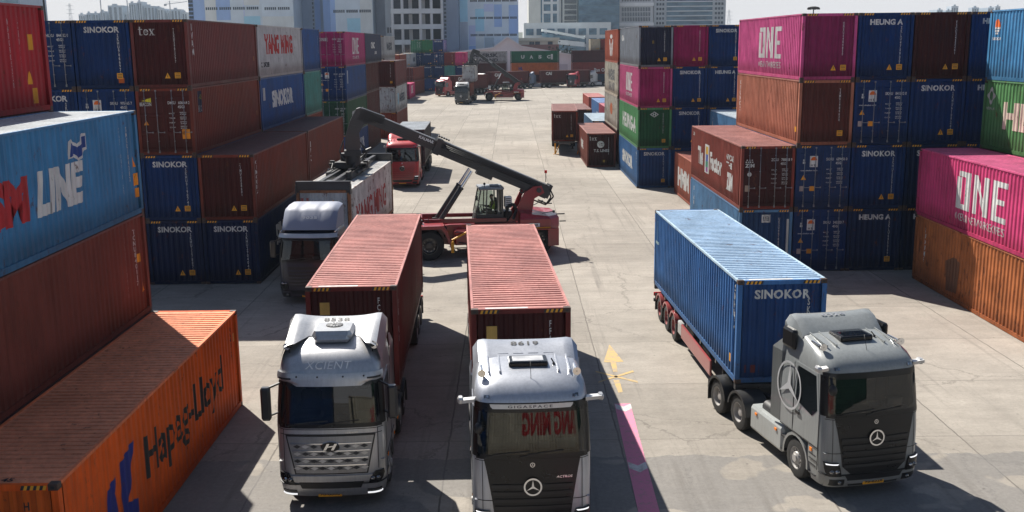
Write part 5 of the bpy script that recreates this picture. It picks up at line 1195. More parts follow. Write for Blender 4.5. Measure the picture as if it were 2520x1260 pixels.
for k, (z0, z1, c, m) in enumerate(((4.6, 6.4, None, 'bglass'), (6.4, 7.6, (0.598, 0.650, 0.689), 'tint'), (7.6, 9.3, None, 'bglass'), (9.3, 11.0, (0.572, 0.624, 0.663), 'tint'), (11.0, 12.3, None, 'bglass'), (12.3, 13.2, (0.728, 0.806, 0.820), 'tint'))):
    b = MB(); pts = [(-7.6 + 16.0 * i / 24, -3.5 - 10 * math.sin(math.pi * (.25 + .75 * i / 24)) * (.5 + .02 * k), (2.6 - 2.9 * i / 24) * (k / 5)) for i in range(25)]
    b.grid([[(x, y, z0 + dz) for x, y, dz in pts], [(x, y, z1 + dz) for x, y, dz in pts], [(x, 0, z1 + dz) for x, y, dz in pts]], smooth=False)
    b.add([(pts[0][0], 0, z0 + pts[0][2]), (*pts[0][:2], z0 + pts[0][2]), (*pts[0][:2], z1 + pts[0][2]), (pts[0][0], 0, z1 + pts[0][2])], [(0, 1, 2, 3)]); b.add([(pts[-1][0], 0, z0), (*pts[-1][:2], z0), (*pts[-1][:2], z1), (pts[-1][0], 0, z1)], [(0, 1, 2, 3)])
    b.build('glazed_band' if c is None else 'floor_band', M[m], cv, c)
lb = building('low_building', 'low cream flat roofed building behind the gabled shed', 2.4, 15.2, 332, 345, 12.0, (0.572, 0.520, 0.442))
facade_rect(lb, 'roof_slab', M['tint'], 2.0, 15.6, 11.4, 12.3, .6, (0.676, 0.624, 0.520))
for x in (6.2, 8.0, 12.0): facade_rect(lb, 'window', M['bwin'], x, x + 1.5, 9.9, 11.1, .1)
bw = building('brick_wall', 'rust red brick wall behind the shed roof', 3.4, 15.0, 322, 323, 10.2, (0.286, 0.130, 0.104), 'wall')
# gabled shed
sh = empty('gabled_shed', (-.6, 284, 0)); tag(sh, 'pale pinkish shed with a steep central gable and shallow side roofs', 'building')
prof_ = [(-22, 0), (17.6, 0), (17.6, 7.3), (3.8, 9.7), (0, 12.2), (-3.9, 9.4), (-22, 7.6)]
b = MB(); b.prism(prof_, 'y', 0, 40); b.build('wall', M['tint'], sh, (0.76, 0.70, 0.74))
for (xa, za), (xb, zb) in zip(prof_[2:], prof_[3:]):
    b = MB(); b.add([(xa, -.8, za + .25), (xb, -.8, zb + .25), (xb, 40.5, zb + .25), (xa, 40.5, za + .25), (xa, -.8, za - .12), (xb, -.8, zb - .12), (xb, 40.5, zb - .12), (xa, 40.5, za - .12)], [(0, 1, 2, 3), (7, 6, 5, 4), (0, 4, 5, 1), (1, 5, 6, 2), (2, 6, 7, 3), (3, 7, 4, 0)]); b.build('roof', M['tint'], sh, (0.728, 0.689, 0.715))
b = MB(); b.box(13.5, 16.2, -.1, .05, 0, 5.0); b.build('sliding_door', M['tint'], sh, (0.572, 0.520, 0.572))
# far apartment slabs, cranes, pylons, masts
APT = [(-609, -600, 58), (-599.9, -594, 60), (-593, -586, 60), (-585.9, -578, 61), (-577.9, -571, 62), (-569, -548, 70), (-547.9, -542, 60), (-541, -537, 64), (-536.9, -527, 73), (-526.9, -521, 75), (-520, -505, 69), (-504.9, -497, 67), (-496.9, -489, 65), (-487, -482, 61), (-481.9, -468, 64), (-467.9, -461, 60),
       (605, 613, 52), (620, 628, 51), (630, 640, 57), (662, 672, 55), (677, 685, 54), (690, 697, 56)]
HINT = ['lowest slab at the left end', 'second slab from the left end', 'slab just right of a sky gap', 'slab left of the broad one', 'slab touching the broad one', 'broadest slab with flat roof', 'low slab right of the broad one', 'stepped low slab left of the tallest', 'tall slab left of the slim peak', 'slimmest and tallest peak', 'wide slab right of the peak', 'second slab right of the peak', 'third slab right of the peak', 'slim slab after a sky gap', 'wide slab near the warehouse', 'last slab beside the warehouse',
        'leftmost of the right skyline', 'second of the right skyline', 'tallest of the right skyline', 'fourth of the right skyline', 'fifth of the right skyline', 'rightmost of the right skyline']
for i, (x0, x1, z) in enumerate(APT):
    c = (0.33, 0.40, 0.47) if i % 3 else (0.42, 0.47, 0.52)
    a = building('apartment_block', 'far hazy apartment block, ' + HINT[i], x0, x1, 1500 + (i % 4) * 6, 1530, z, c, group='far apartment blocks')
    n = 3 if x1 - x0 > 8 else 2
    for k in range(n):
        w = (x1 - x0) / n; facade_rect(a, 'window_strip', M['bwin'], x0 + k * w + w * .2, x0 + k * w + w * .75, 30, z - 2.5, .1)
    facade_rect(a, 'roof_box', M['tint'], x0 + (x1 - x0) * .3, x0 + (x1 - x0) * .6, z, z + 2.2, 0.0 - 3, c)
for i, (x, z, hint) in enumerate(((-538, 86, 'left'), (-503, 84, 'middle'), (-447, 71, 'right'))):
    t = empty('tower_crane', (x, 1400, 0)); tag(t, 'tiny far tower crane, %s one above the apartment blocks' % hint, 'crane', 'far tower cranes')
    b = MB(); b.box(-.5, .5, -.5, .5, 0, z); b.build('mast', M['tint'], t, (0.2, 0.22, 0.26)); b = MB(); b.bar((-7, 0, z - 4.5), (23, 0, z - 1.2 if i == 2 else z - 3), .7, .7); b.box(-7.5, -4.5, -1, 1, z - 6.5, z - 4); b.build('jib', M['tint'], t, (0.22, 0.24, 0.28)); b = MB(); b.bar((0, 0, z), (18, 0, z - 2), .2, .2); b.bar((0, 0, z), (-6, 0, z - 4), .2, .2); b.build('stay', M['tint'], t, (0.3, 0.32, 0.35))
for x, z, hint in ((-579, 69, 'left'), (290, 52, 'right')):
    t = empty('lattice_pylon', (x, 1400, 0)); tag(t, 'faint lattice pylon on the far %s skyline' % hint, 'pylon'); b = MB()
    for s in (-1, 1):
        for q in (-1, 1): b.bar((s * 4, q * 4, 0), (s * .6, q * .6, z), .25, .25)
    for k in range(12):
        zz = z * (k + 1) / 13; r_ = 4 - 3.4 * (k + 1) / 13; b.bar((-r_, -r_, zz), (r_, -r_, zz + 3), .15, .15); b.bar((r_, -r_, zz), (-r_, -r_, zz + 3), .15, .15)
    for zz in (z - 3, z - 8, z - 13): b.bar((-5, 0, zz), (5, 0, zz), .3, .3)
    b.build('lattice', M['tint'], t, (0.30, 0.32, 0.35))
t = empty('floodlight_mast', (43.0, 150, 0)); tag(t, 'slim floodlight mast above the right container wall', 'lamp post'); b = MB(); b.cyl((0, 0, 0), (0, 0, 15), .16, .08, 8); b.build('pole', M['galv'], t); b = MB(); b.lathe([(0, .75), (.12, .8), (.25, .3)], (0, 0, 14.95), 'z', 14)
for i in range(6): a = i * math.pi / 3; b.box(.7 * math.cos(a) - .16, .7 * math.cos(a) + .16, .7 * math.sin(a) - .16, .7 * math.sin(a) + .16, 14.75, 15.0)
b.build('lamp_ring', M['dark'], t)
t = empty('utility_pole', (-52.5, 120, 0)); tag(t, 'thin dark pole behind the left container stacks', 'pole'); b = MB(); b.cyl((.25, 0, 0), (-.15, 0, 24), .14, .09, 8); b.build('pole', M['dark'], t); b = MB(); b.bar((-.9, 0, 21), (.8, 0, 21), .08, .08); b.build('crossarm', M['dark'], t)
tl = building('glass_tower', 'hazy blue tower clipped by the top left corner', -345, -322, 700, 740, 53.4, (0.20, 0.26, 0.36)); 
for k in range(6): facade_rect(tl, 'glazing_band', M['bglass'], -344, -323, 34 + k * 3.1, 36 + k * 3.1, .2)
for i, (x, y, h_, lab) in enumerate(((-2.4, 300, 14.2, 'bare twiggy tree left of the shed gable'), (4.6, 352, 13.6, 'bare rounded tree right of the shed gable'), (6.0, 356, 13.4, 'bare tree beside the low cream building'), (-27.4, 268, 13.0, 'bare tree under the car ramp, left of the pair'), (-25.2, 266, 12.4, 'bare tree before the car ramp columns'), (-14.6, 282, 12.0, 'small bare tree beside the dark stair shaft'), (18.0, 316, 9.2, 'bare shrubby tree right of the brick wall'), (-31, 270, 10.5, 'bare tree behind the light grey container roof'))):
    bare_tree((x, y, 0), h_, lab, i + 2, 1.15)
b = MB(); rnd = random.Random(9)
for i in range(900):
    c = Vector((16 + rnd.gauss(0, 2.2), 311 + rnd.gauss(0, 1.2), max(.3, 5.5 + rnd.gauss(0, 1.6)))); a = Vector((rnd.uniform(-1, 1), rnd.uniform(-1, 1), rnd.uniform(-1, 1))).normalized() * .35; q = a.orthogonal().normalized() * .3
    b.add([c - a, c - q, c + a, c + q], [(0, 1, 2, 3)])
t = empty('evergreen_bush', (0, 0, 0)); tag(t, 'dark evergreen bush above the shed roof end', 'bush'); b.build('foliage', M['leaf'], t); b = MB(); b.cyl((16, 311, 0), (16, 311, 5), .25, n=6); b.build('trunk', M['bark'], t)
# ------------------------------------------------------------------ container stacks
TIER = ('ground tier', 'second tier', 'third tier', 'top tier')
def blk(org, yaw):
    c, s = math.cos(yaw), math.sin(yaw)
    return lambda u, v, z=0: (org[0] + u * c - v * s, org[1] + u * s + v * c, z)
G_ = {}
def put(B, yaw, right=None, left=None, v=0.0, lvl=0, grp='', label='', L=L40, H=HC, **k):
    u = (right - CW / 2) if right is not None else (left + CW / 2)
    return container(B(u, v, lvl * HC + .004 * lvl), yaw, L, H, label=label, group=grp, **k)
# --- left block, front row (faces the camera across the shade)
LB = blk((-13.77, 45.18), -.001); g = 'containers of the left stack'
def L_(c, lvl, label, v=0.0, **k): return put(LB, -.001, right=-2.49 * c, v=v, lvl=lvl, grp=g, label=label, **k)
dn = door_marks
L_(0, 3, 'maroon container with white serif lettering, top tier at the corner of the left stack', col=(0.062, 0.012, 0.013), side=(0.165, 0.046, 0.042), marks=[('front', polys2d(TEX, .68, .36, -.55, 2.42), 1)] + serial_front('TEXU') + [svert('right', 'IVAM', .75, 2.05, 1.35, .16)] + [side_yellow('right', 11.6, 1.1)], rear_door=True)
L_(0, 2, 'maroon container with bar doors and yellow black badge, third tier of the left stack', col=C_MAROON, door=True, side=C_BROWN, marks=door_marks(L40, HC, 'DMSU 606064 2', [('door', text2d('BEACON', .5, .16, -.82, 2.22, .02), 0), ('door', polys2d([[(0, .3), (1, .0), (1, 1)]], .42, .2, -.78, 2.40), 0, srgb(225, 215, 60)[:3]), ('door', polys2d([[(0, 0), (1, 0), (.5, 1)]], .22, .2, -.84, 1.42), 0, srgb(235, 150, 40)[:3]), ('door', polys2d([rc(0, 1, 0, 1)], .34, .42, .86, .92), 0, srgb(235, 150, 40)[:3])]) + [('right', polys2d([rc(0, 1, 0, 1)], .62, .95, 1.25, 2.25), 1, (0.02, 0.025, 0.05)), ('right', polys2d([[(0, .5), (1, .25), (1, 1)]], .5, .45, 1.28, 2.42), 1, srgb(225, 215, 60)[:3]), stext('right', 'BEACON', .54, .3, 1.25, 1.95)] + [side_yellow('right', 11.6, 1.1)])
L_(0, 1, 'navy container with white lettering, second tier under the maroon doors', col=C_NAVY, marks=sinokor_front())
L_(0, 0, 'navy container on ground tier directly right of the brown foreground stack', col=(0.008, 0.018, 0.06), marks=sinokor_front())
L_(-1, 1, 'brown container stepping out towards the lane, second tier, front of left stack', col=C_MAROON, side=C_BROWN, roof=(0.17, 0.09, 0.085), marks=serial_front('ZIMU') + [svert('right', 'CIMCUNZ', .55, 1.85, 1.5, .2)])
L_(-1, 0, 'navy container on ground tier nearest the lane, below the brown one', col=(0.008, 0.018, 0.06), marks=sinokor_front() + [stext('right', 'SINOKOR', 5.4, 1.05, 6.3, 1.55, .05)])
L_(1, 3, 'navy container with white lettering, top tier, left of the serif lettered maroon one', col=C_NAVY, marks=sinokor_front() + [('front', polys2d([rc(0, 1, 0, 1)], .24, .22, .72, .35), 0, srgb(215, 110, 40)[:3])])
L_(1, 2, 'navy container with bar doors and white badge, third tier behind the blue roof', col=C_NAVY, door=True, marks=navy_door(HC, 'SKHU 995465 7'))
L_(2, 3, 'navy container with bar doors, top tier, leftmost visible of the rear left stack', col=C_NAVY, door=True, marks=door_marks(L40, HC, 'HLXU 844332 0'))
L_(2, 2, 'navy container half hidden by the red one, third tier of the left stack', col=C_NAVY, marks=sinokor_front())
for c in (1, 2):
    for lv in (0, 1): L_(c, lv, 'plain maroon container buried behind the blue foreground stack', col=C_MAROON, lite=True, stickers=False)
# second row
L_(0, 3, 'white container with red lettering along its side, top tier of the left stack', v=12.45, col=(0.46, 0.46, 0.47), marks=[stext('right', 'YANG MING', 7.6, 1.15, 5.4, 1.85, .05, (0.42, 0.03, 0.03)), stext('right', 'K LINE', .01, .01, 6, 1, 0)][:1] + [stext('right', 'C 0708F', 2.1, .28, 1.6, .72, .03, (0.03, 0.03, 0.04))])
L_(0, 2, 'mid blue container with white side lettering, third tier below the white one', v=12.45, col=(0.025, 0.08, 0.24), marks=[stext('right', 'SINOKOR', 5.8, 1.0, 5.7, 1.62, .06)] + side_serial('right', L40, False) + [('right', polys2d([rc(0, 1, 0, 1)], .4, .7, .9, 2.0), 1, (0.5, 0.5, 0.5))])
L_(0, 1, 'brown container hidden behind the second row, second tier', v=12.45, col=C_BROWN, lite=True)
L_(0, 0, 'navy container hidden behind the second row, ground tier', v=12.45, col=C_NAVY, lite=True)
L_(-1, 1, 'rust brown container with a flat faded roof, second tier behind the reach stacker head', v=12.45, col=C_MAROON, side=(0.16, 0.042, 0.03), roof=(0.17, 0.10, 0.095), marks=serial_front('TRLU') + [svert('right', 'INVK', .7, 1.9, 1.5, .2), side_yellow('right', .35, .8)])
L_(-1, 0, 'navy container on ground tier behind the dark blue truck', v=12.45, col=C_NAVY, marks=[stext('right', 'SINOKOR', 5.4, 1.0, 6.3, 1.6, .05)])
# third row, twenty footers
L_(0, 3, 'short mid blue container, top tier between the white and the magenta ones', v=24.95, L=L20, col=(0.03, 0.09, 0.26), marks=side_serial('right', L20, False))
L_(0, 2, 'short teal green container, third tier of the left stack', v=24.95, L=L20, col=C_TEAL)
L_(0, 1, 'short rust red container under the teal one', v=24.95, L=L20, col=(0.18, 0.045, 0.03))
L_(0, 0, 'short maroon container at ground level under the rust red one', v=24.95, L=L20, col=C_MAROON, lite=True)
for i in range(3): L_(1, 3 - i, 'short blue grey container behind the teal one, hidden in the left stack', v=31.5, L=L20, col=(0.03, 0.07, 0.16), lite=True)
# block with the magenta doors
DB = blk((-13.86, 88.75), 0.0); g2 = 'containers of the left stack beyond the reach stacker'
def D_(lvl, label, v=0.0, right=0.0, **k): return put(DB, 0, right=right, v=v, lvl=lvl, grp=g2, label=label, **k)
D_(3, 'magenta container with bar doors and white side logo, top tier left of the lane', col=(0.30, 0.02, 0.11), side=(0.40, 0.045, 0.16), door=True, marks=door_marks(L40, HC, 'ONEU 230401 8', [('door', polys2d(ONE_LOGO, .82, .26, -.62, 2.25), 0)]) + one_side(L40, 'right', 6.2, .95))
D_(2, 'navy doored container with lighter blue side, third tier below the magenta doors', col=C_NAVY, side=(0.03, 0.075, 0.21), door=True, marks=navy_door() + side_serial('right', L40, False) + [('right', polys2d([rc(0, 1, 0, 1)], .3, 1.1, .9, 2.0), 1, (0.5, 0.55, 0.55))])
D_(1, 'dark green doored container with pale side letters, second tier behind the boom head', col=C_FOREST, side=(0.035, 0.10, 0.05), door=True, marks=door_marks(L40, HC, 'HASU 420158 1') + [stext('right', 'CHINA LINE', 7.0, 1.0, 6.0, 1.4, .04)])
D_(0, 'blue container on the ground with white side lettering beside the red truck', col=(0.022, 0.06, 0.19), marks=[stext('right', 'SINOKOR', 5.6, 1.0, 6.8, 1.6, .06)] + side_serial('right', L40, False))
D_(3, 'dark slate container with small white marks, top tier behind the magenta doors', v=12.6, right=0.0, col=(0.05, 0.06, 0.10), marks=[stext('right', 'CNC', 3.0, .65, 5.6, 1.75, .05), stext('right', 'LINE', 1.6, .3, 7.5, 1.0, .03)])
for lv in range(3): D_(lv, 'shaded maroon container at the dark gap behind the navy doors, %s' % TIER[lv], v=12.6, right=-.35, col=C_MAROON, lite=True)
EB = blk((-12.9, 118.4), 0.0)
def E_(lvl, label, v=0.0, right=0.0, **k): return put(EB, 0, right=right, v=v, lvl=lvl, grp=g2, label=label, **k)
E_(2, 'maroon container crowning the three high stack by the sunlit lane shadow', col=(0.06, 0.014, 0.014), side=(0.14, 0.04, 0.04), marks=serial_front('FCIU'))
E_(1, 'weathered grey white container with ribbed end and dark side lettering, middle of three high stack', col=(0.36, 0.40, 0.44), side=(0.42, 0.42, 0.41), old=True, marks=[stext('right', 'MAERSK', 6.2, 1.0, 6.4, 1.5, .05, (0.04, 0.05, 0.07)), ('right', polys2d([rc(0, 1, 0, 1)], 1.3, 1.3, 2.0, 1.5), 1, (0.25, 0.45, 0.55))], stickers=False, hazard=False)
E_(0, 'rust brown container at ground level of the three high stack', col=C_BROWN)
for lv in range(4): E_(lv, 'pale grey container with dark lettering peeping over the maroon stack' if lv == 3 else 'hidden grey container under the peeping pale one, %s' % TIER[lv], v=12.8, right=-2.75, col=C_GREY, lite=True, marks=[stext('right', 'MAERSK', 6.2, 1.0, 6.2, 1.6, .05, (0.05, 0.06, 0.08))] if lv == 3 else [])
# far left edge of the lane
def far(x, y, lvl, label, rz=0, L=L40, grp='far stacked containers', **k): return container((x, y, lvl * HC), rz, L, label=label, group=grp, **k)
far(-21.7, 196, 2, 'far red brown container with sunlit roof, third tier behind the maroon stack', col=(0.24, 0.05, 0.04), side=C_BROWN, roof=(0.5, 0.34, 0.30), lite=True)
for lv in (0, 1): far(-21.7, 196, lv, 'far maroon container under the red brown one, %s' % TIER[lv], col=C_MAROON, lite=True)
far(-21.0, 205.2, 0, 'far magenta container on the ground with white side logo', col=C_PINK, marks=one_side(L40, 'right', 6, 1.0, txt=False), lite=True)
for lv in (0, 1): far(-21.6, 222.3, lv, 'far maroon doored container, %s left of the blue block' % TIER[lv], rz=-.10, col=C_MAROON, side=C_BROWN, door=True)
far(-22.6, 228, 2, 'far light grey container with sunlit white roof and dark lettering', col=(0.34, 0.37, 0.40), roof=(0.62, 0.62, 0.58), lite=True, marks=[stext('right', 'MAERSK', 5.5, 1.0, 7.0, 1.5, .05, (0.05, 0.07, 0.10))])
for lv in (0, 1): far(-24.2, 240, lv, 'far grey container under the light grey one, %s' % TIER[lv], col=C_GREY, lite=True)
FBy = 240.0
FAR = [(-16.3, 3, C_NAVY, 'navy', [('front', text2d('SINOKOR', 1.6, .3, 0, 2.5, .04), 0)], 0), (-18.8, 3, (0.03, 0.16, 0.07), 'green', [], 0), (-21.3, 3, (0.03, 0.14, 0.08), 'green doored', door_marks(L40, HC, 'HASU 120450 3'), 1),
       (-16.3, 2, C_NAVY, 'navy doored', navy_door(), 1), (-18.8, 2, C_NAVY, 'navy', [('front', text2d('SINOKOR', 1.6, .3, 0, 2.5, .04), 0)], 0), (-21.3, 2, C_NAVY, 'navy doored', navy_door(), 1), (-13.8, 2, (0.20, 0.03, 0.03), 'red', serial_front(), 0), (-11.3, 2, C_PINK, 'magenta', serial_front(), 0),
       (-16.3, 1, C_NAVY, 'navy', [('front', text2d('SINOKOR', 1.6, .3, 0, 2.5, .04), 0)], 0), (-18.8, 1, C_NAVY, 'navy', sinokor_front(), 0), (-13.8, 1, (0.08, 0.27, 0.24), 'teal', [], 0), (-11.3, 1, C_NAVY, 'navy', sinokor_front(), 0), (-21.3, 1, C_NAVY, 'navy', [], 0),
       (-16.3, 0, (0.02, 0.06, 0.2), 'blue', [], 0), (-18.8, 0, (0.02, 0.06, 0.2), 'blue', [], 0), (-13.8, 0, C_MAROON, 'maroon', [], 0), (-11.3, 0, C_MAROON, 'maroon', [], 0), (-21.3, 0, C_NAVY, 'navy', [], 0)]
CN = {-21.3: 'first column', -18.8: 'second column', -16.3: 'third column', -13.8: 'fourth column', -11.3: 'fifth column'}
for x, lv, c, nm, mk, dr in FAR:
    far(x, FBy, lv, 'far %s container, %s, %s of the far blue block' % (nm, TIER[lv], CN[x]), col=c, side=(0.16, 0.18, 0.36) if (x, lv) == (-16.3, 3) else None, door=bool(dr), marks=mk + ([('right', polys2d([rc(0, 1, 0, 1)], 1.2, 1.2, 5, 1.5), 0)] if (x, lv) == (-16.3, 3) else []))
# far back wall, broadside on
def side_on(xl, y, lvl, label, **k): return container((xl, y + 1.22, lvl * HC), -math.pi / 2, label=label, group='far broadside containers', stickers=False, **k)
WY = 262.0
side_on(-12.9, WY, 2, 'grey white container with dark two line lettering behind the far boom', col=(0.36, 0.36, 0.36), old=True, marks=[stext('right', 'MAERSK', 6.4, .95, 6.8, 1.95, .05, (0.05, 0.05, 0.06)), stext('right', 'SEALAND', 6.4, .8, 6.8, .80, .05, (0.06, 0.06, 0.07))])
side_on(-12.9, WY, 1, 'far maroon broadside container under the grey white one', col=C_MAROON, lite=True); side_on(-12.9, WY, 0, 'far maroon broadside container behind the white truck', col=C_MAROON, lite=True)
side_on(.1, WY, 2, 'dark green container with widely spaced white capitals before the gabled shed', col=(0.02, 0.12, 0.065), lite=True, marks=[stext('right', c, .85, .85, 3.1 + i * 2.15, 1.45, .05) for i, c in enumerate('UASC')] + [('right', polys2d([rc(0, 1, 0, 1)], .5, 1.3, 10.35, 1.45), 1)])
side_on(.1, WY, 1, 'bright orange container under the dark green one', col=(0.50, 0.12, 0.03), lite=True, marks=[stext('right', 'HL', 1.1, .9, 2.6, 1.5, .06, (0.05, 0.05, 0.2))]); side_on(.1, WY, 0, 'far maroon broadside container under the orange one', col=C_MAROON, lite=True)
side_on(15.4, WY, 2, 'dark maroon broadside container on top, far right of the shed', col=(0.06, 0.015, 0.02), lite=True); side_on(15.4, WY, 1, 'red broadside container with white lettering, far right of the shed', col=(0.22, 0.04, 0.035), lite=True, marks=[stext('right', 'Pan Ocean', 4.6, .9, 7.9, 1.0, .03)]); side_on(15.4, WY, 0, 'slate blue broadside container behind the far white cab', col=(0.05, 0.07, 0.10), lite=True)
container((24.2, WY + 4, 3 * HC - .1), 0, L20, col=(0.20, 0.03, 0.035), label='small maroon container end high above the far right pair', group='far stacked containers', lite=True)
for lv in range(3): container((24.2, WY + 4, lv * HC), 0, L20, col=C_MAROON, label='maroon container end hidden under the high small one, %s' % TIER[lv], group='far stacked containers', lite=True)
container((21.6, WY + 4, 3 * HC - .1), 0, L20, col=(0.5, 0.45, 0.34), label='cream container end beside the small maroon one', group='far stacked containers', lite=True)
for lv in range(3): container((21.6, WY + 4, lv * HC), 0, L20, col=C_MAROON, label='maroon container end hidden under the cream one, %s' % TIER[lv], group='far stacked containers', lite=True)
# --- foreground left stack
g3 = 'containers of the left foreground stack'
FY = 17.03
def F_(right, lvl, label, v=0.0, **k): return container((right - CW / 2, FY + v, lvl * (HC + .004)), 0, label=label, group=g3, **k)
HAP = (0.02, 0.02, 0.022)
hsym = [[(.0, 0), (.34, 0), (.42, .34), (.36, .62), (.44, .80), (.20, .72), (.16, .40), (.02, .26)], [(.40, 0), (.96, 0), (1, .28), (.74, .34), (.86, .60), (1.0, .98), (.60, .86), (.52, .50), (.56, .28)]]
RIB[0] = .020
F_(-8.05, 0, 'bright orange container with black and blue side lettering, nearest bottom left', col=(0.58, 0.11, 0.014), side=C_ORANGE, roof=(0.74, 0.27, 0.14), marks=[('right', text2d('Hapag-Lloyd', 6.15, 1.30, 7.38, 1.42, .012, .96), 1, HAP), ('right', polys2d(hsym, 1.9, 1.9, 2.72, 1.38), 1, (0.02, 0.03, 0.20)), ('front', text2d(vtext('HAMU1234'), .1, 1.5, .62, 1.8, .02, 1, .85), 0, HAP), svert('right', 'HAMU24', 11.5, 2.1, .9, .1, HAP), side_yellow('right', 11.75, 2.2), side_yellow('right', 11.35, 2.0), ('roof', text2d('HAMU 123 45', 1.3, .16, -.3, .22, .02), 0, HAP), ('roof', polys2d([[(0, 0), (1, .2), (1, .9)]], .3, .5, -.7, .8), 0, srgb(200, 190, 60)[:3])])
RIB[0] = .044
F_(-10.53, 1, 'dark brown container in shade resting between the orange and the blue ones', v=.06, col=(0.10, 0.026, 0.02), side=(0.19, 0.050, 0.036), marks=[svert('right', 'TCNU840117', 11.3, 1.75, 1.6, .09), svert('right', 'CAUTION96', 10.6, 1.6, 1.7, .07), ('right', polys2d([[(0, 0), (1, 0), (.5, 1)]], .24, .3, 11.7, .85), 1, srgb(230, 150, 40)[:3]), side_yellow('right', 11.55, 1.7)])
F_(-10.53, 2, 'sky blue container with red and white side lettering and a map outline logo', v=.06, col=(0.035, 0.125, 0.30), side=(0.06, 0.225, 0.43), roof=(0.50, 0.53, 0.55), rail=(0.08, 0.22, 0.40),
   marks=[stext('right', 'SM', 1.9, 1.02, 4.45, 1.42, .07, (0.48, 0.03, 0.035), .95, .12), stext('right', 'LINE', 2.6, 1.02, 7.0, 1.42, .06, (0.66, 0.66, 0.64), 1.0, .12),
          ('right', polys2d([[(.0, .15), (.10, .80), (.16, .88), (.5, .62), (.62, .72), (.66, .92), (.82, 1), (1, .98), (.98, .40), (.84, .36), (.74, .14), (.5, 0), (.28, .22)]], 1.15, .66, 8.12, 2.24), 1, (0.66, 0.66, 0.64)),
          ('right', [], 0)][:3] + [svert('right', 'SMCU104382', 11.35, 1.75, 1.5, .09), svert('right', 'CAUTION96HIGH', 10.9, 1.6, 1.8, .07), ('right', polys2d([[(0, 0), (1, 0), (.5, 1)]], .24, .3, 11.75, 1.5), 1, srgb(230, 140, 40)[:3]), ('right', polys2d([rc(0, 1, 0, 1)], .36, .34, 11.78, 1.0), 1, srgb(230, 150, 40)[:3]), ('right', polys2d([rc(0, 1, 0, 1)], .3, .26, 11.82, .62), 1, srgb(230, 150, 40)[:3])])
sm = [o for o in COL.objects if o.name.startswith('shipping_container')][-1]
bb = MB(); v, f = polys2d([[(.10, .22), (.16, .74), (.5, .50), (.68, .62), (.74, .86), (.90, .90), (.89, .48), (.78, .45), (.66, .2), (.5, .1), (.32, .32)]], 1.15, .66, 8.12, 2.24); v, f = cut_strip(v, f, [x for x, _ in side_breaks(L40)]); mp = face_map('right', L40, HC); bb.add([(mp(a, z)[0] + .004, a, z) for a, z in v], f); bb.build('logo', M['sign'], sm, (0.02, 0.06, 0.24))
F_(-10.53, 0, 'hidden maroon container beside the orange one', v=.06, col=C_MAROON, lite=True)
F_(-13.1, 3, 'red container on top of the foreground stack, upper left corner', v=.65, col=C_RED, side=(0.36, 0.024, 0.032), marks=[svert('right', 'ECMU941', 10.6, 1.9, 1.5, .09), svert('right', 'MAXGROSS30', 10.0, 1.6, 1.8, .07), ('right', polys2d([rc(0, 1, 0, 1)], .3, .42, 11.2, 1.9), 1, srgb(215, 150, 40)[:3]), ('right', polys2d([[(0, 0), (1, 0), (.5, 1)]], .28, .36, 11.0, .95), 1, srgb(220, 150, 40)[:3]), ('right', polys2d([rc(0, 1, 0, 1)], .3, .42, 11.2, .45), 1, srgb(215, 150, 40)[:3])])
for lv in range(3): F_(-13.1, lv, 'hidden maroon container under the red one, %s' % TIER[lv], v=.65, col=C_MAROON, lite=True)
# --- right block
RY = .0108; RB = blk((12.88, 46.52), RY); g4 = 'containers of the right stack'
def R_(c, lvl, label, v=0.0, **k): return put(RB, RY, left=2.495 * c, v=v, lvl=lvl, grp=g4, label=label, **k)
R_(-1, 0, 'pale blue sided container under the multicolour lettered one', col=(0.016, 0.05, 0.13), side=(0.10, 0.22, 0.38), marks=[('front', polys2d([rc(0, 1, 0, 1)], .40, .36, .02, 2.48), 1), ('front', text2d('UB', .3, .22, .02, 2.48, .04), 1, (0.02, 0.03, 0.08))][:2] + serial_front('UESU') + [svert('left', 'HJCU12', 11.2, 1.7, 1.6, .22), ('front', polys2d([rc(0, 1, 0, 1)], .09, 1.9, 1.02, 1.5), 1)])
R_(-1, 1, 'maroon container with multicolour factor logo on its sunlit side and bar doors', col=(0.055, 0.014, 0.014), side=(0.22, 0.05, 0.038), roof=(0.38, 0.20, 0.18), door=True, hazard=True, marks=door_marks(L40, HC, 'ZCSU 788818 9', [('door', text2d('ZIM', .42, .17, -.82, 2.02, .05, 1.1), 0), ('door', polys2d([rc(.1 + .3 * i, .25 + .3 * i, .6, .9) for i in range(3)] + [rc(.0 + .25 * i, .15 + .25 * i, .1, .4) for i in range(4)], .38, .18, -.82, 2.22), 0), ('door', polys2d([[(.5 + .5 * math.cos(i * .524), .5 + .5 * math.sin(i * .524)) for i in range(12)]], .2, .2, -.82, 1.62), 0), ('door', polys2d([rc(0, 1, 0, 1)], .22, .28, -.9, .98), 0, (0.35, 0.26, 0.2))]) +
   [stext('left', 'The', 1.5, .95, 9.6, 1.48, .05), stext('left', 'Factor', 3.0, .95, 5.6, 1.48, .05), ('left', polys2d([rc(0, 1, 0, 1)], .95, 1.5, -7.85, 1.48), 1), ('left', polys2d([rc(0, 1, .0, .32)], .75, 1.4, -7.85, 1.46), 1, (0.05, 0.05, 0.25))] [:3] +
   [stext('left', 'ZIM', 1.35, .85, 2.35, .98, .07), stext('left', 'THE', 1.2, .28, 2.5, 1.75, .04), stext('left', 'NEW ONE', 1.5, .28, 2.4, 2.12, .04), stext('left', 'ZIM', .5, .18, 11.6, 2.5, .03)])
zc = [o for o in COL.objects if o.name.startswith('shipping_container')][-1]
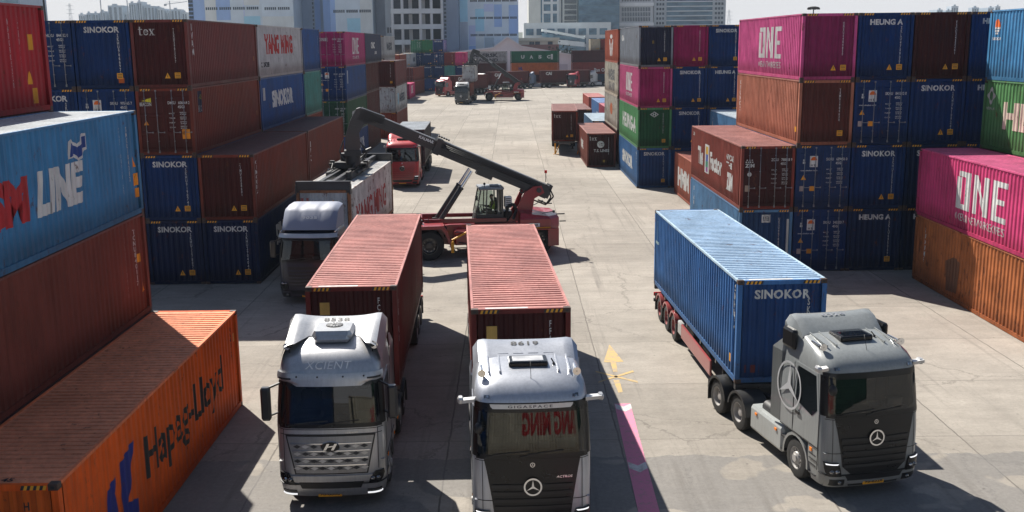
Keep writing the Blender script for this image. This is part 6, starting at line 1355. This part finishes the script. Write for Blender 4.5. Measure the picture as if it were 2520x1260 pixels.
for k_, (z0, z1, c) in enumerate(((1.72, 2.12, (0.62, 0.38, 0.05)), (1.36, 1.72, (0.05, 0.10, 0.40)), (1.05, 1.36, (0.08, 0.30, 0.20)), (.80, 1.05, (0.30, 0.08, 0.30)))):
    x0, x1 = (-.36, .36) if k_ % 2 == 0 else (-.16, .30); bb = MB(); v, f = polys2d([rc(0, 1, 0, 1)], x1 - x0, z1 - z0, -7.85 + (x0 + x1) / 2, (z0 + z1) / 2); v, f = cut_strip(v, f, [-(x) for x, _ in side_breaks(L40)]); mp = face_map('left', L40, HC); bb.add([(mp(a, z)[0] - .005, mp(a, z)[1], z) for a, z in v], f); bb.build('logo', M['sign'], zc, c)
R_(0, 0, 'navy doored container on the ground right of the pale blue one', col=C_NAVY, door=True, marks=navy_door(HC, 'SKHU 343303 7'))
R_(0, 1, 'navy doored container with orange white badge, second tier beside maroon doors', col=(0.014, 0.04, 0.12), door=True, marks=navy_door(HC, 'SKHU 639458 0'))
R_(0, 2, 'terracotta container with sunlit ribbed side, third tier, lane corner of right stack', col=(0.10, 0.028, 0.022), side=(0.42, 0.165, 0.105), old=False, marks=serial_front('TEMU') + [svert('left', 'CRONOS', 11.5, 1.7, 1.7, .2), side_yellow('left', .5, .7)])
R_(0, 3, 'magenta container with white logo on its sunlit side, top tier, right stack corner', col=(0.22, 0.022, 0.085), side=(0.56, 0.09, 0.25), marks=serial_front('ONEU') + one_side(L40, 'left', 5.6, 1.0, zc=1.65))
R_(1, 0, 'navy container with white lettering, ground tier, third from the pale blue one', col=(0.008, 0.024, 0.075), marks=heung_front())
R_(1, 1, 'navy container with white lettering, second tier, left of the magenta foreground roof', col=C_NAVY, marks=sinokor_front())
R_(1, 2, 'navy doored container with badge and amber stickers, third tier beside the terracotta one', col=C_NAVY, door=True, marks=navy_door(HC, 'SKHU 841512 0'))
R_(1, 3, 'navy container with white lettering, top tier, right of the magenta one', col=C_NAVY, marks=heung_front())
R_(2, 0, 'navy container half hidden behind the orange one, ground tier', col=(0.006, 0.016, 0.05), marks=heung_front())
R_(2, 1, 'navy container half hidden behind the magenta foreground one, second tier', col=(0.008, 0.024, 0.075), marks=sinokor_front())
R_(2, 2, 'navy container with white lettering, third tier under the dark maroon one', col=C_NAVY, marks=sinokor_front())
R_(2, 3, 'dark maroon container, top tier of the right stack beside the sky', col=(0.05, 0.012, 0.01), marks=serial_front('FSCU'))
R_(3, 2, 'navy container just left of the green one, third tier', col=C_NAVY, marks=heung_front()); R_(3, 3, 'navy container just left of the light blue one, top tier', col=C_NAVY, marks=heung_front())
for lv in (0, 1): R_(3, lv, 'hidden navy container behind the right foreground stack, %s' % TIER[lv], col=C_NAVY, lite=True)
# between the right block and the far right block
for lv in (0, 1): container((15.2, 60.4, lv * HC), .005, col=(0.08, 0.20, 0.36), roof=(0.55, 0.60, 0.63), lite=True, label='pale blue container with white roof edge peeping behind the right stack' if lv else 'blue container hidden under the peeping pale blue one', group=g4, marks=[svert('left', 'HJCU1', 11.3, 1.7, 1.6, .2)] if lv else [])
container((12.82, 60.5, 0), .005, col=(0.33, 0.10, 0.065), label='terracotta container with white capitals standing low between the right stacks', group=g4, lite=True, marks=[stext('left', 'HMM', 4.4, 1.3, 8.6, 1.35, .06)])
RF = blk((9.18, 75.0), .0047); g5 = 'containers of the right stack beyond the gap'
def Q_(c, lvl, label, v=0.0, **k): return put(RF, .0047, left=2.5 * c, v=v, lvl=lvl, grp=g5, label=label, **k)
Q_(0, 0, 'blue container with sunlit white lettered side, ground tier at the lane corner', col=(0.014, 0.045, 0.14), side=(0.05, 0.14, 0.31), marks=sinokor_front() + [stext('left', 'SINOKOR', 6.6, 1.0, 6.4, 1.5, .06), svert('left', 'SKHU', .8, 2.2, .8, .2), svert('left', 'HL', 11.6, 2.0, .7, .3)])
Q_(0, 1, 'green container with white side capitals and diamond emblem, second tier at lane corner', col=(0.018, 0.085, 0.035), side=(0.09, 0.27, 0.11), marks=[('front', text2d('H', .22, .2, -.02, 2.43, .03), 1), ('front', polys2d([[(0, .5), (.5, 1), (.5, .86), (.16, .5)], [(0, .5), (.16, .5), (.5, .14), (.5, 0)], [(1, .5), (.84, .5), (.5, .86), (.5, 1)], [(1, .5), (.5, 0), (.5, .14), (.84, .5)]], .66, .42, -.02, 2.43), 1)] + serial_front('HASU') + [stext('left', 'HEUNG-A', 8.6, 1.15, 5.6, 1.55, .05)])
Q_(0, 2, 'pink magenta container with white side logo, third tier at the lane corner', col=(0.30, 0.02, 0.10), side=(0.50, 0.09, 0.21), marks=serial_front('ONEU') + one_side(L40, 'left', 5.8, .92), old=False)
Q_(0, 3, 'slate grey container with pale dusty side, top tier at the lane corner', col=(0.022, 0.026, 0.05), side=(0.22, 0.24, 0.27), marks=serial_front('TGHU') + [stext('left', 'CMA', 1.6, .45, 10.3, 2.1, .05), ('front', polys2d([rc(0, 1, 0, 1)], .14, .22, -.15, 1.75), 0, srgb(210, 170, 40)[:3])])  # sunlight on the long side is put into its lighter colour, not dust
Q_(1, 3, 'deep magenta container, top tier beside the slate grey one', col=(0.26, 0.015, 0.085), marks=serial_front('ONEU'))
Q_(1, 2, 'navy container with white lettering, third tier under the deep magenta one', col=C_NAVY, marks=sinokor_front())
Q_(1, 1, 'navy container with white lettering, second tier beside the green emblem one', col=C_NAVY, marks=sinokor_front())
Q_(1, 0, 'navy container in the shade beside the corner blue one, ground tier', col=C_NAVY, marks=sinokor_front())
Q_(2, 3, 'navy container, top tier, second left of the magenta sunlit corner', col=C_NAVY, marks=sinokor_front())
Q_(2, 2, 'navy container, third tier, left of the terracotta sunlit side', col=C_NAVY, marks=heung_front())
for lv in (0, 1): Q_(2, lv, 'navy container behind the pale blue roof, %s' % TIER[lv], col=C_NAVY, lite=True)
# W stack
WB = blk((9.28, 90.5), 0.0)
def W_(lvl, label, **k): return put(WB, 0, left=0, lvl=lvl, grp=g5, label=label, **k)
wl = [[(.0, 1), (.2, 1), (.32, .3), (.24, 0)], [(.32, .3), (.5, .9), (.5, .6), (.40, 0), (.24, 0)], [(.5, .9), (.68, .3), (.76, 0), (.6, 0), (.5, .6)], [(1, 1), (.8, 1), (.68, .3), (.76, 0)]]
W_(3, 'orange red container with white figure emblem, top tier of the narrow stack', col=(0.10, 0.03, 0.02), side=(0.36, 0.09, 0.05), lite=True, marks=[('left', polys2d(wl, 3.6, 1.5, -6.2, 1.3), 1), ('left', polys2d([[(.5 + .5 * math.cos(i * .524), .5 + .5 * math.sin(i * .524)) for i in range(12)]], 2.2, .4, -6.2, 2.3), 1)])
W_(2, 'cream container with two line dark lettering, third tier of the narrow stack', col=(0.12, 0.06, 0.04), side=C_CREAM, lite=True, old=True, marks=[stext('left', 'MAERSK', 6.0, 1.0, 5.5, 1.8, .05, (0.14, 0.15, 0.15)), stext('left', 'SEALAND', 5.6, .8, 5.5, .75, .05, (0.17, 0.17, 0.17))])
W_(1, 'cream container with orange side emblem, second tier of the narrow stack', col=(0.12, 0.06, 0.04), side=(0.42, 0.42, 0.36), lite=True, old=True, marks=[('left', polys2d([[(.5 + .5 * math.cos(i * .524), .5 + .5 * math.sin(i * .524)) for i in range(12)]], 2.4, 1.1, -5.6, 1.6), 1, (0.45, 0.14, 0.06))])
W_(0, 'maroon container at the base of the narrow stack', col=C_MAROON, lite=True)
container((7.72, 88.2, 0), .005, col=(0.045, 0.016, 0.014), side=(0.20, 0.06, 0.045), roof=(0.38, 0.22, 0.20), label='maroon container on the ground with round white line emblem, beside the blue corner', group='loose containers by the lane', marks=[('front', polys2d(TEX, .62, .34, -.70, 2.46), 1), ('front', text2d('T.S. LINES', 1.32, .24, .02, 1.42, .03), 1), ('front', polys2d([[(.5 + .5 * math.cos(i * .314), .5 + .5 * math.sin(i * .314)) for i in range(20)]], .62, .60, -.05, 1.95), 1), ('front', polys2d([rc(0, 1, 0, 1)], .34, .2, .25, .52), 0, srgb(190, 150, 60)[:3])] + serial_front('TEXU') + [stext('left', 'tex', 3.0, 1.0, 6, 1.6, .05)], stickers=False, hazard=False)
tsb = [o for o in COL.objects if o.name.startswith('shipping_container')][-1]
bb = MB(); v, f = text2d('TS', .40, .24, -.03, 1.95, .05); mp = face_map('front', L40, HC); bb.add([(a, mp(a, z)[1] - .006, z) for a, z in v], f); bb.build('lettering', M['sign'], tsb, (0.05, 0.02, 0.02))
cz = math.cos(-.035)
container((5.15, 98.9, 1.25), -.036, col=(0.05, 0.018, 0.016), side=C_BROWN, roof=(0.36, 0.21, 0.19), label='maroon serif lettered container raised on a parked trailer by the lane', group='loose containers by the lane', marks=[('front', polys2d(TEX, .64, .36, -.70, 2.42), 1)] + serial_front('TEXU'), hazard=False)
trailer((5.15, 98.8, 0), -.036, 'black skeletal trailer with yellow leg under the raised maroon container', top=1.24)
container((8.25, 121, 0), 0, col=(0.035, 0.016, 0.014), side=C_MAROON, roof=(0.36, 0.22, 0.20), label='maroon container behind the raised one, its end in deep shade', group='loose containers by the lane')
container((9.32, 102.6, 0), 0, col=(0.10, 0.20, 0.33), roof=(0.50, 0.58, 0.64), label='pale blue container behind the round emblem container', group='loose containers by the lane', lite=True)
for x, y, c, n in ((12.6, 121.8, (0.40, 0.06, 0.10), 'pinkish red'), (12.6, 134.4, (0.06, 0.15, 0.34), 'blue'), (12.4, 149, (0.36, 0.08, 0.06), 'brick red')): container((x, y, 0), 0, col=c, roof=faded(c, .9, .5), label='low %s container beyond the narrow stack, on the ground' % n, group='loose containers by the lane', lite=True, marks=[stext('left', 'HL', 2, .8, 2.5, 1.2, .05)] if n == 'blue' else [])
# clutter under the raised container
t = empty('yellow_prop', (4.25, 99.2, 0)); tag(t, 'yellow prop leg under the corner of the raised container', 'prop'); b = MB(); b.bar((0, 0, 0), (0, 0, 1.2), .14, .14); b.bar((-.2, 0, .02), (.35, 0, .02), .2, .04); b.bar((.05, 0, .1), (.4, 0, .9), .08, .08); b.build('post', M['yellow'], t)
for i, (x, m, n) in enumerate(((6.35, 'amber', 'amber'), (6.5, 'hivis', 'green'), (6.62, 'yellow', 'yellow'))): b = MB(); b.tube([(x, 98.9, .05), (x + .55, 99.6, 1.05)], .07); tag(b.build('loose_pipe', M[m]), '%s pipe leaning beside the raised trailer' % n, 'pipe', 'leaning pipes')
# --- right foreground
g6 = 'containers of the right foreground stack'
def P_(left, lvl, label, y=32.75, **k): return container((left + CW / 2, y, lvl * (HC + .004)), 0, label=label, group=g6, **k)
P_(17.83, 0, 'orange container at the right edge, half in shade, ground tier', col=(0.34, 0.10, 0.035), side=(0.40, 0.13, 0.045), old=True, marks=[svert('left', 'SUDUME', 11.1, 1.72, 1.5, .2), ('left', polys2d([[(.1, .0), (.9, .05), (1, .9), (.6, 1), (0, .8)]], 1.3, 1.5, -8.2, 1.05), 1, (0.16, 0.07, 0.04))], lite=True)
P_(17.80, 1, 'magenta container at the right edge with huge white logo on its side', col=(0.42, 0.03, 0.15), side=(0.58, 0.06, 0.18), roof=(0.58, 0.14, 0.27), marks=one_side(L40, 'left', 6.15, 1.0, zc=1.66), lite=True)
P_(20.40, 2, 'green container with cream capitals at the right edge, third tier', col=(0.03, 0.12, 0.05), side=(0.085, 0.23, 0.085), lite=True, marks=[stext('left', 'HEUNG-A', 9.0, 1.15, 5.9, 1.50, .05, (0.62, 0.52, 0.42)), ('left', polys2d([[(0, .5), (.5, 1), (.5, .78), (.26, .5)], [(0, .5), (.26, .5), (.5, .22), (.5, 0)], [(1, .5), (.74, .5), (.5, .78), (.5, 1)], [(1, .5), (.5, 0), (.5, .22), (.74, .5)]], .75, .75, -11.55, 2.25), 1, (0.4, 0.42, 0.38)), stext('left', 'HEUNG-A', .7, .12, 11.55, 1.72, .02, (0.4, 0.42, 0.38))])
P_(20.40, 3, 'light blue container with orange sun emblem at the right edge, top tier', col=(0.05, 0.17, 0.34), side=(0.06, 0.22, 0.42), lite=True, marks=[('left', polys2d([[(.5 + .5 * math.cos(i * .314), max(.45, .5 + .5 * math.sin(i * .314))) for i in range(20)]], .5, .6, -11.5, 2.22), 1, srgb(226, 110, 50)[:3]), ('left', polys2d([rc(0, 1, .7, 1), rc(.1, .9, .35, .6), rc(.25, .75, 0, .25)], .5, .3, -11.5, 2.05), 1), stext('left', 'SINOKOR', .75, .12, 11.5, 1.72, .02)])
for lv in (0, 1): P_(20.40, lv, 'hidden maroon container behind the magenta and orange pair, %s' % TIER[lv], col=C_MAROON, lite=True)
# added unseen containers on the ground behind the viewer, mirrored in the windscreens
container((9.0, 8.8, 0), math.pi / 2, col=(0.42, 0.40, 0.33), side=(0.44, 0.42, 0.34), label='cream white container lying crosswise below the camera', group='loose containers by the lane', lite=True, marks=[stext('right', 'YANG MING', 6.4, 1.2, 5.2, 1.55, .05, (0.42, 0.03, 0.03))])

for i, (x, y, a, c, n) in enumerate(((-5.4, 7.0, 90, C_NAVY, 'navy'), (21.5, 5.0, 97, C_FOREST, 'dark green'), (-18.4, 7.0, 90, C_MAROON, 'maroon'))):  # unseen dark containers added to darken what the windscreens mirror
    for lv in (0, 1): container((x, y, lv * HC), R(a), col=c, lite=True, label='%s container lying crosswise below the camera, %s' % (n, TIER[lv]), group='loose containers by the lane')  # added unseen, only to darken the windscreen reflections
RIB[0] = .062
# ------------------------------------------------------------------ trucks under the containers
def fr(x0, y0, yaw, u, v):
    c, s = math.cos(yaw), math.sin(yaw); return (x0 + (u + 1.219) * c - v * s, y0 + (u + 1.219) * s + v * c, 0)
def up(p, z): return (p[0], p[1], z)
T1 = (-5.533, 26.825, .030); T2 = (-1.011, 24.348, .051); T3 = (6.08, 27.077, .046)
SIL = (0.46, 0.465, 0.475); DGR = (0.235, 0.25, 0.25)
caut = [('front', polys2d([rc(0, 1, 0, 1)], .26, .34, -.72, 2.30), 0, srgb(205, 165, 90)[:3]), ('roof', polys2d([rc(0, 1, 0, 1)], 1.05, .13, -.35, .12), 0, (0.62, 0.56, 0.54))]
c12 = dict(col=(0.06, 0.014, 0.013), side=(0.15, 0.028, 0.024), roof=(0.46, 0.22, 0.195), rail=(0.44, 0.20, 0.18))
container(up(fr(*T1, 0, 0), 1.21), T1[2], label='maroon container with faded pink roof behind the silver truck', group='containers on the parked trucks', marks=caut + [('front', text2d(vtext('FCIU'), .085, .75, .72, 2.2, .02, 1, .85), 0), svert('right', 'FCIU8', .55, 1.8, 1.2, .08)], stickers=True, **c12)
trailer(fr(*T1, 0, -.05), T1[2], 'black skeletal trailer under the pink roofed container of the silver truck')
tractor('silver', fr(*T1, 0, -4.75), T1[2], 'silver tractor unit with roof air conditioner and chrome slatted grille', '98부8538'.replace('부', '-'), SIL)
container(up(fr(*T2, 0, 0), 1.19), T2[2], label='maroon container with faded pink roof in the middle, behind the black fronted truck', group='containers on the parked trucks', marks=caut + [('front', text2d(vtext('FFAU'), .085, .75, .72, 2.2, .02, 1, .85), 0)], **c12)
trailer(fr(*T2, 0, -.05), T2[2], 'black skeletal trailer under the middle pink roofed container', top=1.18)
tractor('giga', fr(*T2, -.05, -4.42), T2[2], 'silver and black tractor unit cut by the bottom edge, centre', '92-8619', (0.44, 0.46, 0.50))
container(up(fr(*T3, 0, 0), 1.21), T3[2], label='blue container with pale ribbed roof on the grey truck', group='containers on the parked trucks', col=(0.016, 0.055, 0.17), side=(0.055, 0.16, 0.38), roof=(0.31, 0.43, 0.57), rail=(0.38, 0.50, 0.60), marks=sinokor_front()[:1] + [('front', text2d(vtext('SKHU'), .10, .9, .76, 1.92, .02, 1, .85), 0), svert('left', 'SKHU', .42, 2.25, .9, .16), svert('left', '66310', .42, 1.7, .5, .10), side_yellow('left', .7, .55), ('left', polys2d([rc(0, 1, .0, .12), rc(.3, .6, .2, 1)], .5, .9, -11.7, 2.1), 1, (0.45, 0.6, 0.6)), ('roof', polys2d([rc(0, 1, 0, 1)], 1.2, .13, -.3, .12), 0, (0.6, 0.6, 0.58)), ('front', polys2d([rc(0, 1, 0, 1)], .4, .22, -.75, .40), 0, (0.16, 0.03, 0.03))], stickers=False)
trailer(fr(*T3, 0, -.05), T3[2], 'dark skeletal trailer with red wheels and red side guard under the blue container', guard=(0.30, 0.045, 0.05))
k3 = fr(*T3, 0, .9); y3 = T3[2] + R(10)
p3 = (k3[0] + 6.5 * math.sin(y3) - .34, k3[1] - 6.5 * math.cos(y3) + .74, 0)
tractor('grey', p3, y3, 'matt grey tractor unit with big star emblem on its side, right', '98-8326', DGR)
RIB[0] = .03
# dark blue truck with the white container being set down
YW = -.042
cF = (-8.42, 45.85, 0)
container(up(cF, 1.2), YW, label='rust streaked white container with red lettering under the spreader', group='containers on the parked trucks', col=(0.40, 0.42, 0.45), side=(0.58, 0.57, 0.55), roof=(0.56, 0.56, 0.55), frame=(0.24, 0.105, 0.055), rail=(0.5, 0.47, 0.44), old=True, marks=[stext('right', 'YANG MING', 8.6, 1.25, 5.6, 1.35, .03, (0.40, 0.07, 0.065)), ('front', polys2d([rc(0, 1, 0, 1)], .34, .36, -.85, 2.36), 0, (0.35, 0.08, 0.08)), ('front', polys2d([rc(.12, .88, .12, .88)], .34, .36, -.85, 2.36), 0, (0.5, 0.5, 0.6)), ('front', polys2d([[(0, 0), (1, 0), (.5, 1)]], .26, .24, .42, 2.36), 0, srgb(220, 150, 40)[:3]), svert('front' if 0 else 'right', 'YMLU8', .5, 1.9, 1.1, .08, (0.1, 0.1, 0.1))], stickers=False, hazard=False)
trailer((cF[0], cF[1] - .05, 0), YW, 'black skeletal trailer under the white container at the reach stacker')
tractor('low', (cF[0] - 4.6 * .042 + .25, cF[1] - 4.6, 0), YW, 'dark navy tractor unit with tall pale roof fairing in the stack shade', '90-9035', (0.012, 0.016, 0.04))
# red truck
rx = -7.95
container((rx - .05, 81.6, 1.2), .022, L=9.1, H=2.7, col=(0.03, 0.03, 0.035), side=(0.06, 0.06, 0.065), roof=(0.42, 0.45, 0.48), label='dark grey container with pale flat roof behind the red truck', group='containers on the parked trucks', stickers=False, hazard=False, lite=True)
trailer((rx, 81.5, 0), .022, 'black trailer with wheels behind the red truck', L=9.3)
red = tractor('grey', (rx - .12, 76.3, 0), .022, 'bright red tractor unit facing the camera under the crane boom', '86-2107', (0.46, 0.010, 0.016))
for o in list(walk(red)):
    if o.name.split('.')[0] in ('side_emblem', 'side_air_intake', 'lettering') or (o.parent and o.parent.name.startswith('roof_spoiler') and o.name.startswith('lettering')): bpy.data.objects.remove(o)
for o in walk(red):
    if o.name.startswith('front_panel'): o.data = o.data.copy(); o.data.materials[0] = M['car']; o.color = (0.34, 0.015, 0.02, 1)
    if o.name.startswith('grille_slat'): o.data = o.data.copy(); o.data.materials[0] = M['car']; o.color = (0.25, 0.012, 0.016, 1)
# far trucks: copies of the red one, repainted
PAINT = ('cab', 'door', 'bumper', 'roof_spoiler', 'wheel_arch', 'roof_rib', 'side_skirt', 'air_deflector', 'bumper_bar', 'front_panel', 'grille_slat')
def far_truck(x, y, rz, col, label, box=None, clabel='', tlabel='', black=False, txt='CAI', L=12.2):
    o = copy_tree(red); o.location = (x, y, 0); o.rotation_euler = (0, 0, rz); tag(o, label, 'truck', 'container trucks in the yard')
    for q in walk(o):
        n = q.name.split('.')[0]
        if n in PAINT: q.color = (*col, 1)
        if black and n in ('front_panel', 'grille_slat', 'windscreen_surround'): q.color = (0.015, 0.015, 0.016, 1)
    d = lambda k: (x - k * math.sin(rz), y + k * math.cos(rz))
    tx, ty = d(3.9 if box else 3.7)
    if tlabel: trailer((tx, ty, 0), rz, tlabel, L=L)
    if box:
        bx, by = d(4.0); container((bx, by, 1.2), rz, label=clabel, col=box, group='containers on the far trucks', lite=True, stickers=False, hazard=False, marks=[stext('right', txt, 1.5, .75, 1.9, 2.2, .05), stext('left', txt, 1.5, .75, 10.3, 2.2, .05)] if txt else [])
far_truck(-14.6, 214.6, R(-33), (0.40, 0.014, 0.026), 'far dark red truck at the left before the blue block', (0.10, 0.022, 0.02), 'far maroon container on the left dark red truck', 'far trailer under the left maroon container', True)
far_truck(-8.7, 185.2, R(-4), (0.03, 0.034, 0.035), 'far dark truck with pale roof below the lifted grey container', None, '', 'far trailer below the lifted grey container')
for o in COL.objects:
    if o.get('label', '').startswith('far dark truck with pale roof'):
        for q in walk(o):
            if q.name.split('.')[0] in ('roof_spoiler',): q.color = (0.55, 0.55, 0.54, 1)
container((-8.45, 190.6, 1.2), R(-4), L=L20, H=2.35, col=(0.20, 0.05, 0.03), lite=True, label='far rust brown short container on the dark truck under the lifted one', group='containers on the far trucks', stickers=False, hazard=False)
far_truck(-8.2, 241.4, R(-48), (0.62, 0.62, 0.62), 'far white truck with black front left of the far boom', (0.10, 0.020, 0.02), 'far maroon container on the white truck', 'far trailer of the white truck', True)
far_truck(3.3, 252.5, R(-80), (0.10, 0.14, 0.22), 'far blue grey truck between two maroon containers', (0.085, 0.018, 0.018), 'far maroon container right of the blue grey cab', 'far trailer of the blue grey truck')
far_truck(14.6, 251.8, R(-25), (0.42, 0.014, 0.03), 'far crimson truck facing the yard, right of the maroon container', None, '', 'far empty trailer of the crimson truck', True)
far_truck(18.6, 259.3, R(-72), (0.62, 0.62, 0.62), 'far white cab at the right with empty trailer', None, '', 'far empty trailer behind the right white cab')
# ------------------------------------------------------------------ reach stackers and driver
rs_rz = R(8); P0 = (-4.3, 51.6, 0)
ctr = Vector((-8.42 + 6.1 * .042, 45.85 + 6.1, 0)) - Vector(P0); lx = ctr.x * math.cos(rs_rz) + ctr.y * math.sin(rs_rz); ly = -ctr.x * math.sin(rs_rz) + ctr.y * math.cos(rs_rz)
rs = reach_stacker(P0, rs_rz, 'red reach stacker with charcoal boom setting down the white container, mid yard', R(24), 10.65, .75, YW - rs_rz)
for o in rs.children:
    if o.name.startswith('spreader'): o.location.x = lx / RSS; o.location.y = ly / RSS; o.location.z = 4.135 / RSS
dv = seated_person((P0[0] + RSS * (3.62 * math.cos(rs_rz) + .15 * math.sin(rs_rz)), P0[1] + RSS * (3.62 * math.sin(rs_rz) - .15 * math.cos(rs_rz)), 1.70), 0, 'seated driver in yellow safety vest inside the reach stacker cab')
dv.scale = (.95,) * 3; dv.rotation_euler = (0, 0, rs_rz - math.pi / 2)
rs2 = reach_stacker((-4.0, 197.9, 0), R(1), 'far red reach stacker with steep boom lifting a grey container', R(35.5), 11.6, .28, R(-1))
container((-7.55, 192.0, 3.72), 0, col=(0.42, 0.44, 0.46), side=(0.46, 0.45, 0.44), roof=(0.5, 0.5, 0.5), old=True, label='pale grey container hanging from the far reach stacker', group='containers on the far trucks', stickers=False, hazard=False, lite=True)

# ------------------------------------------------------------------ air
b = MB(); b.box(-760, 760, -30, 1640, -1.0, 96); hz = b.build('haze', M['tint']); tag(hz, 'thin pale haze over the yard and the far towers', 'haze', kind='stuff')
hm = bpy.data.materials.new('haze_air'); hm.use_nodes = True; ht_ = hm.node_tree
for n in list(ht_.nodes):
    if n.type != 'OUTPUT_MATERIAL': ht_.nodes.remove(n)
pv = ht_.nodes.new('ShaderNodeVolumePrincipled'); pv.inputs['Color'].default_value = (0.72, 0.86, 1.0, 1); pv.inputs['Density'].default_value = 0.00015; pv.inputs['Anisotropy'].default_value = 0.0
ht_.links.new(pv.outputs[0], ht_.nodes['Material Output'].inputs['Volume']); hz.data.materials[0] = hm
